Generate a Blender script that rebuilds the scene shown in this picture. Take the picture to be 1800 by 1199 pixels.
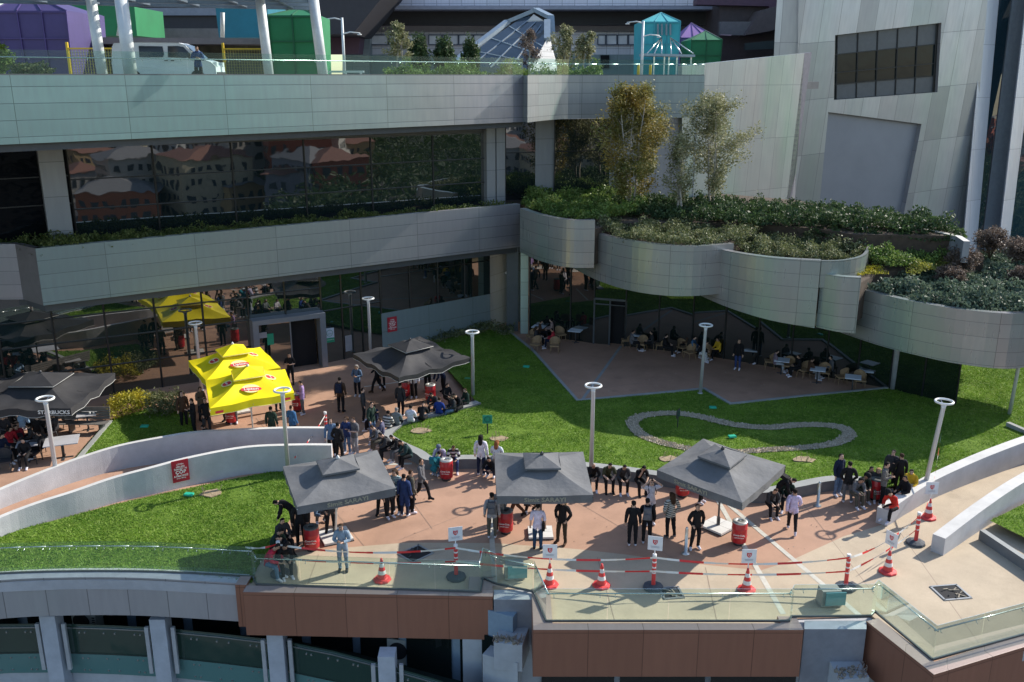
import bpy, bmesh, math, random
import numpy as np
from mathutils import Vector, Matrix, geometry, noise
R = math.radians
random.seed(7); RNG = np.random.default_rng(7)
for o in list(bpy.data.objects): bpy.data.objects.remove(o)
SC = bpy.context.scene; COL = SC.collection

# ------------------------------------------------------------------ camera, sky, sun
F, TH, CH = 1614.0, R(16.1), 15.0
cam_d = bpy.data.cameras.new('camera'); cam = bpy.data.objects.new('camera', cam_d); COL.objects.link(cam)
cam.location = (0, 0, CH); cam.rotation_euler = (math.pi/2-TH, 0, 0)
cam_d.sensor_width = 36; cam_d.lens = F/1800*36; cam_d.clip_start = .1; cam_d.clip_end = 3000
SC.camera = cam
SUN_AZ, SUN_EL = R(59), R(33.5)
w = bpy.data.worlds.new('World'); SC.world = w; w.use_nodes = True
nt = w.node_tree; bg = nt.nodes['Background']
sky = nt.nodes.new('ShaderNodeTexSky'); sky.sky_type = 'NISHITA'; sky.sun_disc = False
sky.sun_elevation = SUN_EL; sky.sun_rotation = SUN_AZ; sky.dust_density = .6; sky.altitude = 60
nt.links.new(sky.outputs[0], bg.inputs[0]); bg.inputs[1].default_value = .15
sl = bpy.data.lights.new('sun', 'SUN'); sl.energy = 4.6; sl.angle = R(.55); sl.color = (1, .93, .83)
so = bpy.data.objects.new('sun', sl); COL.objects.link(so)
SUNV = Vector((math.sin(SUN_AZ)*math.cos(SUN_EL), math.cos(SUN_AZ)*math.cos(SUN_EL), math.sin(SUN_EL)))
so.rotation_euler = SUNV.to_track_quat('Z', 'Y').to_euler(); so.location = SUNV*60
SC.view_settings.view_transform = 'Standard'; SC.view_settings.look = 'None'
SC.view_settings.exposure = .6; SC.view_settings.gamma = 1
SC.render.engine = 'CYCLES'; SC.cycles.max_bounces = 8; SC.cycles.transparent_max_bounces = 16

# ------------------------------------------------------------------ photo pixel -> world helpers
def ray(px, py):
    u, v = (px-900)/F, (py-599.5)/F
    return Vector((u, math.cos(TH)-v*math.sin(TH), -math.sin(TH)-v*math.cos(TH)))
def P(px, py, z=0.0):                       # point on the level plane z
    d = ray(px, py); t = (z-CH)/d.z; return Vector((d.x*t, d.y*t, z))
def PY(px, py, Y):                          # point on the upright plane y = Y
    d = ray(px, py); t = Y/d.y; return Vector((d.x*t, Y, CH+d.z*t))
def PL(px, py, A, B):                       # point on the upright plane through plan points A, B
    d = ray(px, py); ax, ay, bx, by = A[0], A[1], B[0], B[1]
    nx, ny = by-ay, -(bx-ax); t = (ax*nx+ay*ny)/(d.x*nx+d.y*ny)
    return Vector((d.x*t, d.y*t, CH+d.z*t))
def ZAT(Y, py): d = ray(900, py); return CH+Y*d.z/d.y
def xy(v): return (v[0], v[1])

# ------------------------------------------------------------------ materials
MATS = {}
def nd(nt, t, **kw):
    n = nt.nodes.new(t)
    for k, v in kw.items():
        if k.startswith('i_'): n.inputs[k[2:].replace('_', ' ')].default_value = v
        else: setattr(n, k, v)
    return n
def c4(c): return (c[0], c[1], c[2], 1)
def mixc(nt, fac, a, b, mode='MIX'):
    m = nt.nodes.new('ShaderNodeMix'); m.data_type = 'RGBA'; m.blend_type = mode
    for s, v in ((m.inputs[0], fac), (m.inputs[6], a), (m.inputs[7], b)):
        if hasattr(v, 'node') or isinstance(v, bpy.types.NodeSocket): nt.links.new(v, s)
        elif isinstance(v, (int, float)): s.default_value = v
        else: s.default_value = c4(v)
    return m.outputs[2]
def M(name, col, rough=.7, metal=0., var=.12, vs=2.5, col2=None, bump=0., bs=25, spec=.5, dirt=0, coord='Object', ior=None):
    if name in MATS: return MATS[name]
    m = bpy.data.materials.new(name); m.use_nodes = True; nt = m.node_tree; b = nt.nodes['Principled BSDF']
    tc = nd(nt, 'ShaderNodeTexCoord')
    n1 = nd(nt, 'ShaderNodeTexNoise', i_Scale=vs, i_Detail=6, i_Roughness=.65); nt.links.new(tc.outputs[coord], n1.inputs['Vector'])
    mr = nd(nt, 'ShaderNodeMapRange'); mr.inputs[1].default_value = .3; mr.inputs[2].default_value = .7
    nt.links.new(n1.outputs['Fac'], mr.inputs[0])
    a = tuple(x*(1-var) for x in col); c = tuple(min(1, x*(1+var)) for x in (col2 or col))
    out = mixc(nt, mr.outputs[0], a, c)
    if dirt:
        n2 = nd(nt, 'ShaderNodeTexNoise', i_Scale=vs*.23, i_Detail=8, i_Roughness=.7); nt.links.new(tc.outputs[coord], n2.inputs['Vector'])
        m2 = nd(nt, 'ShaderNodeMapRange'); m2.inputs[1].default_value = .45; m2.inputs[2].default_value = .75; m2.inputs[4].default_value = dirt
        nt.links.new(n2.outputs['Fac'], m2.inputs[0])
        out = mixc(nt, m2.outputs[0], out, tuple(x*.55 for x in col))
    nt.links.new(out, b.inputs['Base Color'])
    b.inputs['Roughness'].default_value = rough; b.inputs['Metallic'].default_value = metal
    b.inputs['Specular IOR Level'].default_value = spec
    if ior: b.inputs['IOR'].default_value = ior
    if bump:
        n3 = nd(nt, 'ShaderNodeTexNoise', i_Scale=bs, i_Detail=5); nt.links.new(tc.outputs[coord], n3.inputs['Vector'])
        bp = nd(nt, 'ShaderNodeBump', i_Strength=bump, i_Distance=.05); nt.links.new(n3.outputs['Fac'], bp.inputs['Height'])
        nt.links.new(bp.outputs[0], b.inputs['Normal'])
    MATS[name] = m; return m
def PANEL(name, col, wd, ht, rough=.4, metal=.5, tint=(.4, .55, .5), tint2=(.5, .42, .45), seam=.015, off=0., tf=.5, us=.09, voff=0., pv=.06, dark=.48, grad=None):
    """clad panels laid out in metres on the UV map, with the slow colour drift of lacquered metal; grad paints a reflected tint along u"""
    if name in MATS: return MATS[name]
    m = bpy.data.materials.new(name); m.use_nodes = True; nt = m.node_tree; b = nt.nodes['Principled BSDF']
    uv = nd(nt, 'ShaderNodeUVMap'); mp = nd(nt, 'ShaderNodeMapping'); mp.inputs['Location'].default_value = (0, voff, 0)
    nt.links.new(uv.outputs[0], mp.inputs['Vector'])
    br = nd(nt, 'ShaderNodeTexBrick'); br.offset = off; br.squash = 1
    nt.links.new(mp.outputs[0], br.inputs['Vector'])
    br.inputs['Color1'].default_value = c4([x*(1-pv) for x in col]); br.inputs['Color2'].default_value = c4([x*(1+pv) for x in col])
    br.inputs['Mortar'].default_value = c4([x*dark for x in col])
    for k, v in (('Scale', 1), ('Mortar Size', seam), ('Mortar Smooth', .25), ('Bias', 0), ('Brick Width', wd), ('Row Height', ht)): br.inputs[k].default_value = v
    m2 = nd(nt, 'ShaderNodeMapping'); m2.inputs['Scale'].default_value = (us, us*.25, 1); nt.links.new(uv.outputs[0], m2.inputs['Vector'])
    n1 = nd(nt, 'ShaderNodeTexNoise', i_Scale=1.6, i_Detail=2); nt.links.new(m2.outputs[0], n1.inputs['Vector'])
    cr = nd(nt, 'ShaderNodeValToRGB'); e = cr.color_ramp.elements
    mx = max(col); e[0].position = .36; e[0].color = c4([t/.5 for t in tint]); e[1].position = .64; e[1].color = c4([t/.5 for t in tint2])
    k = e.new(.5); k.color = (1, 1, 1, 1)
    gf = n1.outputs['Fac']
    if grad:  # teal to lavender reflection painted along the length of the panels
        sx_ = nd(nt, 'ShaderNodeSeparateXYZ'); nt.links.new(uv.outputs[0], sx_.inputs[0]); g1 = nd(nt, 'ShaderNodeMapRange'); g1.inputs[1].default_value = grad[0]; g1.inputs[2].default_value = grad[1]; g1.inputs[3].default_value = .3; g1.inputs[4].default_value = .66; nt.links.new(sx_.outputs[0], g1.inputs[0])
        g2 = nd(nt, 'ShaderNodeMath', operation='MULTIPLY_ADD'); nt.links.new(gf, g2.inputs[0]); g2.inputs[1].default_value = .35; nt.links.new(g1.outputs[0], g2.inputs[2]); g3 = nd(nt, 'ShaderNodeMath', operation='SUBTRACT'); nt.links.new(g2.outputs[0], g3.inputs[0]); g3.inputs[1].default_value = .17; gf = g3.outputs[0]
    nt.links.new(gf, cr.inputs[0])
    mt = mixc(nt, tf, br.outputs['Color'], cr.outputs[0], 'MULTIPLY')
    m3 = nd(nt, 'ShaderNodeMapping'); m3.inputs['Scale'].default_value = (3.2, .35, 1); nt.links.new(uv.outputs[0], m3.inputs['Vector'])
    n4 = nd(nt, 'ShaderNodeTexNoise', i_Scale=1.5, i_Detail=5); nt.links.new(m3.outputs[0], n4.inputs['Vector'])
    m4 = nd(nt, 'ShaderNodeMapRange'); m4.inputs[1].default_value = .35; m4.inputs[2].default_value = .8; m4.inputs[4].default_value = .3; nt.links.new(n4.outputs['Fac'], m4.inputs[0])
    out = mixc(nt, m4.outputs[0], mt, [x*.62 for x in col])
    nt.links.new(out, b.inputs['Base Color'])
    b.inputs['Metallic'].default_value = metal
    rr = nd(nt, 'ShaderNodeMapRange'); rr.inputs[3].default_value = rough*.8; rr.inputs[4].default_value = min(1, rough*1.3); nt.links.new(n4.outputs['Fac'], rr.inputs[0]); nt.links.new(rr.outputs[0], b.inputs['Roughness'])
    bp = nd(nt, 'ShaderNodeBump', i_Strength=.25, i_Distance=.01); bp.invert = True
    nt.links.new(br.outputs['Fac'], bp.inputs['Height'])
    n5 = nd(nt, 'ShaderNodeTexNoise', i_Scale=.8, i_Detail=1); nt.links.new(uv.outputs[0], n5.inputs['Vector'])
    b2 = nd(nt, 'ShaderNodeBump', i_Strength=.12, i_Distance=.08); nt.links.new(n5.outputs['Fac'], b2.inputs['Height']); nt.links.new(bp.outputs[0], b2.inputs['Normal'])
    nt.links.new(b2.outputs[0], b.inputs['Normal'])
    MATS[name] = m; return m
def MIRROR(name, col, ior=2.6, rough=.015, wob=.012, ws=.9):
    """dark coated facade glass: opaque, mirrors what faces it with a slight waviness"""
    if name in MATS: return MATS[name]
    m = bpy.data.materials.new(name); m.use_nodes = True; nt = m.node_tree; b = nt.nodes['Principled BSDF']
    b.inputs['Base Color'].default_value = c4(col); b.inputs['Roughness'].default_value = rough
    b.inputs['IOR'].default_value = ior
    tc = nd(nt, 'ShaderNodeTexCoord'); n = nd(nt, 'ShaderNodeTexNoise', i_Scale=ws, i_Detail=1.5); nt.links.new(tc.outputs['Object'], n.inputs['Vector'])
    bp = nd(nt, 'ShaderNodeBump', i_Strength=1, i_Distance=wob); nt.links.new(n.outputs['Fac'], bp.inputs['Height']); nt.links.new(bp.outputs[0], b.inputs['Normal'])
    MATS[name] = m; return m
def CLEAR(name, tint=(.82, .93, .88), refl=.5):
    if name in MATS: return MATS[name]
    m = bpy.data.materials.new(name); m.use_nodes = True; nt = m.node_tree
    for n in list(nt.nodes):
        if n.type != 'OUTPUT_MATERIAL': nt.nodes.remove(n)
    out = nt.nodes[0]; tr = nd(nt, 'ShaderNodeBsdfTransparent'); tr.inputs[0].default_value = c4(tint)
    gl = nd(nt, 'ShaderNodeBsdfGlossy'); gl.inputs['Roughness'].default_value = .03; gl.inputs[0].default_value = (.9, 1, .95, 1)
    fr = nd(nt, 'ShaderNodeFresnel'); fr.inputs[0].default_value = 1.5
    mu = nd(nt, 'ShaderNodeMath', operation='MULTIPLY'); mu.inputs[1].default_value = refl; nt.links.new(fr.outputs[0], mu.inputs[0])
    ds = nd(nt, 'ShaderNodeBsdfDiffuse'); ds.inputs[0].default_value = (.4, .5, .45, 1)
    m0 = nd(nt, 'ShaderNodeMixShader'); m0.inputs[0].default_value = .04
    nt.links.new(tr.outputs[0], m0.inputs[1]); nt.links.new(ds.outputs[0], m0.inputs[2])
    mx = nd(nt, 'ShaderNodeMixShader'); nt.links.new(mu.outputs[0], mx.inputs[0]); nt.links.new(m0.outputs[0], mx.inputs[1]); nt.links.new(gl.outputs[0], mx.inputs[2])
    nt.links.new(mx.outputs[0], out.inputs[0]); MATS[name] = m; return m
def LEAF(name, c1, c2, c3=None, vs=1.2):
    if name in MATS: return MATS[name]
    m = bpy.data.materials.new(name); m.use_nodes = True; nt = m.node_tree; b = nt.nodes['Principled BSDF']
    tc = nd(nt, 'ShaderNodeTexCoord')
    n1 = nd(nt, 'ShaderNodeTexNoise', i_Scale=vs, i_Detail=3); nt.links.new(tc.outputs['Object'], n1.inputs['Vector'])
    n2 = nd(nt, 'ShaderNodeTexWhiteNoise'); n2.noise_dimensions = '3D'
    vm = nd(nt, 'ShaderNodeVectorMath', operation='SNAP'); vm.inputs[1].default_value = (.13, .13, .13)
    nt.links.new(tc.outputs['Object'], vm.inputs[0]); nt.links.new(vm.outputs[0], n2.inputs[0])
    mr = nd(nt, 'ShaderNodeMapRange'); mr.inputs[1].default_value = .38; mr.inputs[2].default_value = .62; nt.links.new(n1.outputs['Fac'], mr.inputs[0])
    a = mixc(nt, mr.outputs[0], c1, c2)
    m2 = nd(nt, 'ShaderNodeMapRange'); m2.inputs[1].default_value = .55; m2.inputs[2].default_value = 1; m2.inputs[4].default_value = .85; nt.links.new(n2.outputs[0], m2.inputs[0])
    a2 = mixc(nt, m2.outputs[0], a, c3 or [min(1, x*1.7) for x in c2])
    nt.links.new(a2, b.inputs['Base Color']); b.inputs['Roughness'].default_value = .55; b.inputs['Specular IOR Level'].default_value = .3
    b.inputs['Transmission Weight'].default_value = 0
    # light passing through thin leaves
    out = [n for n in nt.nodes if n.type == 'OUTPUT_MATERIAL'][0]
    tl = nd(nt, 'ShaderNodeBsdfTranslucent'); nt.links.new(a2, tl.inputs[0])
    mx = nd(nt, 'ShaderNodeMixShader'); mx.inputs[0].default_value = .3
    nt.links.new(b.outputs[0], mx.inputs[1]); nt.links.new(tl.outputs[0], mx.inputs[2]); nt.links.new(mx.outputs[0], out.inputs[0])
    MATS[name] = m; return m

# ------------------------------------------------------------------ mesh builder
class MB:
    def __init__(s): s.v = []; s.f = []; s.m = []; s.uv = []; s.sm = []
    def face(s, pts, mi=0, uv=None, sm=False):
        i = len(s.v); s.v += [tuple(p) for p in pts]; s.f.append(tuple(range(i, i+len(pts)))); s.m.append(mi); s.uv.append(uv); s.sm.append(sm)
    def poly(s, vs, fs, mi=0, sm=False, uvs=None):
        i = len(s.v); s.v += [tuple(p) for p in vs]
        for k, f in enumerate(fs):
            s.f.append(tuple(i+j for j in f)); s.m.append(mi); s.sm.append(sm); s.uv.append(uvs[k] if uvs else None)
    def box(s, c, d, rz=0, mi=0, top=1., tilt=None):
        hx, hy, hz = d[0]/2, d[1]/2, d[2]/2
        vs = [Vector((x*hx*(top if z > 0 else 1), y*hy*(top if z > 0 else 1), z*hz)) for z in (-1, 1) for y in (-1, 1) for x in (-1, 1)]
        m = Matrix.Rotation(rz, 3, 'Z')
        if tilt is not None: m = m @ tilt
        vs = [m @ v + Vector(c) for v in vs]
        s.poly(vs, [(0, 2, 3, 1), (4, 5, 7, 6), (0, 1, 5, 4), (1, 3, 7, 5), (3, 2, 6, 7), (2, 0, 4, 6)], mi)
    def bar(s, a, b, wx, wz=None, mi=0):
        """rectangular bar from a to b"""
        a, b = Vector(a), Vector(b); d = b-a; L = d.length
        if L < 1e-6: return
        wz = wz or wx; d.normalize(); up = Vector((0, 0, 1)) if abs(d.z) < .95 else Vector((0, 1, 0))
        x = d.cross(up).normalized(); z = x.cross(d).normalized()
        vs = [p + x*i*wx/2 + z*j*wz/2 for p in (a, b) for j in (-1, 1) for i in (-1, 1)]
        s.poly(vs, [(0, 1, 3, 2), (4, 6, 7, 5), (0, 4, 5, 1), (1, 5, 7, 3), (3, 7, 6, 2), (2, 6, 4, 0)], mi)
    def tube(s, pts, r, n=8, mi=0, cap=True, closed=False):
        pts = [Vector(p) for p in pts]; rs = r if isinstance(r, (list, tuple)) else [r]*len(pts)
        base = len(s.v); k = len(pts); prev = None
        for i, p in enumerate(pts):
            if closed: d = pts[(i+1) % k]-pts[i-1]
            else: d = (pts[min(i+1, k-1)]-pts[max(i-1, 0)])
            d.normalize(); ref = Vector((0, 0, 1)) if abs(d.z) < .9 else Vector((1, 0, 0))
            x = d.cross(ref).normalized(); y = x.cross(d)
            for j in range(n):
                a = 2*math.pi*j/n; s.v.append(tuple(p + x*math.cos(a)*rs[i] + y*math.sin(a)*rs[i]))
        for i in range(k if closed else k-1):
            for j in range(n):
                a, b2 = base+i*n+j, base+i*n+(j+1) % n; i2 = (i+1) % k; c, e = base+i2*n+(j+1) % n, base+i2*n+j
                s.f.append((a, b2, c, e)); s.m.append(mi); s.uv.append(None); s.sm.append(True)
        if cap and not closed:
            s.f.append(tuple(base+j for j in range(n))[::-1]); s.f.append(tuple(base+(k-1)*n+j for j in range(n)))
            s.m += [mi]*2; s.uv += [None]*2; s.sm += [False]*2
    def lathe(s, prof, n=16, c=(0, 0, 0), mi=0, caps=True, sm=True):
        base = len(s.v)
        for r, z in prof:
            for j in range(n):
                a = 2*math.pi*j/n; s.v.append((c[0]+r*math.cos(a), c[1]+r*math.sin(a), c[2]+z))
        for i in range(len(prof)-1):
            for j in range(n):
                s.f.append((base+i*n+j, base+i*n+(j+1) % n, base+(i+1)*n+(j+1) % n, base+(i+1)*n+j)); s.m.append(mi); s.uv.append(None); s.sm.append(sm)
        if caps:
            s.f.append(tuple(base+j for j in range(n))[::-1]); s.f.append(tuple(base+(len(prof)-1)*n+j for j in range(n)))
            s.m += [mi]*2; s.uv += [None]*2; s.sm += [False]*2
    def prism(s, poly, z0, z1, mi=0, mtop=None):
        n = len(poly); A = sum(poly[i][0]*poly[(i+1) % n][1]-poly[(i+1) % n][0]*poly[i][1] for i in range(n))
        if A < 0: poly = poly[::-1]
        z0 = z0 if isinstance(z0, (list, tuple)) else [z0]*n; z1 = z1 if isinstance(z1, (list, tuple)) else [z1]*n
        if A < 0: z0 = z0[::-1]; z1 = z1[::-1]
        b = [(p[0], p[1], z0[i]) for i, p in enumerate(poly)]; t = [(p[0], p[1], z1[i]) for i, p in enumerate(poly)]
        s.face(b[::-1], mi); s.face(t, mi if mtop is None else mtop)
        for i in range(n):
            j = (i+1) % n; s.face([b[i], b[j], t[j], t[i]], mi)
    def build(s, name, mats, parent=None, loc=None):
        me = bpy.data.meshes.new(name); me.from_pydata(s.v, [], s.f)
        if not isinstance(mats, (list, tuple)): mats = [mats]
        for m in mats: me.materials.append(m)
        me.polygons.foreach_set('material_index', s.m); me.polygons.foreach_set('use_smooth', s.sm)
        ul = me.uv_layers.new(name='UVMap'); me.update(); co = me.vertices; uvd = ul.data
        for p, uv in zip(me.polygons, s.uv):
            if uv:
                for li, q in zip(p.loop_indices, uv): uvd[li].uv = q
            else:
                n = p.normal
                if abs(n.z) > .7:
                    for li in p.loop_indices: c = co[me.loops[li].vertex_index].co; uvd[li].uv = (c.x, c.y)
                else:
                    t = Vector((-n.y, n.x, 0)); t.normalize()
                    for li in p.loop_indices: c = co[me.loops[li].vertex_index].co; uvd[li].uv = (c.dot(t), c.z)
        o = bpy.data.objects.new(name, me); COL.objects.link(o)
        if parent: o.parent = parent
        if loc: o.location = loc
        return o
def tag(o, label=None, cat=None, group=None, kind=None):
    if label: o['label'] = label
    if cat: o['category'] = cat
    if group: o['group'] = group
    if kind: o['kind'] = kind
    return o
def empty(name, loc=(0, 0, 0), rz=0, label=None, cat=None, group=None):
    o = bpy.data.objects.new(name, None); COL.objects.link(o); o.location = loc; o.rotation_euler = (0, 0, rz); o.empty_display_size = .2
    return tag(o, label, cat, group)
def struct(o): o['kind'] = 'structure'; return o
def copy_tree(o, parent=None):
    c = o.copy(); COL.objects.link(c)
    if parent: c.parent = parent
    for ch in [x for x in bpy.data.objects if x.parent == o]: copy_tree(ch, c)
    return c
def offset(pts, d):
    """plan polyline moved sideways by d (left of travel positive)"""
    out = []
    for i, p in enumerate(pts):
        a = Vector(pts[max(i-1, 0)][:2]); b = Vector(pts[min(i+1, len(pts)-1)][:2]); c = Vector(p[:2])
        d1 = (c-a).normalized() if i > 0 else (b-c).normalized(); d2 = (b-c).normalized() if i < len(pts)-1 else d1
        n1 = Vector((-d1.y, d1.x)); n2 = Vector((-d2.y, d2.x)); n = (n1+n2); n.normalize()
        k = max(.4, n.dot(n1)); out.append(tuple(c+n*(d/k)))
    return out
def wall(mb, pts, zb, zt, th, mi=0, mtop=None, back=True, u0=0., mend=None, mback=None):
    """wall along a plan polyline: front face on the line, thickness th to the left of travel; panels run along the UV in metres"""
    n = len(pts); zb = zb if isinstance(zb, (list, tuple)) else [zb]*n; zt = zt if isinstance(zt, (list, tuple)) else [zt]*n
    q = offset(pts, th); u = u0; mt = mi if mtop is None else mtop; mb_ = mi if mback is None else mback
    for i in range(n-1):
        a, b, c, d = pts[i], pts[i+1], q[i], q[i+1]; L = math.hypot(b[0]-a[0], b[1]-a[1])
        mb.face([(a[0], a[1], zb[i]), (b[0], b[1], zb[i+1]), (b[0], b[1], zt[i+1]), (a[0], a[1], zt[i])], mi, [(u, zb[i]), (u+L, zb[i+1]), (u+L, zt[i+1]), (u, zt[i])])
        mb.face([(a[0], a[1], zt[i]), (b[0], b[1], zt[i+1]), (d[0], d[1], zt[i+1]), (c[0], c[1], zt[i])], mt, [(u, 0), (u+L, 0), (u+L, abs(th)), (u, abs(th))])
        if back:
            mb.face([(d[0], d[1], zb[i+1]), (c[0], c[1], zb[i]), (c[0], c[1], zt[i]), (d[0], d[1], zt[i+1])], mb_, [(u+L, zb[i+1]), (u, zb[i]), (u, zt[i]), (u+L, zt[i+1])])
        mb.face([(a[0], a[1], zb[i]), (c[0], c[1], zb[i]), (d[0], d[1], zb[i+1]), (b[0], b[1], zb[i+1])], mi)
        u += L
    for i in (0, n-1):
        a, c = pts[i], q[i]; f = [(a[0], a[1], zb[i]), (a[0], a[1], zt[i]), (c[0], c[1], zt[i]), (c[0], c[1], zb[i])]
        mb.face(f if i == 0 else f[::-1], mi if mend is None else mend)
    return u
def smooth(pts, k=6):
    """Catmull-Rom through plan points (any dimension)"""
    pts = [Vector(p) for p in pts]; out = []
    for i in range(len(pts)-1):
        p0 = pts[max(i-1, 0)]; p1 = pts[i]; p2 = pts[i+1]; p3 = pts[min(i+2, len(pts)-1)]
        for j in range(k):
            t = j/k; out.append(.5*((2*p1)+(p2-p0)*t+(2*p0-5*p1+4*p2-p3)*t*t+(3*p1-p0-3*p2+p3)*t*t*t))
    out.append(pts[-1]); return [tuple(o) for o in out]
def inpoly(x, y, poly):
    c = False; j = len(poly)-1
    for i in range(len(poly)):
        xi, yi = poly[i][0], poly[i][1]; xj, yj = poly[j][0], poly[j][1]
        if (yi > y) != (yj > y) and x < (xj-xi)*(y-yi)/(yj-yi)+xi: c = not c
        j = i
    return c
def inpoly_np(X, Y, poly):
    c = np.zeros(X.shape, bool); j = len(poly)-1
    for i in range(len(poly)):
        xi, yi = poly[i][0], poly[i][1]; xj, yj = poly[j][0], poly[j][1]
        if yi != yj: c ^= ((yi > Y) != (yj > Y)) & (X < (xj-xi)*(Y-yi)/(yj-yi)+xi)
        j = i
    return c
def npmesh(name, V, Fq, mats, parent=None, midx=None, smooth_=False):
    """mesh straight from numpy arrays of equal-sided faces"""
    me = bpy.data.meshes.new(name); n = Fq.shape[1]
    me.vertices.add(len(V)); me.vertices.foreach_set('co', V.astype(np.float32).ravel())
    me.loops.add(Fq.size); me.loops.foreach_set('vertex_index', Fq.astype(np.int32).ravel())
    me.polygons.add(len(Fq)); me.polygons.foreach_set('loop_start', np.arange(0, Fq.size, n, dtype=np.int32))
    if not isinstance(mats, (list, tuple)): mats = [mats]
    for m in mats: me.materials.append(m)
    if midx is not None: me.polygons.foreach_set('material_index', midx.astype(np.int32))
    if smooth_: me.polygons.foreach_set('use_smooth', np.ones(len(Fq), bool))
    me.update(calc_edges=True); me.validate()
    o = bpy.data.objects.new(name, me); COL.objects.link(o)
    if parent: o.parent = parent
    return o
def leaves(C, size, up=0.3, asp=.55, rng=RNG):
    """leaf-shaped quads (rhombs) at centres C"""
    n = len(C); a = rng.normal(size=(n, 3)); a[:, 2] = np.abs(a[:, 2])*up*2; a /= np.linalg.norm(a, axis=1)[:, None]
    b = rng.normal(size=(n, 3)); b -= (b*a).sum(1)[:, None]*a; b /= np.linalg.norm(b, axis=1)[:, None]
    s = size*(.6+.8*rng.random(n))[:, None]
    V = np.stack([C-a*s, C+b*s*asp, C+a*s, C-b*s*asp], 1).reshape(-1, 3)
    return V, np.arange(4*n).reshape(-1, 4)
def textmesh(txt, size, mat, name='lettering', parent=None, bold=False, ext=.002, align='CENTER', sx=1.):
    cu = bpy.data.curves.new(name, 'FONT'); cu.body = txt; cu.size = size; cu.align_x = align; cu.align_y = 'CENTER'; cu.extrude = ext
    if bold: cu.offset = size*.02
    cu.resolution_u = 2
    t = bpy.data.objects.new(name+'_tmp', cu); COL.objects.link(t); bpy.context.view_layer.update()
    dg = bpy.context.evaluated_depsgraph_get(); me = bpy.data.meshes.new_from_object(t.evaluated_get(dg))
    bpy.data.objects.remove(t); me.materials.clear(); me.materials.append(mat)
    if sx != 1: me.transform(Matrix.Diagonal((sx, 1, 1, 1)))
    o = bpy.data.objects.new(name, me); COL.objects.link(o)
    if parent: o.parent = parent
    return o
def place_on(o, pos, normal, up=(0, 0, 1)):
    n = Vector(normal).normalized(); u = Vector(up); x = u.cross(n).normalized(); y = n.cross(x)
    m = Matrix((x, y, n)).transposed().to_4x4(); m.translation = Vector(pos); o.matrix_local = m
# ------------------------------------------------------------------ ground, paving, lawns
def PAVE(name, col, var=.1, stain=.5, joint=0):
    m = M(name, col, rough=.85, var=var, vs=.8, bump=.15, bs=60, spec=.3)
    nt = m.node_tree; b = nt.nodes['Principled BSDF']; src = b.inputs['Base Color'].links[0].from_socket
    tc = nd(nt, 'ShaderNodeTexCoord')
    n = nd(nt, 'ShaderNodeTexNoise', i_Scale=.35, i_Detail=7, i_Roughness=.7); n.inputs['Distortion'].default_value = .6; nt.links.new(tc.outputs['Object'], n.inputs['Vector'])
    mr = nd(nt, 'ShaderNodeMapRange'); mr.inputs[1].default_value = .48; mr.inputs[2].default_value = .72; mr.inputs[4].default_value = stain; nt.links.new(n.outputs['Fac'], mr.inputs[0])
    o = mixc(nt, mr.outputs[0], src, [x*.6 for x in col])
    v = nd(nt, 'ShaderNodeTexVoronoi', i_Scale=.55); v.feature = 'F1'; nt.links.new(tc.outputs['Object'], v.inputs['Vector'])
    m2 = nd(nt, 'ShaderNodeMapRange'); m2.inputs[1].default_value = .1; m2.inputs[2].default_value = .16; m2.inputs[3].default_value = .3; m2.inputs[4].default_value = 0; nt.links.new(v.outputs['Distance'], m2.inputs[0])
    n3 = nd(nt, 'ShaderNodeTexNoise', i_Scale=120, i_Detail=2); nt.links.new(tc.outputs['Object'], n3.inputs['Vector'])
    m3 = nd(nt, 'ShaderNodeMapRange'); m3.inputs[1].default_value = .3; m3.inputs[2].default_value = .7; m3.inputs[3].default_value = .82; m3.inputs[4].default_value = 1.15; nt.links.new(n3.outputs['Fac'], m3.inputs[0])
    o = mixc(nt, m2.outputs[0], o, [x*.62 for x in col])
    cb = nd(nt, 'ShaderNodeCombineColor'); [nt.links.new(m3.outputs[0], cb.inputs[i]) for i in range(3)]
    o = mixc(nt, 1., o, cb.outputs[0], 'MULTIPLY'); nt.links.new(o, b.inputs['Base Color']); return m
m_terra = PAVE('terracotta_paving', (.42, .255, .175))
m_beige = PAVE('beige_paving', (.47, .385, .28), stain=.4)
m_white = M('white_line_paint', (.52, .50, .43), rough=.7, var=.15, vs=6, dirt=.5)
m_street = M('street_asphalt', (.05, .05, .055), rough=.9, var=.2)
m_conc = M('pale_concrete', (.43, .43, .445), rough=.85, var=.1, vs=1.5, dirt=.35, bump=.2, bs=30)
m_cap = M('sunlit_concrete_cap', (.60, .59, .56), rough=.85, var=.1, vs=2, dirt=.3)  # paler than the wall faces, sun highlight on the tops painted in
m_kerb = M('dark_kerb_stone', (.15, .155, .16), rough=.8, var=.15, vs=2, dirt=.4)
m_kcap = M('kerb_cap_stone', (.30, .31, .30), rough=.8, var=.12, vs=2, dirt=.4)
m_soil = M('soil', (.07, .05, .035), rough=.95, var=.3, vs=3)
m_grass = M('lawn_turf', (.12, .20, .025), rough=.95, var=.2, vs=.9, col2=(.18, .27, .045), bump=.6, bs=40, spec=.1)
nt_ = m_grass.node_tree; b_ = nt_.nodes['Principled BSDF']; src_ = b_.inputs['Base Color'].links[0].from_socket
tc_ = nd(nt_, 'ShaderNodeTexCoord'); n_ = nd(nt_, 'ShaderNodeTexNoise', i_Scale=9, i_Detail=6, i_Roughness=.7); nt_.links.new(tc_.outputs['Object'], n_.inputs['Vector'])
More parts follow.
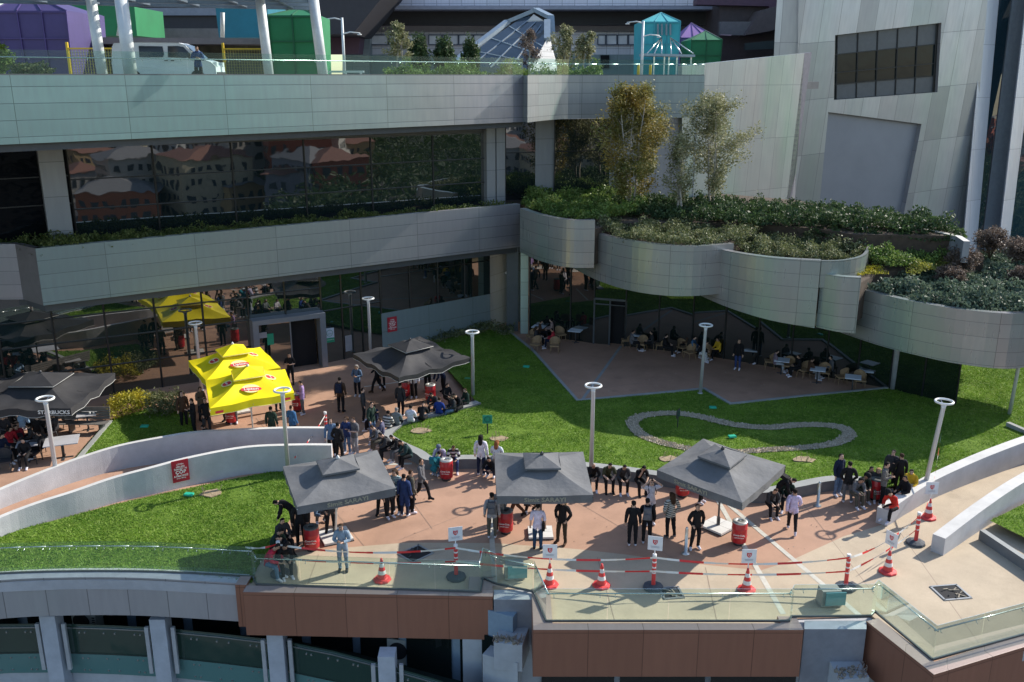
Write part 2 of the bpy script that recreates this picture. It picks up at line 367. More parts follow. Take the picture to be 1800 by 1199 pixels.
mr_ = nd(nt_, 'ShaderNodeMapRange'); mr_.inputs[1].default_value = .38; mr_.inputs[2].default_value = .62; nt_.links.new(n_.outputs['Fac'], mr_.inputs[0])
nt_.links.new(mixc(nt_, mr_.outputs[0], src_, (.075, .14, .02)), b_.inputs['Base Color'])

g = MB(); g.face([(-900, -900, -12), (900, -900, -12), (900, 900, -12), (-900, 900, -12)])
struct(g.build('street_ground', m_street))

# outline of the podium front, outer coping edge (plan), from left to right
fr_left = [xy(P(x, y, 0)) for x, y in ((-160, 1040), (0, 1023), (123, 1018), (250, 1019), (427, 1029))]
b1 = [P(427, 1046, 0), P(865, 1055, 0)]
pod = [(-45, 24)] + fr_left + [xy(P(*q)) for q in ((432, 1045), (865, 1053), (868, 1044), (938, 1048), (940, 1110), (1412, 1111), (1414, 1100), (1524, 1098), (1640, 1185), (1800, 1143), (1960, 1100))] + [(26, 27), (30, 80), (-45, 80)]
g = MB(); g.prism(pod, -.35, -.03); struct(g.build('podium_slab', m_conc))
# terracotta sheet, beige sheet above it
g = MB(); g.face([(p[0], p[1], 0.0) for p in ([(-45, 24)] + offset(fr_left, .25) + [xy(P(*q)) for q in ((445, 1030), (850, 1040), (870, 1036), (945, 1040), (962, 1096), (1388, 1097), (1390, 1088), (1530, 1084), (1640, 1165), (1800, 1123), (1960, 1083))] + [(26, 27), (30, 80), (-45, 80)])])
struct(g.build('terracotta_paving', m_terra))
beige = [xy(P(*q)) for q in ((425, 1029), (455, 985), (540, 968), (629, 961), (714, 954), (868, 955), (1010, 965), (1100, 975), (1200, 989), (1337, 1003), (1387, 987), (1483, 943), (1550, 923), (1600, 900), (1650, 868), (1700, 838), (1800, 802), (1900, 770), (1960, 1078), (1800, 1119), (1640, 1162), (1532, 1083), (1390, 1087), (1388, 1096), (962, 1095), (945, 1040), (850, 1039))]
g = MB(); g.face([(p[0], p[1], .005) for p in beige]); struct(g.build('beige_paving', m_beige))
def stripe(a, b, w, z, mat=None, name='floor_line'):
    a, b = P(*a), P(*b); d = (b-a).normalized(); n = Vector((-d.y, d.x, 0))*w/2; g = MB()
    g.face([(*xy(a-n), z), (*xy(b-n), z), (*xy(b+n), z), (*xy(a+n), z)]); return struct(g.build(name, mat or m_white))
stripe((1272, 880), (1513, 1084), .17, .0095); stripe((1262, 880), (1377, 1080), .17, .0095); stripe((862, 905), (870, 1030), .17, .0095)
stripe((1092, 608), (1024, 702), .16, .0055, m_kcap); [stripe((a0, b0), (a1, b1), .016, .0058 if b0 < 955 else .0098, M('joint', (.25, .18, .14), rough=.9), 'paving_joint') for a0, b0, a1, b1 in ((590, 700, 760, 930), (450, 735, 640, 960), (1010, 880, 1190, 985), (900, 640+230, 700, 950), (1400, 870, 1560, 1075), (1560, 905, 1720, 1130), (1050, 980, 1080, 1090), (1240, 998, 1260, 1092), (560, 975, 540, 1030), (950, 640, 1120, 702), (1100, 625, 1300, 705), (1000, 690, 1300, 650), (1300, 650, 1440, 695))]
stripe((627, 818), (724, 815), .16, .0055)
stripe((640, 680), (760, 664), .12, .0055)

# --- main lawn between terrace, seat wall and ramp
ZL = .30
seat_px = [(836, 704), (766, 723), (697, 740), (672, 762), (690, 778), (728, 796), (748, 808), (790, 808), (835, 807), (930, 812), (1050, 822), (1137, 833), (1230, 848), (1300, 862), (1345, 866), (1404, 856), (1463, 845), (1510, 845), (1545, 858)]
seat = [xy(P(x, y, .42)) for x, y in seat_px]
seat_s = [seat[0], seat[1]] + [tuple(p[:2]) for p in smooth(seat[2:], 5)]
lawn_back = [xy(P(*q)) for q in ((748, 605), (800, 592), (862, 580), (896, 586), (935, 618), (1013, 707), (1120, 697), (1237, 686), (1283, 713), (1420, 698), (1563, 684), (1620, 698), (1680, 713))]
lawn_main = offset(seat_s, .12)[::1] + [xy(P(1640, 838, .3)), xy(P(1700, 806, .3)), xy(P(1800, 768, .3)), (36, 41), (38, 62), (19.4, 58), xy(P(1685, 655))] + lawn_back[::-1]
def seg_dist(X, Y, pts):
    D = np.full(X.shape, 1e9)
    for i in range(len(pts)-1):
        ax, ay = pts[i][:2]; bx, by = pts[i+1][:2]; dx, dy = bx-ax, by-ay; L2 = dx*dx+dy*dy+1e-9
        t = np.clip(((X-ax)*dx+(Y-ay)*dy)/L2, 0, 1); D = np.minimum(D, np.hypot(X-ax-t*dx, Y-ay-t*dy))
    return D
front_line = seat_s + [xy(P(1640, 838, .3)), xy(P(1700, 806, .3)), xy(P(1800, 768, .3)), (36, 41)]
def lawn_z(x, y):
    D = seg_dist(np.atleast_1d(np.asarray(x, float)), np.atleast_1d(np.asarray(y, float)), front_line)
    t = np.clip(1-(D-.5)/5.5, 0, 1); return .03+(.33-.03)*t*t*(3-2*t)
def sheet(name, poly, zf, mat, step=.7):
    """level-ish sheet over a plan polygon, triangulated finely enough to follow zf(x, y)"""
    xs = [p[0] for p in poly]; ys = [p[1] for p in poly]
    gx, gy = np.meshgrid(np.arange(min(xs), max(xs), step), np.arange(min(ys), max(ys), step)); gx = gx.ravel(); gy = gy.ravel()
    k = inpoly_np(gx, gy, poly); D = seg_dist(gx, gy, list(poly)+[poly[0]]); k &= D > step*.4
    vs = [Vector(p[:2]) for p in poly] + [Vector(p) for p in zip(gx[k], gy[k])]; n = len(poly)
    r = geometry.delaunay_2d_cdt(vs, [(i, (i+1) % n) for i in range(n)], [], 1, 1e-5)
    co = np.array([tuple(v) for v in r[0]]); z = zf(co[:, 0], co[:, 1]); 
    cx = [f for f in r[2] if inpoly(sum(co[i][0] for i in f)/len(f), sum(co[i][1] for i in f)/len(f), poly)]
    me = bpy.data.meshes.new(name); me.from_pydata([(a, b, c) for (a, b), c in zip(co, z)], [], cx); me.materials.append(mat)
    for p in me.polygons: p.use_smooth = True
    o = bpy.data.objects.new(name, me); COL.objects.link(o); return o
struct(sheet('lawn', lawn_main, lawn_z, m_grass))
lawnL = [xy(P(*q)) for q in ((-60, 962), (0, 941), (100, 915), (200, 888), (290, 868), (400, 845), (500, 826), (575, 816), (585, 830), (520, 900), (478, 960), (452, 1000), (443, 1026), (300, 1010), (120, 1007), (-60, 1015))]
struct(sheet('lawn', lawnL, lambda x, y: x*0+.03, m_grass, 1.))
lawnT = [xy(P(*q)) for q in ((193, 743), (262, 722), (330, 728), (345, 745), (335, 782), (230, 800), (150, 822), (100, 846))]
struct(sheet('lawn', lawnT, lambda x, y: x*0+.12, m_grass, 1.))
lawnR = [xy(P(*q)) for q in ((1738, 929), (1790, 903), (1860, 870), (1960, 840), (1960, 1010), (1870, 1000), (1800, 960))]
struct(sheet('lawn', lawnR, lambda x, y: x*0+.30, m_grass, 1.))

# grass blades over all lawns (one mass)
def tufts(poly, zf, dens, name):
    xs = [p[0] for p in poly]; ys = [p[1] for p in poly]; A = (max(xs)-min(xs))*(max(ys)-min(ys)); n = int(A*dens)
    X = RNG.uniform(min(xs), max(xs), n); Y = RNG.uniform(min(ys), max(ys), n); k = inpoly_np(X, Y, poly); X, Y = X[k], Y[k]
    k = (seg_dist(X, Y, gravel_c) > .26) if len(gravel_c) else np.ones(len(X), bool); X, Y = X[k], Y[k]
    k = Y < 58; X, Y = X[k], Y[k]
    wn = np.array([noise.noise(Vector((x*.55, y*.55, 3)))+.5*noise.noise(Vector((x*2.1, y*2.1, 9))) for x, y in zip(X, Y)]); k = RNG.random(len(X)) > np.clip((wn-.28)*3, 0, .85); X, Y = X[k], Y[k]
    Z = zf(X, Y); n = len(X); h = RNG.uniform(.025, .075, n); a = RNG.uniform(0, 2*np.pi, n); w_ = RNG.uniform(.01, .024, n); l = RNG.normal(0, .03, (n, 2))
    V = np.stack([np.stack([X-w_*np.cos(a), Y-w_*np.sin(a), Z], 1), np.stack([X+w_*np.cos(a), Y+w_*np.sin(a), Z], 1), np.stack([X+l[:, 0], Y+l[:, 1], Z+h], 1)], 1).reshape(-1, 3)
    return V
gp = [(1110, 741), (1128, 729), (1180, 724), (1230, 730), (1290, 744), (1350, 749), (1400, 745), (1450, 745), (1485, 752), (1492, 766), (1465, 780), (1410, 789), (1350, 792), (1250, 795), (1180, 784), (1130, 765), (1110, 741)]
gravel_c = [tuple(p[:2]) for p in smooth([xy(P(x, y, .12)) for x, y in gp], 5)]
m_grav = M('pale_gravel', (.42, .36, .27), rough=.95, var=.35, vs=18, bump=.8, bs=45)
gi = offset(gravel_c, .27); go = offset(gravel_c, -.27); g = MB()
zz = lambda p: float(lawn_z([p[0]], [p[1]])[0])+.03
for i in range(len(gi)-1):
    g.face([(*gi[i], zz(gi[i])), (*go[i], zz(go[i])), (*go[i+1], zz(go[i+1])), (*gi[i+1], zz(gi[i+1]))])
struct(g.build('gravel_path', m_grav))
nst = 9000; t_ = RNG.integers(0, len(gravel_c)-1, nst); f_ = RNG.random(nst); GC = np.array(gravel_c)
pc = GC[t_]*(1-f_)[:, None]+GC[t_+1]*f_[:, None] + RNG.uniform(-.26, .26, (nst, 2))
C_ = np.column_stack([pc, lawn_z(pc[:, 0], pc[:, 1])+.045]); V_, F_ = leaves(C_, .035, up=1.5, asp=.9)
tag(npmesh('gravel', V_, F_, M('pebbles', (.52, .46, .36), rough=.9, var=.5, vs=30)), 'pale loose pebbles filling the winding path in the big lawn', 'gravel', kind='stuff')
m_blade = LEAF('grass_blades', (.10, .21, .018), (.19, .33, .035), (.28, .38, .08), vs=.45)
VV = [tufts(lawn_main, lawn_z, 480, ''), tufts(lawnL, lambda x, y: x*0+.03, 560, ''), tufts(lawnT, lambda x, y: x*0+.12, 400, ''), tufts(lawnR, lambda x, y: x*0+.3, 400, '')]
for V_, nm, lb in zip(VV, range(4), ('short sunlit grass covering the big lawn behind the seat wall', 'grass of the lawn slope below the left ramp walls', 'grass patch beside the yellow flowering shrubs at left', 'grass of the small raised lawn at the right edge')):
    tag(npmesh('grass', V_, np.arange(len(V_)).reshape(-1, 3), m_blade), lb, 'grass', kind='stuff')

# --- low walls
def low_wall(name, pts, zb, zt, th, mats, label, cat='wall', parent=None):
    g = MB(); wall(g, pts, zb, zt, th, 0, 1); o = g.build(name, mats, parent); return tag(o, label, cat)
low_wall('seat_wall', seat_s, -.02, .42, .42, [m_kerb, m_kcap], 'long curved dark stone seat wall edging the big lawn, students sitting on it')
# kerb round the cafe terrace side of the lawn
low_wall('kerb', lawn_back[2:9]+lawn_back[9:11], -.01, .09, .16, [m_kcap, m_kcap], 'thin grey kerb between the shaded cafe terrace and the big lawn', 'kerb')
# ramp walls left
def ztop(px): return .62+.5*min(1, max(0, (px+60)/380))
wl1 = [(-120, 915), (0, 862), (67, 834), (132, 809), (208, 785), (283, 770), (340, 761), (400, 757), (500, 753), (573, 753)]
wl2 = [(-120, 968), (0, 911), (67, 885), (130, 865), (200, 841), (267, 823), (340, 804), (433, 787), (520, 783), (582, 783)]
for pxs, lb in ((wl1, 'upper pale curved ramp wall passing behind the ring lamp and the yellow umbrellas'), (wl2, 'lower pale curved ramp wall above the left lawn, red sign hung on it')):
    pts = [(*xy(P(x, y, ztop(x))), ztop(x)) for x, y in pxs]; sm = smooth(pts, 5)
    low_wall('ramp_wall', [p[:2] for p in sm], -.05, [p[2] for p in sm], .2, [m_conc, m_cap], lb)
# ramp walls right
for pxs, z, lb, th in (([(1563, 898, .6), (1600, 872, .66), (1643, 845, .75), (1700, 818, .85), (1760, 793, .95), (1830, 768, 1.0), (1930, 740, 1.05)], 0, 'pale concrete wall on the far side of the right ramp, a student in red leaning at its end', .42),
                       ([(1662, 947, .62), (1733, 893, .8), (1800, 848, .95), (1880, 805, 1.05), (1960, 770, 1.1)], 0, 'pale concrete wall on the near side of the right ramp, ending above the small raised lawn', .42)):
    pts = [(*xy(P(x, y, zz_)), zz_) for x, y, zz_ in pxs]; sm = smooth(pts, 5)
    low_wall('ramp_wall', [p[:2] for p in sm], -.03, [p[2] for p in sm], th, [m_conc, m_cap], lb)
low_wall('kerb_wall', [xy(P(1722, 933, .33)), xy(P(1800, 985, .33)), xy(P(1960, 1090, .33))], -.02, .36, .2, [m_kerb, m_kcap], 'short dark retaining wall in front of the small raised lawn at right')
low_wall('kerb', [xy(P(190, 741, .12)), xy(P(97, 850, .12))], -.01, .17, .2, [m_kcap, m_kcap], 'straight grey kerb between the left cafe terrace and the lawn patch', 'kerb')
low_wall('planter_edge', [xy(P(1768, 748, .35)), xy(P(1800, 762, .35)), xy(P(1850, 775, .35))], 0, .5, .2, [m_kcap, m_kcap], 'corner of a pale square planter at the far right edge')

# --- floor hatches
def hatch(px, w_, d_, rz, mats, label, broken=True):
    c = P(px[0], px[1], .0); t = empty('floor_hatch', c, rz, label, 'floor hatch')
    g = MB()
    for sx, sy, lx, ly in ((0, 1, w_, .06), (0, -1, w_, .06), (1, 0, .06, d_), (-1, 0, .06, d_)):
        g.box((sx*w_/2, sy*d_/2, .018), (lx+.05 if lx > .1 else lx, ly, .03))
    g.build('frame', mats[0], t)
    g = MB(); g.box((0, 0, .012), (w_-.06, d_-.06, .01)); g.build('pit', mats[1], t)
    g = MB(); rr = random.Random(int(px[0]))
    for i in range(9 if broken else 5):
        a = Vector((rr.uniform(-w_, w_)*.4, rr.uniform(-d_, d_)*.4, .03)); b = a+Vector((rr.uniform(-.3, .3), rr.uniform(-.25, .25), rr.uniform(0, .06)))
        b.x = max(-w_*.45, min(w_*.45, b.x)); b.y = max(-d_*.45, min(d_*.45, b.y)); g.bar(a, b, .03, .02)
    g.build('debris', mats[2], t)['kind'] = 'stuff'
m_frame = M('hatch_steel', (.35, .36, .36), rough=.4, metal=.6); m_dark = M('dark_void', (.012, .013, .015), rough=.9)
m_deb = M('broken_stone', (.30, .26, .2), rough=.9, var=.4, vs=12)
hatch((731, 974), .85, .75, R(45), (m_frame, m_dark, M('dark_grate', (.05, .06, .07), rough=.6)), 'dark square floor grate set diagonally in the shade between the two left umbrellas', False)
hatch((1671, 1042), .85, .75, R(8), (m_frame, m_dark, m_deb), 'open square floor pit full of rubble near the right balustrade')
hatch((1180, 1043), .6, .6, R(8), (m_frame, m_dark, m_deb), 'open floor pit with broken stone beside the middle striped post')
# bare patches in the lawns
m_dirt = M('bare_soil', (.33, .25, .16), rough=.95, var=.3, vs=8)
for i, (x, y, lb) in enumerate(((740, 757, 'bare sandy patch with twigs near the left end of the seat wall'), (877, 769, 'bare patch with dry stalks behind the girl with auburn hair'), (1413, 806, 'bare patch beside the right end of the gravel path'), (1178, 806, 'bare patch left of the tilted umbrella'), (372, 868, 'small bare patch near the red sign on the left lawn'))):
    p = P(x, y, .33 if i < 4 else .03); g = MB(); n = 14; rr = random.Random(i)
    z0 = (float(lawn_z([p.x], [p.y])[0]) if i < 4 else .03)+.05
    ring = [(p.x+math.cos(a*6.283/n)*rr.uniform(.3, .5), p.y+math.sin(a*6.283/n)*rr.uniform(.2, .4), z0) for a in range(n)]
    g.prism([q[:2] for q in ring], z0-.1, z0)
    for k in range(8):
        a = rr.uniform(0, 6.28); b = Vector((p.x+.3*math.cos(a), p.y+.25*math.sin(a), z0)); g.bar(b, b+Vector((rr.uniform(-.1, .1), rr.uniform(-.1, .1), .22)), .015)
    tag(g.build('soil_patch', m_dirt), lb, 'soil patch')

# litter: butts, scraps and leaves trodden over the paving
n = 900; X = RNG.uniform(-22, 20, n); Y = RNG.uniform(27, 47, n); k = ~inpoly_np(X, Y, lawn_main) & ~inpoly_np(X, Y, lawnL) & ~inpoly_np(X, Y, lawnT) & inpoly_np(X, Y, pod); X, Y = X[k], Y[k]
V_, F_ = leaves(np.column_stack([X, Y, np.full(len(X), .016)]), .022, up=12.); tag(npmesh('litter', V_, F_, M('litter_scraps', (.45, .42, .36), rough=.9, var=.6, vs=3)), 'scraps and cigarette ends scattered over the paving', 'litter', kind='stuff')
# ------------------------------------------------------------------ main building
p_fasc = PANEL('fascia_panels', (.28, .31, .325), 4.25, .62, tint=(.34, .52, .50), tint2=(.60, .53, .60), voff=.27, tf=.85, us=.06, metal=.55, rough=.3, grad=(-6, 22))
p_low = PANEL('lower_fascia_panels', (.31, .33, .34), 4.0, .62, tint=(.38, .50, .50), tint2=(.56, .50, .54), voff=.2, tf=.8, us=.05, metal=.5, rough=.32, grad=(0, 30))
p_curve = PANEL('curved_panels', (.34, .36, .35), 3.6, .62, tint=(.38, .52, .47), tint2=(.60, .50, .50), voff=.1, tf=.8, us=.16, metal=.45, rough=.28)
p_col = PANEL('column_panels', (.30, .31, .33), 2., 1.6, tint=(.45, .5, .5), tint2=(.5, .48, .5), metal=.3)
p_wallg = PANEL('wall_panels', (.20, .25, .26), 3.2, 1.1, tint=(.45, .5, .5), tint2=(.5, .5, .5), tf=.3, metal=.2, rough=.45)
g_up = MIRROR('upper_glass', (.010, .018, .020), ior=2.7, wob=.005, ws=.7)
g_lo = MIRROR('ground_glass', (.008, .018, .016), ior=2.9, wob=.004, ws=.5)
g_caf = MIRROR('cafe_glass', (.008, .014, .013), ior=2.3, wob=.003, ws=.4)
m_mull = M('dark_mullion', (.02, .022, .024), rough=.4, metal=.3)
m_soff = M('soffit', (.06, .065, .07), rough=.6, var=.1)
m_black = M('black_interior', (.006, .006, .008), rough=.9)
m_louv = PANEL('louvre_band', (.13, .135, .14), 4., .09, seam=.02, tf=0, metal=.3, dark=.5)
m_greyf = M('grey_frame', (.15, .165, .19), rough=.5, metal=.2, var=.06)
m_spand = M('spandrel', (.04, .055, .055), rough=.25)

bld = empty('college_building', (0, 50, 0), 0, 'long grey metal clad building with mirrored windows, wrapping round the plaza', 'building')
MI = Matrix.Translation((0, -50, 0))
def bp(o): o.parent = bld; o.matrix_parent_inverse = MI; return o
def sub(o, par): o.parent = par; return o
U0, U1 = Vector((-19.4, 35.4)), Vector((.62, 53.4)); Ud = (U1-U0).normalized(); UL = U0-Ud*14
ZT = 15.03
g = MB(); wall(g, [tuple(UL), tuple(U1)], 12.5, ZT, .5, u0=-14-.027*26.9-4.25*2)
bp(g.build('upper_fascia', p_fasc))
s2 = [xy(P(x, y, 12.5)) for x, y in ((918, 216.5), (967, 211), (1017, 208.5))]
s2 = [tuple(U1)] + [tuple(p[:2]) for p in smooth(s2+[(9.0, 58.6), (12, 59.5)], 4)][1:]
g = MB(); wall(g, s2, 12.5, ZT, .5); bp(g.build('curved_fascia', PANEL('curved_fascia_panels', (.31, .325, .325), 2.3, .62, tint=(.42, .54, .5), tint2=(.55, .52, .5), voff=.27, tf=.6, us=.1, metal=.35)))
# lower fascia with its left return
LA, LB = xy(P(62, 437, 7.8)), xy(P(914, 358.5, 7.8)); LR = (-22.2, 40.6); LL = (-36, 40.2)
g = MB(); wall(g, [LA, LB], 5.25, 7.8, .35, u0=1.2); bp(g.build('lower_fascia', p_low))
g = MB(); wall(g, [LR, (LA[0]-.02, LA[1]+.02)], 5.25, 7.8, .3); bp(g.build('fascia_return', M('brown_grey_panel', (.17, .165, .17), rough=.4, metal=.3, dirt=.4)))
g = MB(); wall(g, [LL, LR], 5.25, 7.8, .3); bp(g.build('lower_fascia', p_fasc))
# soffits and slabs
A1, B1 = Vector((-21.1, 43.5)), Vector((-1.3, 55.7)); d1 = (B1-A1).normalized()
A0 = Vector((-1.4, 54.7)); B0 = Vector((-10.3, 47.5)); d0 = (B0-A0).normalized(); C0 = Vector((-10.3, 47.5))+Vector((-.88, -.475))*24
g = MB(); g.prism([tuple(UL+Vector((.3, .5))), tuple(U1+Vector((0, .45))), (0.5, 62), (-40, 62), (-44, 40)], 12.2, 12.49); g.prism([(LL[0], LL[1]+.3), (LR[0], LR[1]+.3), (LA[0]-.1, LA[1]+.3), (LB[0], LB[1]+.3), (1, 62), (-36, 62)], 4.9, 5.24)
bp(g.build('soffit', m_soff))
g = MB(); g.prism([(LL[0], LL[1]+.3), (LR[0], LR[1]+.3), (LA[0]+.2, LA[1]+.35), (LB[0], LB[1]+.35), (1, 62), (-36, 62)], 5.3, 7.45)
bp(g.build('planter_soil', m_soil))

def glazing(A, B, z0, z1, n, rows, mat, name='window', fr=.07, spand=None):
    """n bays between plan points A and B; every bay a window with its mullions as frame"""
    A, B = Vector(A[:2]), Vector(B[:2]); d = (B-A)/n; L = d.length; t = d.normalized(); nr = Vector((t.y, -t.x))
    if nr.dot(-A) < 0: nr = -nr
    for i in range(n):
        a, b = A+d*i, A+d*(i+1); g = MB()
        f = [(a.x, a.y, z0), (b.x, b.y, z0), (b.x, b.y, z1), (a.x, a.y, z1)]
        g.face(f if (b-a).cross(nr) < 0 else f[::-1])
        w = bp(g.build(name, mat)); g = MB()
        o = nr*.03
        g.bar((a.x+o.x, a.y+o.y, z0), (a.x+o.x, a.y+o.y, z1), fr, fr)
        for r in rows: g.bar((a.x+o.x+t.x*fr/2, a.y+o.y+t.y*fr/2, r), (b.x+o.x-t.x*fr/2, b.y+o.y-t.y*fr/2, r), fr*.8, fr*.8)
        f = g.build('frame', m_mull); f.parent = w
# upper windows (px 122..858) and darker end left of the column
zu0, zu1 = 7.5, 11.75
glazing(A1-d1*9, A1+d1*.3, zu0, zu1, 2, (9.2, 10.5), MIRROR('dark_end_glass', (.004, .006, .008), ior=1.25))
glazing(A1+d1*.3, B1+d1*.0, zu0, zu1, 6, (8.9, 10.3), g_up)
g = MB(); wall(g, [tuple(A1-d1*9), tuple(B1+d1*.3)], 11.75, 12.5, .3); bp(g.build('louvre_band', m_louv))
g = MB(); ca = A1-d1*.8; wall(g, [tuple(ca+Vector((.15, -.5))), tuple(ca+d1*1.05+Vector((.15, -.5)))], 7.4, 12.49, .9); bp(g.build('column', p_col))
ra, rb = PL(856, 300, tuple(B1), tuple(B1+d1)), PL(888, 300, tuple(B1), tuple(B1+d1))
g = MB(); wall(g, [(ra.x, ra.y-.4), ((ra.x+rb.x)/2-.03, (ra.y+rb.y)/2-.4)], 7.2, 12.49, .8); bp(g.build('column', p_col)); g = MB(); wall(g, [((ra.x+rb.x)/2+.03, (ra.y+rb.y)/2-.35), (rb.x, rb.y-.35)], 7.2, 12.49, .9); bp(g.build('column', p_col))
# glazing beside the trees
A2, B2 = Vector((rb.x, 58.2)), Vector((6.3, 60.2))
glazing(A2, A2+(B2-A2)*.28, 7.3, 12.4, 1, (10.4,), g_up); glazing(A2+(B2-A2)*.46, B2, 7.6, 12.4, 1, (10.4,), g_up)
g = MB(); wall(g, [tuple(A2+(B2-A2)*.28), tuple(A2+(B2-A2)*.46)], 7.2, 12.49, .5); bp(g.build('column', p_col)); g = MB(); wall(g, [tuple(B2), (7.2, 60.3)], 7.2, 12.49, .5); bp(g.build('column', p_col))
g = MB(); wall(g, [(7.2, 60.3), (12.2, 62.1)], 6, 14.9, .4); bp(g.build('wall', PANEL('shade_wall_panels', (.3, .3, .33), 1.2, 2., tf=.3, metal=.3)))
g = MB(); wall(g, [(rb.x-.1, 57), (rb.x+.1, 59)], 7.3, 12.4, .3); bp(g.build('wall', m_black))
# ground floor, px right to left
def on0(px): v = PL(px, 600, tuple(A0), tuple(B0)); return Vector((v.x, v.y))
q860, q672, q570, qx = on0(862), on0(672), on0(568), C0; q440 = PL(441, 600, tuple(q570), tuple(q570+Vector((-.88, -.475)))); q440 = Vector((q440.x, q440.y))
g = MB(); wall(g, [tuple(q672), tuple(q860)], -.02, 2.2, .4); bp(g.build('wall', p_wallg))
glazing(q672, q860, 2.2, 5.25, 4, (4.3,), g_lo); glazing(q570, q672, 0, 5.25, 3, (2.9,), g_lo)
glazing(q440, q570, 3.0, 5.25, 2, (4.2,), g_lo); glazing(qx, q440, 0, 5.25, 9, (1.5, 2.9, 4.1), g_lo)
dx = (q570-q440).normalized(); nx = Vector((dx.y, -dx.x))
# portal
pt = MB(); z2 = 3.0
wall(pt, [tuple(q440+nx*.7), tuple(q440+dx*.3+nx*.7)], 0, z2-.25, .7); wall(pt, [tuple(q570-dx*.3+nx*.7), tuple(q570+nx*.7)], 0, z2-.25, .7)
wall(pt, [tuple(q440+nx*.72), tuple(q570+nx*.72)], z2-.25, z2, .72)
por = bp(pt.build('entrance_portal', m_greyf))
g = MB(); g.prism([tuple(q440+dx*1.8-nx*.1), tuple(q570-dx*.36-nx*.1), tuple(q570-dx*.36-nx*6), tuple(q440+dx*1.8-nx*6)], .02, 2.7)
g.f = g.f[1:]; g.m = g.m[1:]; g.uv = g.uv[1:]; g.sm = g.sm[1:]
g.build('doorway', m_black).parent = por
g = MB(); a, b = q440+dx*.37+nx*.4, q440+dx*2.0+nx*.4; g.face([(*a, .05), (*b, .05), (*b, 2.68), (*a, 2.68)]); dl = g.build('door', g_lo); dl.parent = por
g = MB(); g.bar((*(b), .02), (*(b), 2.69), .06); g.bar((*a, .05), (*b, .05), .05); g.build('frame', m_greyf).parent = dl
# corner: recessed dark wall and the pale green column
g = MB(); wall(g, [tuple(q860), (q860.x+1.0, q860.y+1.6), (.6, 56.4)], -.02, 5.25, .3); bp(g.build('wall', p_wallg))
cx = P(921.5, 586, 0); g = MB(); g.box((cx.x, cx.y+.2, 2.62), (.46, .6, 5.24)); bp(g.build('column', PANEL('green_column', (.42, .52, .47), 3, .8, tf=.1, metal=.3, rough=.35)))
g = MB(); g.box((cx.x-.72, cx.y+.9, 2.62), (.7, .9, 5.24)); bp(g.build('column', M('dark_column', (.07, .08, .085), rough=.5)))

# ---- curved planters over the cafe
def band(px, zt, zb, name='planter_wall', th=.35, k=5, u0=0., ext=()):
    pts = [P(x, y, z) for (x, y), z in zip(px, zt)]+[Vector((a, b, 0)) for a, b in ext]; d3 = [(p.x, p.y, z, b) for p, z, b in zip(pts, zt, zb)]
    sm = smooth([Vector(q) for q in d3], k); g = MB()
    wall(g, [q[:2] for q in sm], [q[3] for q in sm], [q[2] for q in sm], th, u0=u0); bp(g.build(name, p_curve))
    f = offset([q[:2] for q in sm], .12); bk = offset([q[:2] for q in sm], 3.0); g = MB()
    for i in range(len(f)-1):
        z = min(sm[i][3], sm[i+1][3])+.03
        g.face([(*f[i], sm[i][3]+.03), (*bk[i], sm[i][3]+.03), (*bk[i+1], sm[i+1][3]+.03), (*f[i+1], sm[i+1][3]+.03)])
    bp(g.build('soffit', m_soff)); return offset([q[:2] for q in sm], .2)
cA = band([(914, 366), (940, 375), (975, 383), (1010, 387), (1046, 387)], [7.8]*5, [5.28]*5)
cB = band([(1000, 392), (1046, 409), (1100, 422), (1160, 430), (1220, 433), (1290, 428)], [7.0]*6, [4.55, 4.5, 4.45, 4.45, 4.5, 4.5], u0=2.)
cC = band([(1235, 430), (1288, 443), (1360, 453), (1443, 458)], [6.75, 6.75, 6.78, 6.8], [4.1, 3.95, 3.75, 3.56], u0=5.)
cC2 = band([(1443.5, 480.5), (1480, 486), (1514, 488)], [6.15]*3, [3.55, 3.52, 3.5], u0=9.)
g = MB(); e = [tuple(p[:2]) for p in smooth([xy(P(1444, 458.3, 6.78)), xy(P(1486, 457, 6.78)), xy(P(1522, 447, 6.78)), xy(P(1532, 424, 6.78))], 4)]; wall(g, e, 5.5, 6.78, .15); bp(g.build('planter_wall', p_curve))
cD = band([(1425, 487), (1470, 496), (1514, 508), (1560, 520), (1617, 532), (1700, 545), (1800, 551)], [5.35]*12, [2.95, 2.95, 2.95, 2.95, 2.95, 2.92]+[2.9]*6, u0=12., ext=[(24.4, 39.4), (26.2, 41.4), (26.1, 43.2), (24.6, 45.2), (23.4, 49)])
# garden beds (soil tables under the planting)
for poly, z1, z0 in (([LB, *cA, (6, 50), (12, 50), (16, 48), xy(P(1500, 412, 7.3)), xy(P(1690, 415, 7.3)), xy(P(1600, 384, 7.3)), xy(P(1400, 352, 7.3)), (14, 63), (12, 60.8), (7, 60.2), (2, 58)], 7.3, 5.4), ([*cB, (12.5, 48), (6, 51)], 6.75, 4.7), ([*cC, (18, 47), (24, 46), (16, 48.5), (12, 49.5)], 6.2, 4.3), ([*cC2, xy(P(1540, 480, 5.9)), xy(P(1700, 455, 5.9)), xy(P(1700, 425, 6.2)), xy(P(1520, 425, 6.2)), xy(P(1450, 450, 6))], 5.85, 4.0),
                     ([*cD, xy(P(1700, 455, 5.05)), xy(P(1530, 484, 5.05))], 5.05, 3.1)):
    g = MB(); g.prism([tuple(p[:2]) for p in poly], z0, z1); bp(g.build('planter_soil', m_soil))
g = MB(); kk = [(1500, 402), (1560, 398), (1620, 402), (1680, 415), (1694, 424)]; wall(g, [xy(P(x, y, 7.35)) for x, y in kk], 6.3, 7.35, .3, 0, 1); bp(g.build('planter_wall', [p_col, m_cap]))

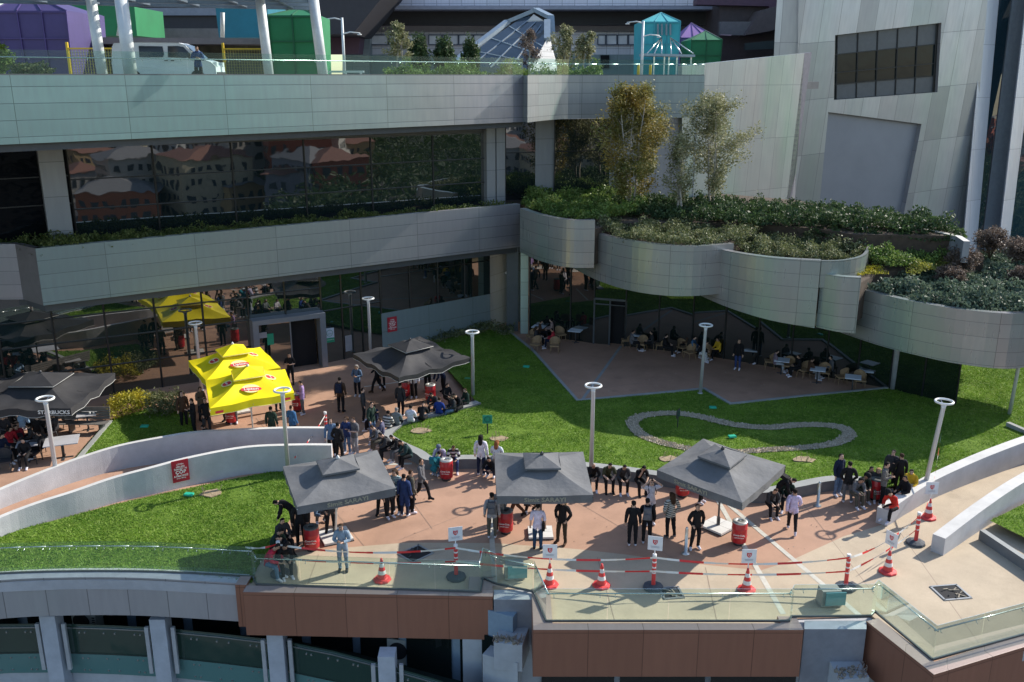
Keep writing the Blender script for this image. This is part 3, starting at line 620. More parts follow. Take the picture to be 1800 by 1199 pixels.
# ---- cafe curtain wall below
cw = [xy(P(*q)) for q in ((931, 591), (1002, 598), (1043, 604), (1098, 609), (1215, 622), (1330, 641), (1450, 663), (1563, 684), (1680, 713))]
cafe_line = list(cw)
for i in range(len(cw)-1):
    a, b = Vector(cw[i]), Vector(cw[i+1]); L = (b-a).length; n = max(1, round(L/1.7))
    if i == 2: continue
    glazing(a, b, 0.02, 5.2 if i < 4 else (4.4 if i < 6 else 3.7), n, (), g_caf, fr=.06)
glazing(cw[-1], (cw[-1][0]+2.2, cw[-1][1]+12), 0.02, 2.85, 6, (), CLEAR('side_clear_glass', (.35, .45, .38), 1.), fr=.06)
a, b = Vector(cw[2]), Vector(cw[3]); t = (b-a).normalized(); nn = Vector((t.y, -t.x)); g = MB()
for q in (a, (a+b)/2, b): g.bar((*q, 0), (*q, 2.7), .09)
g.bar((*a, 2.7), (*b, 2.7), .1); g.bar((*(a+nn*.03), 2.4), (*(b+nn*.03), 2.4), .05); dr = bp(g.build('door', M('door_frame_dark', (.06, .07, .08), rough=.4)))
g = MB(); g.face([(*(a), 0.02), (*((a+b)/2), .02), (*((a+b)/2), 2.65), (*a, 2.65)]); g.build('pane', g_caf).parent = dr
g = MB(); g.face([(*(a-t*.3-nn*.35), 0.01), (*(b+t*.3-nn*.35), .01), (*(b+t*.3-nn*.35), 2.9), (*(a-t*.3-nn*.35), 2.9)]); g.build('opening', m_black).parent = dr  # black sheet added behind the door, standing in for its unlit interior
glazing(a, b, 2.72, 5.2, 1, (), g_caf, fr=.06)
vb = P(1568, 683, 0); g = MB()
for tx in (-.05, 1.15): g.tube([(vb.x, vb.y-.12, 0), (vb.x+tx, vb.y-.2, 3.6)], .16, 10)
bp(g.build('column', M('pale_prop', (.3, .32, .34), rough=.5)))

# ---- clad wall linking to the tower
def polyplate(g, px, A, B, th=.3, mi=0, side=None, shear=0., shu=0.):
    v = [PL(x, y, A, B) for x, y in px]; t = Vector((B[0]-A[0], B[1]-A[1], 0)).normalized(); n = Vector((t.y, -t.x, 0))
    if n.dot(Vector((-A[0], -A[1], 0))) < 0: n = -n
    uv = [((p-Vector((A[0], A[1], 0))).dot(t)+shu*p.z, p.z-shear*(p-Vector((A[0], A[1], 0))).dot(t)) for p in v]
    s = (v[1]-v[0]).cross(v[2]-v[0]).dot(n); f = v if s > 0 else v[::-1]; u = uv if s > 0 else uv[::-1]
    g.face(f, mi, u); k = len(v)
    for i in range(k):
        a, b = f[i], f[(i+1) % k]; g.face([b, a, a-n*th, b-n*th], mi if side is None else side)
    return v, n, t
p_tow = PANEL('tower_panels', (.42, .43, .44), 1.75, 4.4, tint=(.44, .50, .46), tint2=(.56, .50, .50), tf=.7, us=.12, metal=.5, rough=.3, pv=.2, seam=.02)
WA, WB = (12.0, 62.0), (23.8, 70.0)
g = MB(); polyplate(g, [(1199, 385), (1379, 385), (1400, 300), (1414, 93.5), (1199, 116)], WA, WB, .4, 0, 0, 0, -.05)
lw = tag(g.build('clad_wall', PANEL('link_wall_panels', (.36, .385, .385), 1.25, 3.6, tint=(.40, .52, .44), tint2=(.55, .50, .50), tf=.75, us=.14, metal=.45, rough=.35, pv=.08, seam=.014)), 'pale metal clad wall behind the birches, its top edge rising towards the tower', 'wall')
g = MB(); polyplate(g, [(1379, 385), (1387, 385), (1427, 92), (1414, 93.5)], WA, WB, .4); o = g.build('end_panel', M('end_panel_metal', (.22, .21, .25), rough=.4, metal=.4)); o.parent = lw
# ---- tower
tw = empty('tower_building', (34, 80, 0), 0, 'leaning pale metal clad tower with slanted window and tilted blank panel, at top right', 'building')
TI = Matrix.Translation((-34, -80, 0))
def tp(o, par=None): o.parent = par or tw; o.matrix_parent_inverse = TI if not par else Matrix(); return o
T1, T2 = (24.8, 77.0), (45.2, 84.0)
def holed(px, holes, A, B, mat, depth=.45):
    outer = [PL(x, y, A, B) for x, y in px]; hs = [[PL(x, y, A, B) for x, y in h] for h in holes]
    t = Vector((B[0]-A[0], B[1]-A[1], 0)).normalized(); n = Vector((t.y, -t.x, 0)); A3 = Vector((A[0], A[1], 0))
    if n.dot(-A3) < 0: n = -n
    f2 = lambda p: Vector(((p-A3).dot(t), p.z)); vs = [f2(p) for p in outer]; ed = [(i, (i+1) % len(outer)) for i in range(len(outer))]
    for h in hs:
        k = len(vs); vs += [f2(p) for p in h]; ed += [(k+i, k+(i+1) % len(h)) for i in range(len(h))]
    r = geometry.delaunay_2d_cdt(vs, ed, [], 0, 1e-5); g = MB(); P2 = [tuple(f2(p)) for p in outer]; H2 = [[tuple(f2(p)) for p in h] for h in hs]
    for f in r[2]:
        c = (sum(r[0][i][0] for i in f)/len(f), sum(r[0][i][1] for i in f)/len(f))
        if inpoly(*c, P2) and not any(inpoly(*c, h) for h in H2):
            p3 = [A3+t*r[0][i][0]+Vector((0, 0, r[0][i][1])) for i in f]
            if (p3[1]-p3[0]).cross(p3[2]-p3[0]).dot(n) < 0: p3 = p3[::-1]
            g.face(p3, 0, [((p-A3).dot(t)-.075*p.z, p.z-.075*(p-A3).dot(t)) for p in p3])
    for h in hs:
        for i in range(len(h)):
            a, b = h[i], h[(i+1) % len(h)]; g.face([a, b, b-n*depth, a-n*depth], 0)
    return g.build('facade', mat), n, t
win = [(1468, 62), (1655, 40), (1648, 162), (1466, 176)]; rec = [(1456, 197), (1620, 218), (1585, 395), (1438, 385)]
fc, n, t = holed([(1405, -100), (1745, -100), (1736, 0), (1697, 440), (1396, 440), (1402, 120)], [win, rec], T1, T2, p_tow)
tp(fc)
def inset(px, A, B, d): 
    v = [PL(x, y, A, B)-n*d for x, y in px]; return v
g = MB(); v = inset(rec, T1, T2, .44); g.face(v[::-1] if (v[1]-v[0]).cross(v[2]-v[0]).dot(n) < 0 else v); tp(g.build('blank_panel', M('blue_grey_panel', (.25, .265, .30), rough=.45, metal=.4, var=.06, vs=.5)))
v = inset(win, T1, T2, .40); g = MB(); g.face(v[::-1] if (v[1]-v[0]).cross(v[2]-v[0]).dot(n) < 0 else v); wn = tp(g.build('window', MIRROR('tower_glass', (.010, .02, .024), ior=1.3, wob=.01)))
g = MB(); ln = lambda a, b, k: a+(b-a)*k
for k in (0.0, .045, .235, .42, .61, .80, .985, 1.0): g.bar(ln(v[0], v[1], k)+n*.04, ln(v[3], v[2], k)+n*.04, .09, .09)
for k in (0, .3, .58, .76, 1): g.bar(ln(v[0], v[3], k)+n*.045, ln(v[1], v[2], k)+n*.045, .08, .08)
tp(g.build('frame', m_mull)).matrix_parent_inverse = TI
for i in range(5):
    for (k0, k1) in ((.76, 1), (0, .3)):
        ks = (.045, .235, .42, .61, .80, .985); a, b = ln(v[0], v[3], k0), ln(v[0], v[3], k1); c, d = ln(v[1], v[2], k0), ln(v[1], v[2], k1)
        g = MB(); q = [ln(a, c, ks[i])+n*.02, ln(a, c, ks[i+1])+n*.02, ln(b, d, ks[i+1])+n*.02, ln(b, d, ks[i])+n*.02]; g.face(q[::-1] if (q[1]-q[0]).cross(q[2]-q[0]).dot(n) < 0 else q); tp(g.build('spandrel', M('spandrel_grey', (.09, .10, .11), rough=.35)))
# left sliver, top band, fins, dark glazing right
g = MB(); polyplate(g, [(1372, -100), (1406, -100), (1403, 110), (1398, 300), (1352, 300), (1362, 60)], (20.0, 78.5), (24.9, 77.2), .3, 0, 0); tp(g.build('side_facade', p_tow))
m_fin = PANEL('fin_panels', (.58, .60, .63), 5., 4.4, tf=.2, metal=.2, rough=.35, seam=.02)  # paler metal, the sun caught by the fins is put into the colour
def fin(px, ya, yb, mat, name='fin'):
    (a, b, c, d) = px; A = PY(a[0], a[1], ya); B = PY(b[0], b[1], yb); Cc = PY(c[0], c[1], yb-3.); D = PY(d[0], d[1], ya-3.)
    g = MB(); f = [D, Cc, B, A]; g.face(f); bk = [p+Vector((.15, .5, 0)) for p in f]; g.face(bk[::-1])
    for i in range(4): j = (i+1) % 4; g.face([f[j], f[i], bk[i], bk[j]])
    return tp(g.build(name, mat))
fin([(1740, -100), (1765, -100), (1714, 462), (1690, 462)], 83.5, 84.8, m_fin)
fin([(1816, -100), (1840, -100), (1770, 462), (1752, 462)], 84.0, 85.2, m_fin)
g = MB(); a, b, c, d = PY(1762, -100, 86.2), PY(1822, -100, 86.6), PY(1756, 460, 86.4), PY(1708, 460, 86.0); g.face([d, c, b, a]); o = tp(g.build('window', MIRROR('blue_glass', (.02, .05, .07), ior=2.4, wob=.01)))
g = MB(); a, b, c, d = PY(1832, -100, 86.7), PY(1980, -100, 87), PY(1980, 460, 86.4), PY(1766, 460, 86.2); g.face([d, c, b, a]); tp(g.build('window', MIRROR('blue_glass', (.02, .05, .07), ior=2.4, wob=.01)))
fin([(1792, -100), (1812, -100), (1756, 462), (1722, 462)], 85.6, 85.9, M('fin_shade_metal', (.26, .29, .32), rough=.4, metal=.3), 'fin')  # darker copy of the fin metal, its shade put into the colour
# tower body behind
g = MB(); g.prism([(26.5, 80.5), (46, 88.5), (56, 89), (56, 100), (33, 100)], -12, 24); tp(g.build('body', M('tower_body', (.2, .2, .21), rough=.6)))
# ------------------------------------------------------------------ podium front: parapets, copper planters, buttresses, balcony level
m_clear = CLEAR('balustrade_glass', (.89, .955, .92), .45)
m_rail = M('handrail_steel', (.62, .64, .63), rough=.25, metal=.9, var=.05)
m_cor = PANEL('copper_panels', (.33, .15, .095), 1.55, 3., tf=.25, metal=.25, rough=.5, seam=.012, tint=(.5, .5, .5), tint2=(.55, .48, .45), pv=.08)
m_cortop = PANEL('copper_coping', (.40, .30, .27), 1.55, 3., tf=.15, metal=.25, rough=.45, seam=.015, dark=.5)
m_ppan = PANEL('parapet_panels', (.38, .365, .365), 1.27, 3., tf=.2, metal=.25, rough=.5, seam=.016, pv=.06)
m_pcop = M('parapet_coping', (.46, .48, .50), rough=.45, metal=.2, dirt=.3)
def parapet(name, outer, th, z0, z1, mats, label, cat='parapet'):
    """top strip th deep behind the outer line, face down to z0"""
    g = MB(); wall(g, outer, z0, z1, th, 0, 1); return tag(g.build(name, mats), label, cat)
fl = [tuple(p[:2]) for p in smooth(fr_left, 5)]
parapet('parapet', fl, .55, -1.28, .06, [m_ppan, m_pcop], 'curved grey panelled parapet below the left lawn')
# copper 1
def pts0(px, z=.0): return [xy(P(x, y, z)) for x, y in px]
c1 = pts0(((427, 1046), (866, 1054))); o1 = parapet('copper_planter', c1, .38, -1.38, .10, [m_cor, m_cortop], 'rust brown panelled parapet box below the left half of the plaza balustrade', 'parapet box')
g = MB(); a, b = c1[0], fl[-1]; wall(g, [(a[0]-.0, a[1]+.4), (a[0]+.02, a[1]+.9)], -1.36, .10, .35, 0, 1); o = g.build('end_box', [m_cor, m_cortop]); o.parent = o1; g = MB()
wall(g, [(c1[1][0]-.75, c1[1][1]+.385), (c1[1][0]-.02, c1[1][1]+.385)], -1.36, .098, .75, 0, 1); o = g.build('end_box', [m_cor, m_cortop]); o.parent = o1
c2 = pts0(((937, 1113), (1412, 1113))); o2 = parapet('copper_planter', c2, .33, -1.42, .10, [m_cor, m_cortop], 'rust brown panelled parapet box projecting furthest, below the middle balustrade', 'parapet box')
g = MB(); wall(g, [(c2[0][0], c2[0][1]+.335), (c2[0][0]+.56, c2[0][1]+.335)], -1.40, .098, 1.62, 0, 1); o = g.build('end_box', [m_cor, m_cortop]); o.parent = o2; g = MB(); wall(g, [(c2[1][0]-.55, c2[1][1]+.335), (c2[1][0]-.01, c2[1][1]+.335)], -1.40, .098, .35, 0, 1)
o = g.build('end_box', [m_cor, m_cortop]); o.parent = o2
c3 = pts0(((1522, 1097), (1641, 1192), (1800, 1143), (1960, 1093))); parapet('copper_planter', c3, .42, -1.5, .10, [m_cor, m_cortop], 'rust brown parapet box turning the corner at bottom right', 'parapet box')
# buttress boxes in the two gaps
def buttress(x0, x1, ytop, yo, label, zb=-1.5):
    a, b = P(x0, ytop, .05), P(x1, ytop, .05); c, d = P(x1, yo, .05), P(x0, yo, .05)
    t = empty('buttress', ((a.x+b.x)/2, (a.y+c.y)/2, 0), 0, label, 'buttress'); I = Matrix.Translation(-t.location)
    g = MB(); g.prism([xy(d), xy(c), xy(b), xy(a)], zb, .05, 0, 1); o = g.build('body', [M('grey_clad', (.27, .28, .31), rough=.5, metal=.2, dirt=.5), m_pcop]); o.parent = t; o.matrix_parent_inverse = I
    return t, I
t1, I1 = buttress(868, 937, 1037, 1054, 'grey buttress with torn open top and bare steel between the two copper boxes')
t2, I2 = buttress(1414, 1523, 1091, 1106, 'wide grey buttress with broken beam end, right of the middle copper box', -1.9)
m_plas = M('blue_white_plaster', (.42, .45, .48), rough=.8, var=.08, dirt=.4)
def stub(t, I, px0, px1, z, zlow, label=None, wide=None):
    """beam stub leaving the podium, running towards the viewer"""
    a, b, c, d = [P(x, y, z) for x, y in (px0[0], px0[1], px1[1], px1[0])]
    g = MB(); g.prism([xy(d), xy(c), xy(b), xy(a)], zlow, z); o = g.build('beam_stub', m_plas); o.parent = t; o.matrix_parent_inverse = I
    g = MB(); rr = random.Random(5); m = (Vector(c)+Vector(d))/2
    for i in range(26):
        p = Vector(d)+(Vector(c)-Vector(d))*rr.random()+(Vector(a)-Vector(d))*rr.uniform(0, .25); p.z = z-.02
        q = [p]; 
        for k in range(3): q.append(q[-1]+Vector((rr.uniform(-.06, .06), rr.uniform(-.06, .06), rr.uniform(.03, .10))))
        g.tube(q, .012, 5)
    o = g.build('bare_rebar', M('rusty_rebar', (.25, .2, .17), rough=.8, var=.4, vs=20)); o.parent = t; o.matrix_parent_inverse = I
    g = MB()
    for i in range(30):
        p = Vector(d)+(Vector(c)-Vector(d))*rr.random()+(Vector(a)-Vector(d))*rr.uniform(0, .3); s = rr.uniform(.03, .1); g.box((p.x, p.y, z+s*.3), (s, s*.8, s*.7), rr.uniform(0, 3))
    o = g.build('rubble', m_deb); o.parent = t; o.matrix_parent_inverse = I
stub(t1, I1, ((882, 1092), (932, 1096)), ((868, 1130), (918, 1134)), -.9, -1.8)
stub(t2, I2, ((1442, 1131), (1492, 1131)), ((1476, 1196), (1528, 1190)), -1.0, -2.1)
# big plastered pier bottom centre
v = [P(868, 1128, -1.5), P(917, 1132, -1.5), P(910, 1166, -1.5), P(848, 1150, -1.5)]
g = MB(); g.prism([xy(p) for p in v[::-1]], -6, -1.5); tag(g.build('plaster_pier', m_plas), 'pale plastered pier rising from below, in the gap between the two copper boxes', 'pier')

# glass balustrades
def balustrade(pts, z0, label, h=1.05, hr=.86, mod=1.35, side=1, rail=True, glass=None, name='glass_balustrade'):
    t = empty(name, (*pts[0][:2], z0), 0, label, 'balustrade'); I = Matrix.Translation((-pts[0][0], -pts[0][1], -z0))
    gl = glass or m_clear; r = MB(); br = MB(); rp = []
    for i in range(len(pts)-1):
        a, b = Vector(pts[i][:2]), Vector(pts[i+1][:2]); L = (b-a).length; d = (b-a)/L; n = Vector((-d.y, d.x))*side; k = max(1, round(L/mod))
        for j in range(k):
            p, q = a+d*(L*j/k+.008), a+d*(L*(j+1)/k-.008); g = MB()
            vs = [(*(p-n*.008), z0), (*(q-n*.008), z0), (*(q+n*.008), z0), (*(p+n*.008), z0)]; vt = [(x, y, z0+h) for x, y, _ in vs]
            g.poly(vs+vt, [(0, 1, 2, 3), (7, 6, 5, 4), (0, 4, 5, 1), (1, 5, 6, 2), (2, 6, 7, 3), (3, 7, 4, 0)])
            o = g.build('glass_panel', gl); o.parent = t; o.matrix_parent_inverse = I
            for e in (.12, .88):
                c = p+(q-p)*e; br.tube([(*c, z0+hr-.09), (*(c+n*.05), z0+hr-.08), (*(c+n*.06), z0+hr)], .012, 5)
        rp += [(*(a+n*.06), z0+hr), (*(b+n*.06), z0+hr)]
        g = MB()
        g.bar((*a, z0+.02), (*b, z0+.02), .05, .06); o = g.build('base_channel', M('channel', (.12, .13, .13), rough=.4, metal=.5)); o.parent = t; o.matrix_parent_inverse = I
    if rail:
        for i in range(0, len(rp), 2): r.tube([rp[i], rp[i+1]], .022, 8)
        o = r.build('handrail', m_rail); o.parent = t; o.matrix_parent_inverse = I
        o = br.build('bracket', m_rail); o.parent = t; o.matrix_parent_inverse = I
    return t
bl = [tuple(p[:2]) for p in smooth(pts0(((-120, 1022), (0, 1012), (133, 1008), (283, 1009), (445, 1018))), 3)]
balustrade(bl+pts0(((452, 1032),)), .06, 'curved glass balustrade along the edge of the left lawn', mod=1.6)
balustrade(pts0(((452, 1033), (845, 1047), (849, 1022), (872, 1032), (937, 1046))), .10, 'glass balustrade above the left copper box, bending round the grey buttress', mod=1.45)
balustrade(pts0(((938, 1046), (960, 1098), (1387, 1098), (1391, 1090), (1530, 1089), (1537, 1081), (1638, 1166), (1800, 1121), (1960, 1077))), .10, 'long glass balustrade along the right half of the plaza edge, ending round the corner', mod=1.6)
# spotlights boxes behind the glass
for x, y, lb in ((905, 1022, 'glass fronted floodlight box behind the balustrade above the narrow buttress'), (1462, 1070, 'glass fronted floodlight box behind the balustrade above the wide buttress')):
    p = P(x, y, 0); t = empty('floodlight', p, R(4), lb, 'floodlight')
    g = MB(); g.box((0, .25, .28), (.62, .42, .5), 0, 0, .9); g.build('housing', M('flood_housing', (.3, .3, .28), rough=.6, dirt=.3), t)
    g = MB(); g.box((.08, -.02, .33), (.6, .03, .42), 0, 0); g.build('glass', MIRROR('flood_glass', (.12, .3, .33), ior=1.6), t)

# ---- balcony level under the left parapet
bal = empty('lower_facade', (-8, 27, -3), 0, 'shaded lower storey with glass fronted balconies and white piers, below the parapet', 'facade'); BI = Matrix.Translation((8, -27, 3))
def bb(o, par=None): o.parent = par or bal; o.matrix_parent_inverse = BI if not par else Matrix(); return o
line_px = [(-120, 1106), (0, 1097), (95, 1096), (190, 1099), (290, 1104), (390, 1114), (500, 1127), (585, 1144), (665, 1165), (760, 1192), (860, 1225)]
LN = [P(x, y, -2.1) for x, y in line_px]
g = MB(); up = [xy(p) for p in LN]; wb = offset(up, 1.5)
wall(g, wb, -3.2, -.36, .3); bb(g.build('back_wall', M('blue_plaster', (.22, .30, .38), rough=.8, dirt=.3)))
g = MB(); ws = offset(up, 1.45)
for i in range(len(ws)-1):
    p, q = Vector(ws[i]), Vector(ws[i+1]); p, q = p+(q-p)*.08, q-(q-p)*.08; g.face([(*p, -3.15), (*q, -3.15), (*q, -1.2), (*p, -1.2)])
bb(g.build('window', MIRROR('balcony_window', (.01, .015, .015), ior=1.7)))
g = MB(); ff = offset(up, -.02)
for i in range(len(up)-1): g.face([(*ff[i], -3.16), (*ff[i+1], -3.16), (*wb[i+1], -3.16), (*wb[i], -3.16)])
bb(g.build('balcony_floor', M('balcony_floor', (.03, .05, .04), rough=.9, var=.3)))
m_gsp = MIRROR('green_spandrel_glass', (.10, .21, .20), ior=1.7, rough=.08)
m_gb = MIRROR('green_balcony_glass', (.025, .055, .042), ior=2.0, rough=.06, wob=.02)
g = MB(); wall(g, offset(up, .1), -6, -3.9, .2); bb(g.build('wall', m_plas))
for i in range(len(up)-1):
    a, b = Vector(up[i]), Vector(up[i+1]); d = (b-a).normalized(); 
    g = MB(); g.face([(*a, -3.2), (*b, -3.2), (*b, -2.1), (*a, -2.1)]); bb(g.build('balcony_glass', m_gb))
    g = MB(); g.face([(*a, -3.95), (*b, -3.95), (*b, -3.22), (*a, -3.22)]); bb(g.build('spandrel_glass', m_gsp))
    g = MB(); n = Vector((d.y, -d.x))*.03; g.bar((*(a+n), -2.22), (*(b+n), -2.22), .03)
    for e in (.1, .45, .55, .9):
        for z in (-2.4, -3.35, -3.8): c = a+(b-a)*e+n*.3; g.box((c.x, c.y, z), (.05, .04, .05))
    bb(g.build('glass_fixings', m_rail))
m_pier = M('pier_white', (.42, .45, .5), rough=.75, dirt=.3)
for x, y in ((97, 1097), (287, 1103), (490, 1125), (683, 1168)):
    p = P(x, y, -2.1); g = MB(); g.box((p.x, p.y-.16, -3.5), (.5, .5, 3.9)); pr = bb(g.build('pier', m_pier))
    for s in (-1, 1):
        g = MB(); g.box((p.x+s*.42, p.y-.27, -2.75), (.12, .10, 1.7)); o = g.build('side_plate', m_pcop); o.parent = bal; o.matrix_parent_inverse = BI
for x, y, lb in ((420/3, 1086, 'grey air conditioner on the balcony under the left parapet'), (704, 1138, 'pale air conditioner with round grille under the left copper box')):
    p = P(x, y, -2.3); t = empty('air_conditioner', (p.x, p.y+.5, -3.15), R(-10), lb, 'air conditioner')
    g = MB(); g.box((0, 0, .45), (.9, .4, .9)); g.build('casing', M('ac_casing', (.42, .42, .38), rough=.5, dirt=.3), t)
    g = MB(); g.lathe([(.3, 0), (.3, .03), (.27, .03)], 20); o = g.build('fan_grille', m_dark, t); o.rotation_euler = (R(90), 0, 0); o.location = (-.1, -.2, .5)
    g = MB(); [g.box((.36, -.21, .2+.08*i), (.1, .02, .03)) for i in range(7)]; g.build('vent', m_dark, t)
# right lower part
g = MB(); wall(g, [(-1.5, 24.2), (26, 24.9)], -9, -.36, .3); bb(g.build('back_wall', m_plas))
g = MB()
for x0, x1 in ((952, 1080), (1090, 1240), (1250, 1400), (1540, 1620)):
    a, b = PY(x0, 1188, 24.15), PY(x1, 1188, 24.15); g.face([(a.x, 24.17, a.z-.9), (b.x, 24.17, a.z-.9), (b.x, 24.17, a.z), (a.x, 24.17, a.z)])
bb(g.build('window', MIRROR('balcony_window', (.01, .015, .015), ior=1.7)))
g = MB(); a = PY(1100, 1182, 24.1); g.box((8, 24.1, a.z+.02), (14, .08, .05)); bb(g.build('sill', m_pcop))
# ------------------------------------------------------------------ top deck and what stands on it
ZD = 14.6
g = MB(); dk = [tuple(UL+Vector((.2, .45))), tuple(U1+Vector((.1, .4))), *[tuple(Vector(p)+Vector((0, .4))) for p in s2[2:]], (12.2, 62.4), (22.3, 69.3), (17, 80), (17, 101), (70, 101), (90, 190), (-130, 190), (-60, 20)]
g.prism(dk, 14.1, ZD); struct(g.build('upper_deck', M('deck_paving', (.24, .23, .22), rough=.85)))
m_bluec = CLEAR('deck_balustrade_glass', (.84, .93, .90), .05)
def railpts(px): return [tuple(Vector(p[:2])) for p in px]
up_line = [tuple(UL+Vector((.05, .25))), tuple(U1+Vector((0, .25)))]
balustrade(up_line, ZT, 'long glass balustrade on top of the upper fascia, white van behind it', h=.93, hr=.66, mod=2.1, glass=m_bluec)
balustrade([tuple(Vector(p)+Vector((.02, .25))) for p in s2[1:]], ZT, 'glass balustrade on the curved end of the upper fascia', h=.93, hr=.66, mod=2.1, glass=m_bluec)

# canopy of the deck: leaning white columns carrying a louvred glass roof
m_wcol = M('white_steel', (.62, .65, .65), rough=.45, metal=.1, dirt=.2)
can = empty('glass_canopy', (-14, 44, ZD), 0, 'louvred glass and steel canopy on leaning white columns at top left', 'canopy'); CI = Matrix.Translation((14, -44, -ZD))
def cb_(o): o.parent = can; o.matrix_parent_inverse = CI; return o
for (xb, xt, Y, r) in ((180, 160, 41, .22), (230, 213, 40.2, .27), (473, 457, 45, .22), (568, 551, 47.5, .25)):
    a = PY(xb, 133, Y); b = PY(xt, 0, Y); d = b-a; g = MB(); g.tube([a-d*((a.z-ZD)/d.z), b+d*.10], r, 14); cb_(g.build('column', m_wcol))
g = MB(); g.tube([PY(207, 63, 50), PY(214, 20, 50)], .08, 8); g.tube([PY(391, 66, 52), PY(391, 22, 52)], .12, 8); cb_(g.build('strut', m_wcol))
c00, c10, c11, c01 = PY(-80, 8, 40), PY(575, 21, 47), PY(700, -30, 47), PY(-80, -60, 36)
z = 18.6; m_can = M('canopy_metal', (.20, .25, .30), rough=.35, metal=.4)
g = MB()
A_, B_ = Vector((-25.5, 48, z)), Vector((-10.5, 53, z)); dd = (B_-A_).normalized(); nn_ = Vector((.1, -1, 0)).normalized(); L_ = (B_-A_).length
for k in range(5): g.bar(A_+nn_*(k*2.6), B_+nn_*(k*2.6), .24, .32)
for i in range(int(L_/2.4)+1): p = A_+dd*(i*2.4); g.bar(p-nn_*.3, p+nn_*10.6, .16, .24)
cb_(g.build('roof_beams', m_can))
g = MB()
for i in range(int(L_/.62)):
    p = A_+dd*(i*.62)+Vector((0, 0, .35)); q = p+dd*.5+Vector((0, 0, .16)); g.face([p-nn_*.2, p+nn_*10.5, q+nn_*10.5, q-nn_*.2])
cb_(g.build('glass_louvres', CLEAR('canopy_glass', (.16, .24, .30), 1.)))

# parked van
def make_van():
    p = PY(300, 133, 47.5); t = empty('parked_van', (p.x, 47.5, ZD), R(4), 'white panel van parked behind the deck balustrade, side windows facing the plaza', 'van')
    mw = M('white_car_paint', (.75, .78, .80), rough=.3, var=.03); mg = M('van_glass', (.02, .025, .03), rough=.1); mt = M('tyre_rubber', (.03, .03, .03), rough=.8); mb = M('black_plastic', (.03, .03, .035), rough=.6)
    prof = [(-2.45, .42), (-2.47, 1.0), (-2.40, 1.75), (-2.3, 1.93), (-1.0, 1.97), (.75, 1.95), (1.05, 1.84), (1.65, 1.25), (2.25, 1.05), (2.45, .85), (2.47, .42)]
    bm = bmesh.new(); rows = []
    for y, s in ((-.88, 1), (-.95, 0), (.95, 0), (.88, 1)):
        row = []
        for x, z in prof:
            k = max(0, (z-1.0))*.13; yy = math.copysign(abs(y)-k, y) ; row.append(bm.verts.new((x*(.985 if s else 1), yy, z-(.03 if s and z > .5 else 0) if not s else z*.985+.01)))
        rows.append(row)
    n = len(prof)
    for i in range(3):
        for j in range(n-1): bm.faces.new((rows[i][j], rows[i][j+1], rows[i+1][j+1], rows[i+1][j]))
        bm.faces.new((rows[i][0], rows[i+1][0], rows[i+1][-1], rows[i][-1]))
    bm.faces.new(rows[0]); bm.faces.new(rows[3][::-1]); bmesh.ops.recalc_face_normals(bm, faces=bm.faces)
    me = bpy.data.meshes.new('body'); bm.to_mesh(me); bm.free(); me.materials.append(mw); o = bpy.data.objects.new('body', me); COL.objects.link(o); o.parent = t
    def win(pts, nm='side_window', off=-.99):
        g = MB(); f = []
        for x, z in pts: k = max(0, (z-1.0))*.13; f.append((x, off+k+.095-.0, z))
        f2 = [(x, y-.018, z) for x, y, z in f]; g.face(f2); 
        for i in range(len(f)): j = (i+1) % len(f); g.face([f[i], f[j], f2[j], f2[i]])
        return g.build(nm, mg, t)
    win([(-1.15, 1.28), (-.05, 1.28), (0.02, 1.40), (-.03, 1.78), (-1.15, 1.80)]); win([(.2, 1.28), (1.02, 1.24), (1.38, 1.32), (.95, 1.76), (.72, 1.80), (.22, 1.79)])
    g = MB(); g.face([(1.69, -.8, 1.27), (1.69, .8, 1.27), (1.1, .72, 1.84), (1.1, -.72, 1.84)]); g.build('windscreen', mg, t)
    for x in (-1.5, 1.55):
        for y in (-.93, .93):
            g = MB(); g.lathe([(.0, -.1), (.30, -.1), (.34, -.06), (.34, .06), (.30, .1), (0, .1)], 20, caps=False); w_ = g.build('wheel', mt, t); w_.rotation_euler = (R(90), 0, 0); w_.location = (x, y*.93, .34)
            g = MB(); g.lathe([(0, .105), (.19, .11), (.21, .1)], 12, caps=False); q = g.build('rim', m_rail, w_); q.rotation_euler = (0, R(180) if y < 0 else 0, 0)
    g = MB(); g.box((2.38, -.62, .95), (.2, .34, .2)); g.build('headlight', M('headlight', (.75, .8, .82), rough=.1), t)
    g = MB(); g.box((2.38, .62, .95), (.2, .34, .2)); g.build('headlight', M('headlight', (.75, .8, .82), rough=.1), t)
    g = MB(); g.box((2.42, 0, .48), (.16, 1.7, .22)); g.box((-2.45, 0, .48), (.12, 1.7, .2)); g.build('bumper', mb, t)
    for s in (-1, 1): g = MB(); g.box((1.28, s*1.04, 1.33), (.1, .16, .24)); g.build('wing_mirror', mb, t)
    g = MB(); [g.box((x, -.95, 1.12), (.16, .04, .04)) for x in (.12, .42)]; g.build('door_handle', mb, t)
    g = MB(); g.box((-2.46, -.72, 1.25), (.05, .16, .5)); g.build('tail_light', M('red_lamp', (.4, .02, .03), rough=.3), t)
make_van()

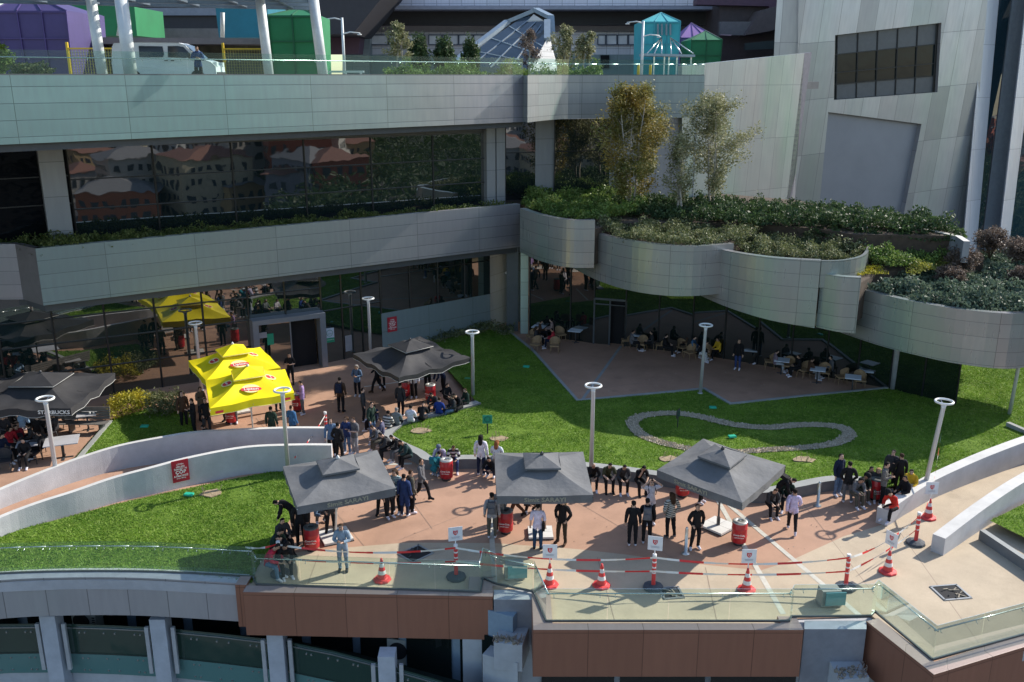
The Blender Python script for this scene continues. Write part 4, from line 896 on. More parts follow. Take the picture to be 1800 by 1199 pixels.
# yellow mesh fence and concrete shelter beam
m_yel = M('yellow_steel', (.62, .42, .02), rough=.5)
def mesh_fence(x0, x1, Y, y0, label):
    a, b = PY(x0, y0, Y), PY(x1, y0, Y); t = empty('mesh_fence', (a.x, Y, ZD), 0, label, 'fence'); L = b.x-a.x; H = a.z-ZD
    for x in (0, L): g = MB(); g.bar((x, 0, 0), (x, 0, H+.25 if x == 0 else H+.1), .12); g.build('post', m_yel, t)
    g = MB(); g.bar((0.06, 0, H-.1), (L-.06, 0, H-.1), .08); g.build('rail', m_yel, t)
    g = MB()
    for i in range(int(L/.16)): g.bar((i*.16+.1, .02, .1), (i*.16+.1, .02, H-.15), .02)
    for i in range(int(H/.16)): g.bar((.05, .03, .1+i*.16), (L-.05, .03, .1+i*.16), .02)
    g.build('wire_mesh', M('olive_wire', (.30, .26, .06), rough=.6), t)
mesh_fence(118, 205, 56, 82, 'yellow framed mesh fence between the purple pavilion and the van')
mesh_fence(392, 466, 58, 83, 'yellow framed mesh fence between the van and the green net pavilion')
m_bconc = M('brown_concrete', (.20, .18, .175), rough=.8, dirt=.4)
def plate(name, px, Y, dep, mat, label=None, cat=None, par=None, extra=None):
    """upright block whose front outline is given at distance Y, dep metres deep"""
    v = [PY(x, y, Y) for x, y in px]; g = MB(); n = len(v); A = sum(v[i].x*v[(i+1) % n].z-v[(i+1) % n].x*v[i].z for i in range(n))
    if A < 0: v = v[::-1]
    bk = [p+Vector((0, dep, 0)) for p in v]; g.face(v); g.face(bk[::-1])
    for i in range(n): j = (i+1) % n; g.face([v[j], v[i], bk[i], bk[j]])
    o = g.build(name, mat, par)
    if label: tag(o, label, cat)
    return o
B0_ = 165
sh = plate('shelter', [(112, 65), (482, 68), (482, 78), (112, 77)], 60, 3, m_bconc, 'low concrete shelter roof behind the van and the yellow fences', 'shelter')
for x in (126, 300, 470):
    plate('pillar', [(x, 77), (x+9, 77), (x+9, B0_), (x, B0_)], 60.3, .6, m_bconc, par=sh)
plate('back_wall', [(130, 76), (475, 76), (475, B0_), (130, B0_)], 62.6, .3, M('dim_olive_wall', (.10, .095, .07), rough=.8, var=.5, vs=1.2), par=sh)

# coloured mesh pavilions
def NET(name, col): 
    m = M(name, col, rough=.65, var=.12, vs=.7); return m
m_pur, m_grn, m_teal = NET('purple_net', (.06, .045, .15)), NET('green_net', (.01, .17, .06)), NET('teal_net', (.01, .15, .21))
m_lgrn, m_lpur, m_cyan = NET('light_green_net', (.03, .40, .10)), NET('lilac_net', (.25, .14, .38)), NET('cyan_net', (.04, .36, .40))
m_seam = M('net_seam', (.02, .05, .05), rough=.7)
def pavilion(name, px0, px1, ytop, yeave, apex, Y, dep, mat, seam_c, label, side=True, top_w=None, rib=3):
    a, b = PY(px0, yeave, Y), PY(px1, yeave, Y); ze = a.z; za = PY(apex, ytop, Y+dep/2).z; w = b.x-a.x; cx = PY(apex, ytop, Y+dep/2).x
    t = empty(name, ((a.x+b.x)/2, Y, ZD), 0, label, 'pavilion'); ox = (a.x+b.x)/2; g = MB()
    lo = [(a.x-ox+w*.03, .0, 0), (b.x-ox-w*.03, .0, 0), (b.x-ox-w*.03, dep, 0), (a.x-ox+w*.03, dep, 0)]
    hi = [(a.x-ox, -.1, ze-ZD), (b.x-ox, -.1, ze-ZD), (b.x-ox, dep+.1, ze-ZD), (a.x-ox, dep+.1, ze-ZD)]
    for i in range(4): j = (i+1) % 4; g.face([lo[i], lo[j], hi[j], hi[i]])
    g.build('net_wall', mat, t); g = MB(); ap = (cx-ox, dep/2, za-ZD)
    for i in range(4): j = (i+1) % 4; g.face([hi[i], hi[j], ap])
    g.build('net_roof', mat, t); g = MB()
    for i in range(rib+1):
        k = i/rib; g.bar(Vector(lo[0]).lerp(Vector(lo[1]), k)+Vector((0, -.05, 0)), Vector(hi[0]).lerp(Vector(hi[1]), k)+Vector((0, -.05, 0)), .07)
        g.bar(Vector(hi[0]).lerp(Vector(hi[1]), k)+Vector((0, -.03, .02)), Vector(ap), .06)
    for z in (.35, .62, .98): g.bar(Vector(lo[0]).lerp(Vector(hi[0]), z)+Vector((0, -.06, 0)), Vector(lo[1]).lerp(Vector(hi[1]), z)+Vector((0, -.06, 0)), .07)
    g.build('frame', seam_c, t); return t
darker = lambda n, c: M(n, c, rough=.6)
pavilion('net_pavilion', -12, 118, -14, 19, 50, 57, 5, m_pur, darker('purple_frame', (.06, .04, .16)), 'purple net covered pavilion at the far left of the deck')
pavilion('net_pavilion', 472, 556, 14, 27, 528, 56, 4, m_grn, darker('green_frame', (.005, .10, .04)), 'green net covered pavilion between two leaning white columns', rib=2)
plate('screen_block', [(127, 8), (236, 12), (241, 63), (127, 63)], 75, 6, m_grn, 'bright green screened block above the shelter roof, left of the dark building', 'screen')
plate('screen_block', [(95, 0), (150, 0), (150, 60), (95, 60)], 80, 6, m_teal, 'teal screened block peeping out between the purple pavilion and the green block', 'screen')
plate('screen_block', [(378, 8), (470, 8), (470, 66), (385, 66)], 75, 6, m_teal, 'teal screened block left of the green net pavilion', 'screen')
ob = plate('dark_building', [(225, -40), (700, -40), (620, 60), (225, 60)], 92, 12, M('dark_cladding', (.03, .028, .035), rough=.6), 'dark clad building seen between the coloured screens at top left', 'building')
plate('floor_band', [(236, 14), (460, 14), (460, 27), (236, 27)], 91.5, .5, M('blue_grey_band', (.20, .22, .27), rough=.6), par=ob)
plate('floor_band', [(228, 50), (398, 50), (398, 70), (228, 70)], 84, 1, m_bconc, par=ob)
plate('maroon_wing', [(565, 5), (640, 5), (630, 95), (560, 95)], 100, 3, M('maroon_cladding', (.09, .045, .07), rough=.6), par=ob)
plate('light_window', [(566, 18), (578, 18), (578, 28), (566, 28)], 99.7, .3, M('pink_blind', (.35, .25, .28), rough=.6), par=ob)
plate('light_window', [(568, 50), (577, 50), (577, 59), (568, 59)], 99.7, .3, M('pink_blind', (.35, .25, .28), rough=.6), par=ob)

# long white building with ribbon windows under a deep dark eave
far = tag(plate('wall', [(602, 55), (1268, 55), (1268, 190), (602, 190)], 110, 14, PANEL('far_white_panels', (.72, .70, .76), 1.35, 1.5, tf=.1, metal=.05, rough=.6, seam=.03)), None)
fb = empty('ribbon_window_building', (3, 112, ZD), 0, 'long white panelled building with ribbon windows under a deep dark eave', 'building'); FI = Matrix.Translation((-3, -112, -ZD))
def fp(o): o.parent = fb; o.matrix_parent_inverse = FI; return o
fp(far)
fp(plate('wall', [(600, -60), (1350, -60), (1350, 10), (602, 10)], 105, 3, PANEL('far_white_panels', (.72, .70, .76), 1.35, 1.5)))
fp(plate('ledge', [(602, 10), (1352, 11), (1352, 16.5), (602, 16.5)], 103.5, 3, M('ledge_grey', (.27, .28, .34), rough=.6)))
fp(plate('eave', [(606, 16.5), (1345, 16.5), (1268, 44), (648, 44)], 107, 1.5, M('dark_eave', (.035, .034, .036), rough=.8)))
fp(plate('upper_band', [(648, 43), (1268, 43), (1268, 55), (648, 55)], 109.2, 1, M('taupe_band', (.14, .135, .14), rough=.7)))
fp(plate('side_wing', [(602, 22), (626, 45), (650, 46), (650, 190), (602, 190)], 108, 3, PANEL('wing_panels', (.25, .29, .30), 2, 2, tf=.2, metal=.1)))
mwin = M('pale_blinds', (.72, .73, .78), rough=.5, var=.15, vs=.6)
for x0, x1 in ((651, 683), (683, 715), (715, 747), (753, 777), (777, 806), (806, 832), (832, 856), (1050, 1065), (1065, 1085), (1085, 1104), (1104, 1124), (605, 613), (613, 624)):
    y0, y1 = (62, 78) if x0 > 630 else (68, 82)
    w_ = fp(plate('window', [(x0+1.2, y0), (x1-1.2, y0), (x1-1.2, y1), (x0+1.2, y1)], 109.6 if x0 > 630 else 107.8, .3, mwin))
    v = [PY(x, y, (109.5 if x0 > 630 else 107.7)) for x, y in ((x0+.6, y0-.6), (x1-.6, y0-.6), (x1-.6, y1+.6), (x0+.6, y1+.6))]; g = MB()
    for i in range(4): g.bar(v[i], v[(i+1) % 4], .13, .13)
    fp(g.build('frame', M('blue_mullion', (.10, .12, .17), rough=.5)))
fp(plate('base_band', [(602, 96), (1120, 96), (1120, 190), (602, 190)], 109.3, .6, PANEL('green_grey_base', (.24, .30, .30), 2., 3., tf=.1, metal=0, rough=.6)))
fp(plate('doorway', [(1056, 97), (1071, 97), (1071, 120), (1056, 120)], 109.0, .2, m_black))
# brown dark building right
db = plate('brown_building', [(1265, -60), (1420, -60), (1420, 190), (1265, 190)], 100, 12, M('brown_cladding', (.06, .045, .047), rough=.6, var=.2), 'dark brown building with folded roof between the green pavilion and the tower', 'building')
plate('folded_roof', [(1338, 18), (1405, 0), (1405, 40), (1352, 55), (1310, 62), (1330, 30)], 97, 3, M('brown_fold', (.10, .08, .08), rough=.6), par=db)
plate('paler_band', [(1267, 38), (1330, 38), (1310, 62), (1267, 62)], 98, 1, M('taupe_band', (.14, .135, .14)), par=db)  # taupe band, paler than the brown front
plate('light_strip', [(1267, 60), (1287, 61), (1285, 63), (1267, 62)], 97.5, .3, M('pink_blind', (.35, .25, .28)), par=db)
plate('window_band', [(1310, 76), (1362, 71), (1362, 86), (1310, 88)], 97, .5, m_spand, par=db)
plate('soffit_edge', [(1225, -2), (1370, -12), (1370, 24), (1352, 22), (1352, 11), (1225, 8)], 99, 2, M('maroon_cladding', (.09, .045, .07), rough=.6), par=db)

# faceted glass skylight
def skylight():
    Y = 78; t = empty('faceted_skylight', PY(900, 120, Y), 0, 'faceted glass skylight like a leaning crystal, trees in front of it', 'skylight'); I = Matrix.Translation(-t.location)
    mf = M('skylight_frame', (.26, .32, .37), rough=.4, metal=.3); gl = MIRROR('skylight_glass', (.02, .035, .05), ior=1.35, rough=.08); wh = PANEL('white_louvre_panel', (.62, .62, .62), 4, .35, tf=.05, metal=.1, rough=.4)
    v = lambda x, y, dy=0: PY(x, y, Y+dy)
    def add(nm, pts, mat):
        g = MB(); n = (pts[1]-pts[0]).cross(pts[2]-pts[0]); g.face(pts if n.dot(Vector((0, -1, 0))) > 0 else pts[::-1]); o = g.build(nm, mat); o.parent = t; o.matrix_parent_inverse = I; return o
    add('glass_facet', [v(797, 112, -4), v(925, 26, 3), v(960, 38, 0), v(961, 68, -3), v(930, 125, -8)], gl)
    add('small_facet', [v(926, 38, -.5), v(938, 25, -.5), v(957, 37, -.5)], wh)
    add('white_facet', [v(929, 125, -8.2), v(962, 68, -3.2), v(970, 66, 0), v(983, 125, 0)], wh)
    g = MB(); ch = [v(795, 112, -4.2), v(892, 38, 2.6), v(942, 17, 3), v(968, 30, 0), v(970, 66, -1), v(983, 128, 0)]
    for i in range(len(ch)-1): g.bar(ch[i], ch[i+1], .55, .3)
    g.bar(v(962, 37, -.3), v(962, 70, -3.3), .5, .3)
    o = g.build('edge_frame', mf); o.parent = t; o.matrix_parent_inverse = I
    g = MB()
    for k in (.25, .5, .75):
        g.bar(v(797, 112, -4).lerp(v(930, 125, -8), k)+Vector((0, -.1, 0)), v(925, 26, 3).lerp(v(961, 50, -1), k)+Vector((0, -.1, 0)), .07)
        g.bar(v(797, 112, -4).lerp(v(925, 26, 3), k)+Vector((0, -.1, 0)), v(930, 125, -8).lerp(v(961, 68, -3), k)+Vector((0, -.1, 0)), .07)
    o = g.build('glazing_bars', mf); o.parent = t; o.matrix_parent_inverse = I
skylight()
# pavilions at right of the deck
tp_ = pavilion('net_pavilion', 1128, 1196, 22, 38, 1162, 84, 5, m_cyan, darker('cyan_frame', (.05, .30, .36)), 'turquoise pavilion with peaked roof and cable stayed awning')
plate('slot_windows', [(1155, 42), (1158, 42), (1158, 62), (1155, 62)], 83.7, .1, M('slot_grey', (.2, .25, .28)), par=None).parent = None
bpy.data.objects['slot_windows'].parent = tp_; bpy.data.objects['slot_windows'].matrix_parent_inverse = Matrix.Translation(-tp_.location)
for x in (1162, 1170, 1177):
    o = plate('slot_windows', [(x, 42), (x+3, 42), (x+3, 62), (x, 62)], 83.7, .1, M('slot_grey', (.2, .25, .28))); o.parent = tp_; o.matrix_parent_inverse = Matrix.Translation(-tp_.location)
aw = plate('awning', [(1132, 94), (1222, 96), (1222, 100), (1132, 98)], 80, 3, M('awning_grey', (.30, .38, .40), rough=.5), 'thin grey awning hung on cables in front of the turquoise pavilion', 'awning')
g = MB()
for x in (1137, 1150, 1163, 1180, 1198, 1219): g.tube([PY(1163 if x < 1170 else 1178, 66, 83.2), PY(x, 94, 80.2)], .05, 5)
g.build('cables', m_rail, aw)
g = MB(); [g.bar(PY(x, 99, 81), (PY(x, 99, 81).x, 81, ZD), .12) for x in (1150, 1168, 1176, 1190, 1215)]; g.build('awning_posts', m_rail, aw)
pavilion('net_pavilion', 1196, 1262, 40, 66, 1215, 92, 5, m_lpur, darker('purple_frame', (.06, .04, .16)), 'purple pavilion half hidden behind the turquoise and green ones')
pavilion('net_pavilion', 1215, 1269, 54, 70, 1240, 86, 5, NET('dark_green_net', (.01, .15, .06)), darker('green_frame', (.005, .10, .04)), 'dark green pavilion right of the turquoise one', rib=2)
# lamps on the deck
def deck_lamp(x, ytop, Y, label, arms=2):
    p = PY(x, ytop, Y); t = empty('deck_lamp', (p.x, Y, ZD), 0, label, 'lamp post'); H = p.z-ZD; g = MB(); g.tube([(0, 0, 0), (0, 0, H)], [.11, .08], 10); g.build('pole', m_wcol, t)
    for k in range(arms):
        s = -1 if k == 0 else 1; z = H-.15-.9*k; g = MB(); g.tube([(0, 0, z), (s*.5, 0, z+.12), (s*1.2, -.05, z+.05)], [.05, .05, .03], 6); g.lathe([(.02, 0), (.16, -.05), (.14, -.10)], 10, (s*1.15, -.05, z+.02)); g.build('lamp_arm', m_wcol, t)
deck_lamp(1131, 37, 70, 'white twin arm lamp post in front of the turquoise pavilion'); deck_lamp(601, 31, 66, 'white twin arm lamp post at the left end of the white building')
for x in (1122, 1143):
    p = PY(x, 126, 63); g = MB(); g.lathe([(.09, 0), (.09, 1.05), (.07, 1.1)], 10, (0, 0, 0)); o = g.build('yellow_bollard', m_yel, None, (p.x, 63, ZD)); tag(o, 'yellow bollard left of the white lamp post' if x < 1130 else 'yellow bollard right of the white lamp post', 'bollard')
g = MB(); a, b = PY(575, 126, 58), PY(640, 127, 58)
g.bar((a.x, 58, a.z), (b.x, 58, a.z), .12, .12); [g.bar((x, 58, ZD), (x, 58, a.z-.06), .12) for x in (a.x+.2, (a.x+b.x)/2, b.x-.2)]
tag(g.build('barrier', m_wcol), 'low white barrier near the lamp post on the deck', 'barrier')
# ------------------------------------------------------------------ planting
lf_olive = LEAF('olive_leaf', (.065, .09, .03), (.16, .18, .075), (.32, .33, .19)); lf_dark = LEAF('dark_leaf', (.022, .05, .018), (.06, .10, .035), (.10, .15, .06))
lf_bright = LEAF('bright_leaf', (.07, .14, .025), (.16, .24, .05), (.26, .32, .10)); lf_blue = LEAF('juniper_leaf', (.05, .085, .06), (.13, .18, .12), (.17, .22, .15), vs=.9)
lf_brown = LEAF('brown_twig', (.10, .07, .055), (.17, .13, .10), (.26, .21, .18)); lf_yel = LEAF('yellow_leaf', (.16, .17, .02), (.50, .42, .02), (.65, .58, .08)); lf_autumn = LEAF('birch_leaf', (.11, .135, .03), (.26, .18, .03), (.42, .38, .16), vs=.55)
lf_birch = LEAF('birch_leaf_pale', (.15, .165, .07), (.27, .27, .13), (.48, .46, .30), vs=.5)
m_bark = M('pale_bark', (.34, .31, .26), rough=.9, var=.35, vs=14); m_bark2 = M('brown_bark', (.10, .08, .06), rough=.9, var=.3, vs=10)
def patch(name, poly, z, h, dens, size, mat, label, cat=None, spread=.25, low=.15, ns=.9, kind='stuff', over=0.):
    poly = [tuple(p[:2]) for p in poly]; xs = [p[0] for p in poly]; ys = [p[1] for p in poly]
    n = int((max(xs)-min(xs))*(max(ys)-min(ys))*dens); X = RNG.uniform(min(xs), max(xs), n); Y = RNG.uniform(min(ys), max(ys), n)
    k = inpoly_np(X, Y, poly); X, Y = X[k], Y[k]; H = np.array([h*(.55+.75*max(-.5, noise.noise(Vector((x*ns, y*ns, z)))+.45*noise.noise(Vector((x*2.7, y*2.7, 5+z))))) for x, y in zip(X, Y)])
    Z = z+H*np.sqrt(RNG.uniform(low, 1, len(X))); X += RNG.normal(0, spread*.4, len(X)); Y += RNG.normal(0, spread*.4, len(X))
    V, Fq = leaves(np.column_stack([X, Y, Z]), size, up=.6); o = npmesh(name, V, Fq, mat); tag(o, label, cat or name.replace('_', ' '), kind=kind); return o
def PP(px, z): return [xy(P(x, y, z)) for x, y in px]
patch('shrub_bed', PP([(917, 365), (950, 380), (990, 387), (1050, 390), (1100, 384), (1140, 372), (1130, 352), (1060, 340), (1000, 334), (935, 345)], 7.45), 7.4, 1.0, 420, .075, lf_bright, 'bright green shrubs filling the leftmost curved planter', 'shrubs')
patch('shrub_bed', PP([(1052, 414), (1100, 428), (1160, 436), (1220, 439), (1296, 432), (1330, 420), (1330, 400), (1250, 390), (1150, 380), (1070, 390)], 6.8), 6.75, .95, 560, .06, lf_olive, 'grey olive shrubs spilling over the second curved planter below the birches', 'shrubs')
patch('shrub_bed', PP([(1115, 380), (1200, 388), (1330, 398), (1420, 400), (1520, 406), (1680, 412), (1650, 396), (1560, 384), (1400, 372), (1250, 362), (1120, 358), (1060, 352), (1080, 366)], 7.4), 7.35, .95, 340, .085, lf_dark, 'dark green shrubs in the shade at the foot of the metal clad walls', 'shrubs', ns=1.4)
patch('shrub_bed', PP([(1120, 392), (1290, 402), (1400, 412), (1500, 424), (1690, 430), (1692, 414), (1500, 404), (1300, 392), (1150, 380)], 6.9), 6.85, .75, 420, .08, lf_dark, 'dark low shrubs between the hedge tops and the shaded planting behind', 'shrubs', ns=1.3)
patch('shrub_bed', PP([(1286, 446), (1360, 458), (1440, 463), (1512, 458), (1526, 432), (1500, 412), (1420, 400), (1340, 398), (1292, 420)], 6.3), 6.25, .95, 620, .06, lf_olive, 'olive brown hedge filling the third curved planter', 'shrubs', ns=1.6)
patch('shrub_bed', PP([(1520, 470), (1570, 480), (1640, 470), (1690, 455), (1690, 432), (1620, 420), (1540, 420), (1530, 445)], 5.9), 5.85, 1.1, 520, .07, lf_bright, 'bright green shrubs behind the lowest curved planter', 'shrubs', ns=1.1)
patch('shrub_bed', PP([(1455, 483), (1500, 487), (1560, 484), (1540, 474), (1500, 472), (1460, 478)], 5.85), 5.85, .35, 500, .045, lf_yel, 'low yellow flowering plants on the narrow planter ledge', 'flowers')
patch('shrub_bed', PP([(1600, 486), (1660, 475), (1700, 465), (1698, 450), (1650, 462), (1596, 478)], 5.85), 5.8, .6, 420, .05, LEAF('yellow_green_leaf', (.14, .17, .03), (.30, .30, .05), (.45, .42, .10)), 'yellow green plants between the bright shrubs and the blue green juniper', 'shrubs')
patch('juniper_bed', PP([(1505, 512), (1560, 527), (1617, 540), (1700, 553), (1800, 559), (1870, 560), (1870, 460), (1800, 448), (1700, 470), (1600, 492), (1530, 495)], 5.1), 5.05, .95, 520, .085, lf_blue, 'blue green spreading juniper covering the lowest curved planter at right', 'juniper', ns=.8)
def bush(name, c, r, hgt, n, size, mat, label, cat='shrub', group=None, flat=1., stem=True):
    t = empty(name, c, 0, label, cat, group); u = RNG.normal(size=(n, 3)); u /= np.linalg.norm(u, axis=1)[:, None]; q = RNG.random(n)**(1/2.4)
    k = np.array([.75+.5*noise.noise(Vector(a)*2.1+Vector(c)) for a in u]); C = u*(q*k)[:, None]*np.array([r, r*flat, hgt/2])+np.array([0, 0, hgt*.52]); C[:, 2] = np.maximum(C[:, 2], .03)
    V, Fq = leaves(C, size); npmesh('foliage', V, Fq, mat, t)
    if stem:
        g = MB(); rr = random.Random(n)
        for i in range(5): a = rr.uniform(0, 6.28); g.tube([(0, 0, -.1), (math.cos(a)*r*.3, math.sin(a)*r*.3, hgt*.5), (math.cos(a)*r*.6, math.sin(a)*r*.6, hgt*.85)], [.035, .02, .008], 5)
        g.build('stem', m_bark2, t)
    return t
for i, (x, y, z, r, h, lb) in enumerate(((1668, 500, 5.4, .9, .95, 'small russet shrub in front of the others, in the juniper planter'), (1690, 482, 5.6, 1.0, 1.5, 'brown feathery shrub in the middle of the juniper planter'), (1740, 452, 5.7, 1.2, 1.8, 'tall brown feathery shrub left of the rightmost ones, before the tower fins'), (1790, 470, 5.6, 1.1, 1.7, 'greyish brown shrub at the right edge behind the juniper'), (1800, 505, 5.3, .9, 1.1, 'reddish shrub lowest at the right edge'))):
    bush('brown_shrub', P(x, y, z), r, h, 5000, .05, lf_brown, lb)
# grass strip on the lower fascia
st = [Vector(LA)+Vector((.0, .15)), Vector(LB)+Vector((-.3, .15)), Vector(LB)+Vector((-.3, 1.1)), Vector(LA)+Vector((-.6, 3.2)), Vector(LR)+Vector((-8, 3.0)), Vector(LR)+Vector((-8, .4)), Vector(LR)+Vector((-.2, .3))]
patch('grass_strip', [tuple(p) for p in st], 7.4, .62, 420, .06, LEAF('strip_leaf', (.05, .085, .02), (.12, .16, .04), (.25, .26, .09)), 'rough grass and low plants along the top of the lower fascia', 'grass', ns=1.8)
# flower bed bottom left
patch('flower_bed', PP([(194, 738), (262, 726), (268, 700), (240, 702), (196, 712)], .15), .1, .95, 900, .05, lf_yel, 'yellow flowering shrubs at the foot of the mirrored wall, left of the yellow umbrellas', 'flowers', ns=2)
patch('shrub_bed', PP([(255, 736), (322, 733), (325, 708), (262, 702)], .15), .1, 1.0, 800, .05, lf_olive, 'brownish green shrubs between the yellow flowers and the group in black', 'shrubs', ns=2)
patch('shrub_bed', PP([(750, 608), (800, 596), (862, 586), (900, 590), (905, 575), (860, 574), (760, 592)], .1), .05, .7, 350, .06, lf_olive, 'low plants along the grey wall at the top corner of the big lawn', 'shrubs')
# hedge on the deck
ha, hb = PY(676, 133, 57), PY(1056, 133, 62); hp = [(ha.x, 56.5), (hb.x, 61.5), (hb.x, 63.5), (ha.x, 58.5)]
patch('deck_hedge', hp, 14.5, 1.3, 520, .08, lf_bright, 'clipped hedge behind the deck balustrade, below the skylight', 'hedge', ns=1.2)
bush('ornamental_grass', (PY(45, 133, 40).x, 40.5, 14.7), 1.15, 1.0, 3000, .06, lf_olive, 'tuft of pale grass in front of the purple pavilion', 'plant')
bush('deck_shrub', (PY(-4, 133, 44).x, 44, 14.6), .9, 2.3, 3000, .08, lf_bright, 'green shrub at the extreme left edge of the deck')
def tree(name, base, H, cw, cb, n, size, mat, label, stems=3, bark=m_bark, group=None, taper=.5, clump=10, seed=1, lean=0., oval=1.):
    """slender tree: stems with limbs, leaf clusters hung along the limbs"""
    rr = random.Random(seed); t = empty(name, base, 0, label, 'tree', group); g = MB(); tips = []
    for s in range(stems):
        a = rr.uniform(0, 6.28); top = Vector((math.cos(a)*cw*.16+lean, math.sin(a)*cw*.16, H*rr.uniform(.88, .98))); p0 = Vector((math.cos(a)*.12, math.sin(a)*.12, -.1))
        path = [p0+(top-p0)*k+Vector((rr.uniform(-.08, .08), rr.uniform(-.08, .08), 0))*(1 if 0 < k < 1 else 0) for k in (0, .2, .4, .6, .8, 1)]
        g.tube(path, [.08, .07, .055, .04, .025, .01], 7)
        for k in range(13):
            u = cb/H+(1-cb/H)*(k+.5)/13; q = u*5; i0 = min(4, int(q)); b = path[i0].lerp(path[i0+1], q-i0); a2 = rr.uniform(0, 6.28); v = (u-cb/H)/(1-cb/H)
            rad = cw/2*(math.sin(math.pi*min(1, v*.85+.18))**.8)*rr.uniform(.6, 1.1)*oval; tip = b+Vector((math.cos(a2)*rad, math.sin(a2)*rad, rad*rr.uniform(.35, .9)))
            tip.z = min(tip.z, H*1.02); mid = b.lerp(tip, .5)+Vector((0, 0, -.05*rad)); g.tube([b, mid, tip], [.022, .014, .005], 5); tips += [(b.lerp(tip, w_)) for w_ in (.35, .55, .75, .95)]
    g.build('trunk', bark, t); T = np.array([tuple(x) for x in tips]); idx = RNG.integers(0, len(T), n); sg = .045*H*.6
    C = T[idx]+RNG.normal(0, 1, (n, 3))*np.array([sg, sg, sg*1.15]); C = C[C[:, 2] > cb*.85]; V, Fq = leaves(C, size); npmesh('crown', V, Fq, mat, t); return t
b1_ = P(1106, 374, 7.4); tree('birch_tree', b1_, 7.4, 4.5, .9, 15000, .07, lf_autumn, 'tallest birch, golden brown foliage, leftmost of the three on the curved planters', 3, seed=3)
tree('birch_tree', P(1128, 366, 7.4), 7.2, 3.0, 2.2, 9000, .07, lf_birch, 'greener birch close behind the golden one', 2, seed=8)
tree('birch_tree', P(1198, 386, 7.2), 4.9, 2.0, 1.2, 4500, .06, lf_birch, 'smallest birch, thin crown, in the middle of the planter', 3, seed=5)
tree('birch_tree', P(1254, 378, 7.3), 7.0, 4.9, 1.4, 15000, .06, lf_birch, 'rightmost birch with wide thin crown before the clad wall', 3, seed=12)
for i, (x, Y, yt, cw, mt_, lb, sz, n, cb) in enumerate(((702, 62, 41, 2.0, lf_birch, 'small bare looking tree left of the dark deck shrubs', .07, 3200, 1.5), (928, 64, 48, 1.7, lf_brown, 'small brown tree in front of the skylight', .06, 2600, 1.0), (995, 66, 40, 1.9, lf_birch, 'pale small tree right of the skylight', .07, 3000, 1.0), (1030, 66, 55, 1.9, lf_birch, 'low spreading tree furthest right of the deck trees', .07, 2600, 1.3))):
    p = PY(x, 133, Y); H = ZAT(Y, yt)-ZD; tree('deck_tree', (p.x, Y, ZD), H, cw, cb, n, sz, mt_, lb, 2, seed=20+i)
for i, (x, Y, yt, r, lb) in enumerate(((738, 66, 57, .95, 'dense dark evergreen next to the small pale tree on the deck'), (781, 66, 59, 1.0, 'dense dark evergreen in the middle of the three on the deck'), (828, 68, 58, .9, 'dense dark evergreen half behind the skylight edge'), (992, 70, 70, .8, 'dark bush behind the pale tree right of the skylight'))):
    p = PY(x, 133, Y); bush('evergreen_shrub', (p.x, Y, ZD), r, ZAT(Y, yt)-ZD, 4200, .09, lf_dark, lb, 'shrub')
# what the long windows mirror: the wood and the town below the podium, beyond the viewer
def town():
    rr = random.Random(4); cols = [('tan', (.42, .30, .16)), ('brick red', (.33, .09, .05)), ('pale grey', (.40, .38, .34)), ('dark red', (.26, .08, .05)), ('cream', (.45, .40, .28)), ('slate grey', (.22, .22, .25)), ('rust', (.36, .13, .07)), ('white', (.5, .5, .48))]
    for i in range(56):
        ang = R(rr.uniform(124, 160)); d = rr.uniform(120, 330); x, y = -15+math.sin(ang)*d, 45+math.cos(ang)*d; cn, c = cols[i % 8]; st = 2+i//8
        w_, dp, h = rr.uniform(8, 15), rr.uniform(8, 13), st*2.8+1
        t = empty('town_building', (x, y, -12), rr.uniform(0, 1.5), '%s town building of %s storeys, mirrored in the long windows' % (cn, ('two', 'three', 'four', 'five', 'six', 'seven', 'eight')[st-2]), 'building', 'town buildings mirrored in the long windows')
        g = MB(); g.box((0, 0, h/2), (w_, dp, h)); g.build('wall', M('town_wall_%d' % (i % 8), c, rough=.85), t)
        g = MB()
        for fl in range(st):
            for s in range(int(w_/2.2)):
                for y_ in (-1, 1): g.box((-w_/2+1.4+s*2.2, y_*(dp/2+.02), 1.7+fl*2.8), (1.1, .1, 1.4))
            for s in range(int(dp/2.2)):
                for x_ in (-1, 1): g.box((x_*(w_/2+.02), -dp/2+1.4+s*2.2, 1.7+fl*2.8), (.1, 1.1, 1.4))
        g.build('windows', M('town_window', (.05, .06, .07), rough=.3), t)
        g = MB(); q = [(-w_/2-.4, -dp/2-.4, h), (w_/2+.4, -dp/2-.4, h), (w_/2+.4, dp/2+.4, h), (-w_/2-.4, dp/2+.4, h), (0, 0, h+2.2)]; g.poly(q, [(0, 1, 4), (1, 2, 4), (2, 3, 4), (3, 0, 4)]); g.build('roof', M('town_roof', (.22, .11, .08) , rough=.8) if i % 3 else M('town_roof_grey', (.2, .2, .2), rough=.8), t)
town()
n = 420; ang = RNG.uniform(R(98), R(134), n); d = RNG.uniform(70, 320, n); C = []
for a, dd_, r in zip(ang, d, RNG.uniform(2.5, 5, n)):
    c = np.array([-5+math.sin(a)*dd_, 50+math.cos(a)*dd_, -9+r*.6]); u = RNG.normal(size=(420, 3)); u /= np.linalg.norm(u, axis=1)[:, None]; C.append(c+u*r*RNG.uniform(.7, 1.05, (420, 1))*np.array([1, 1, 1.2]))
V, Fq = leaves(np.concatenate(C), .36); tag(npmesh('woodland', V, Fq, lf_dark), 'dense green wood beyond the podium, mirrored in the right half of the long windows', 'wood', kind='stuff')
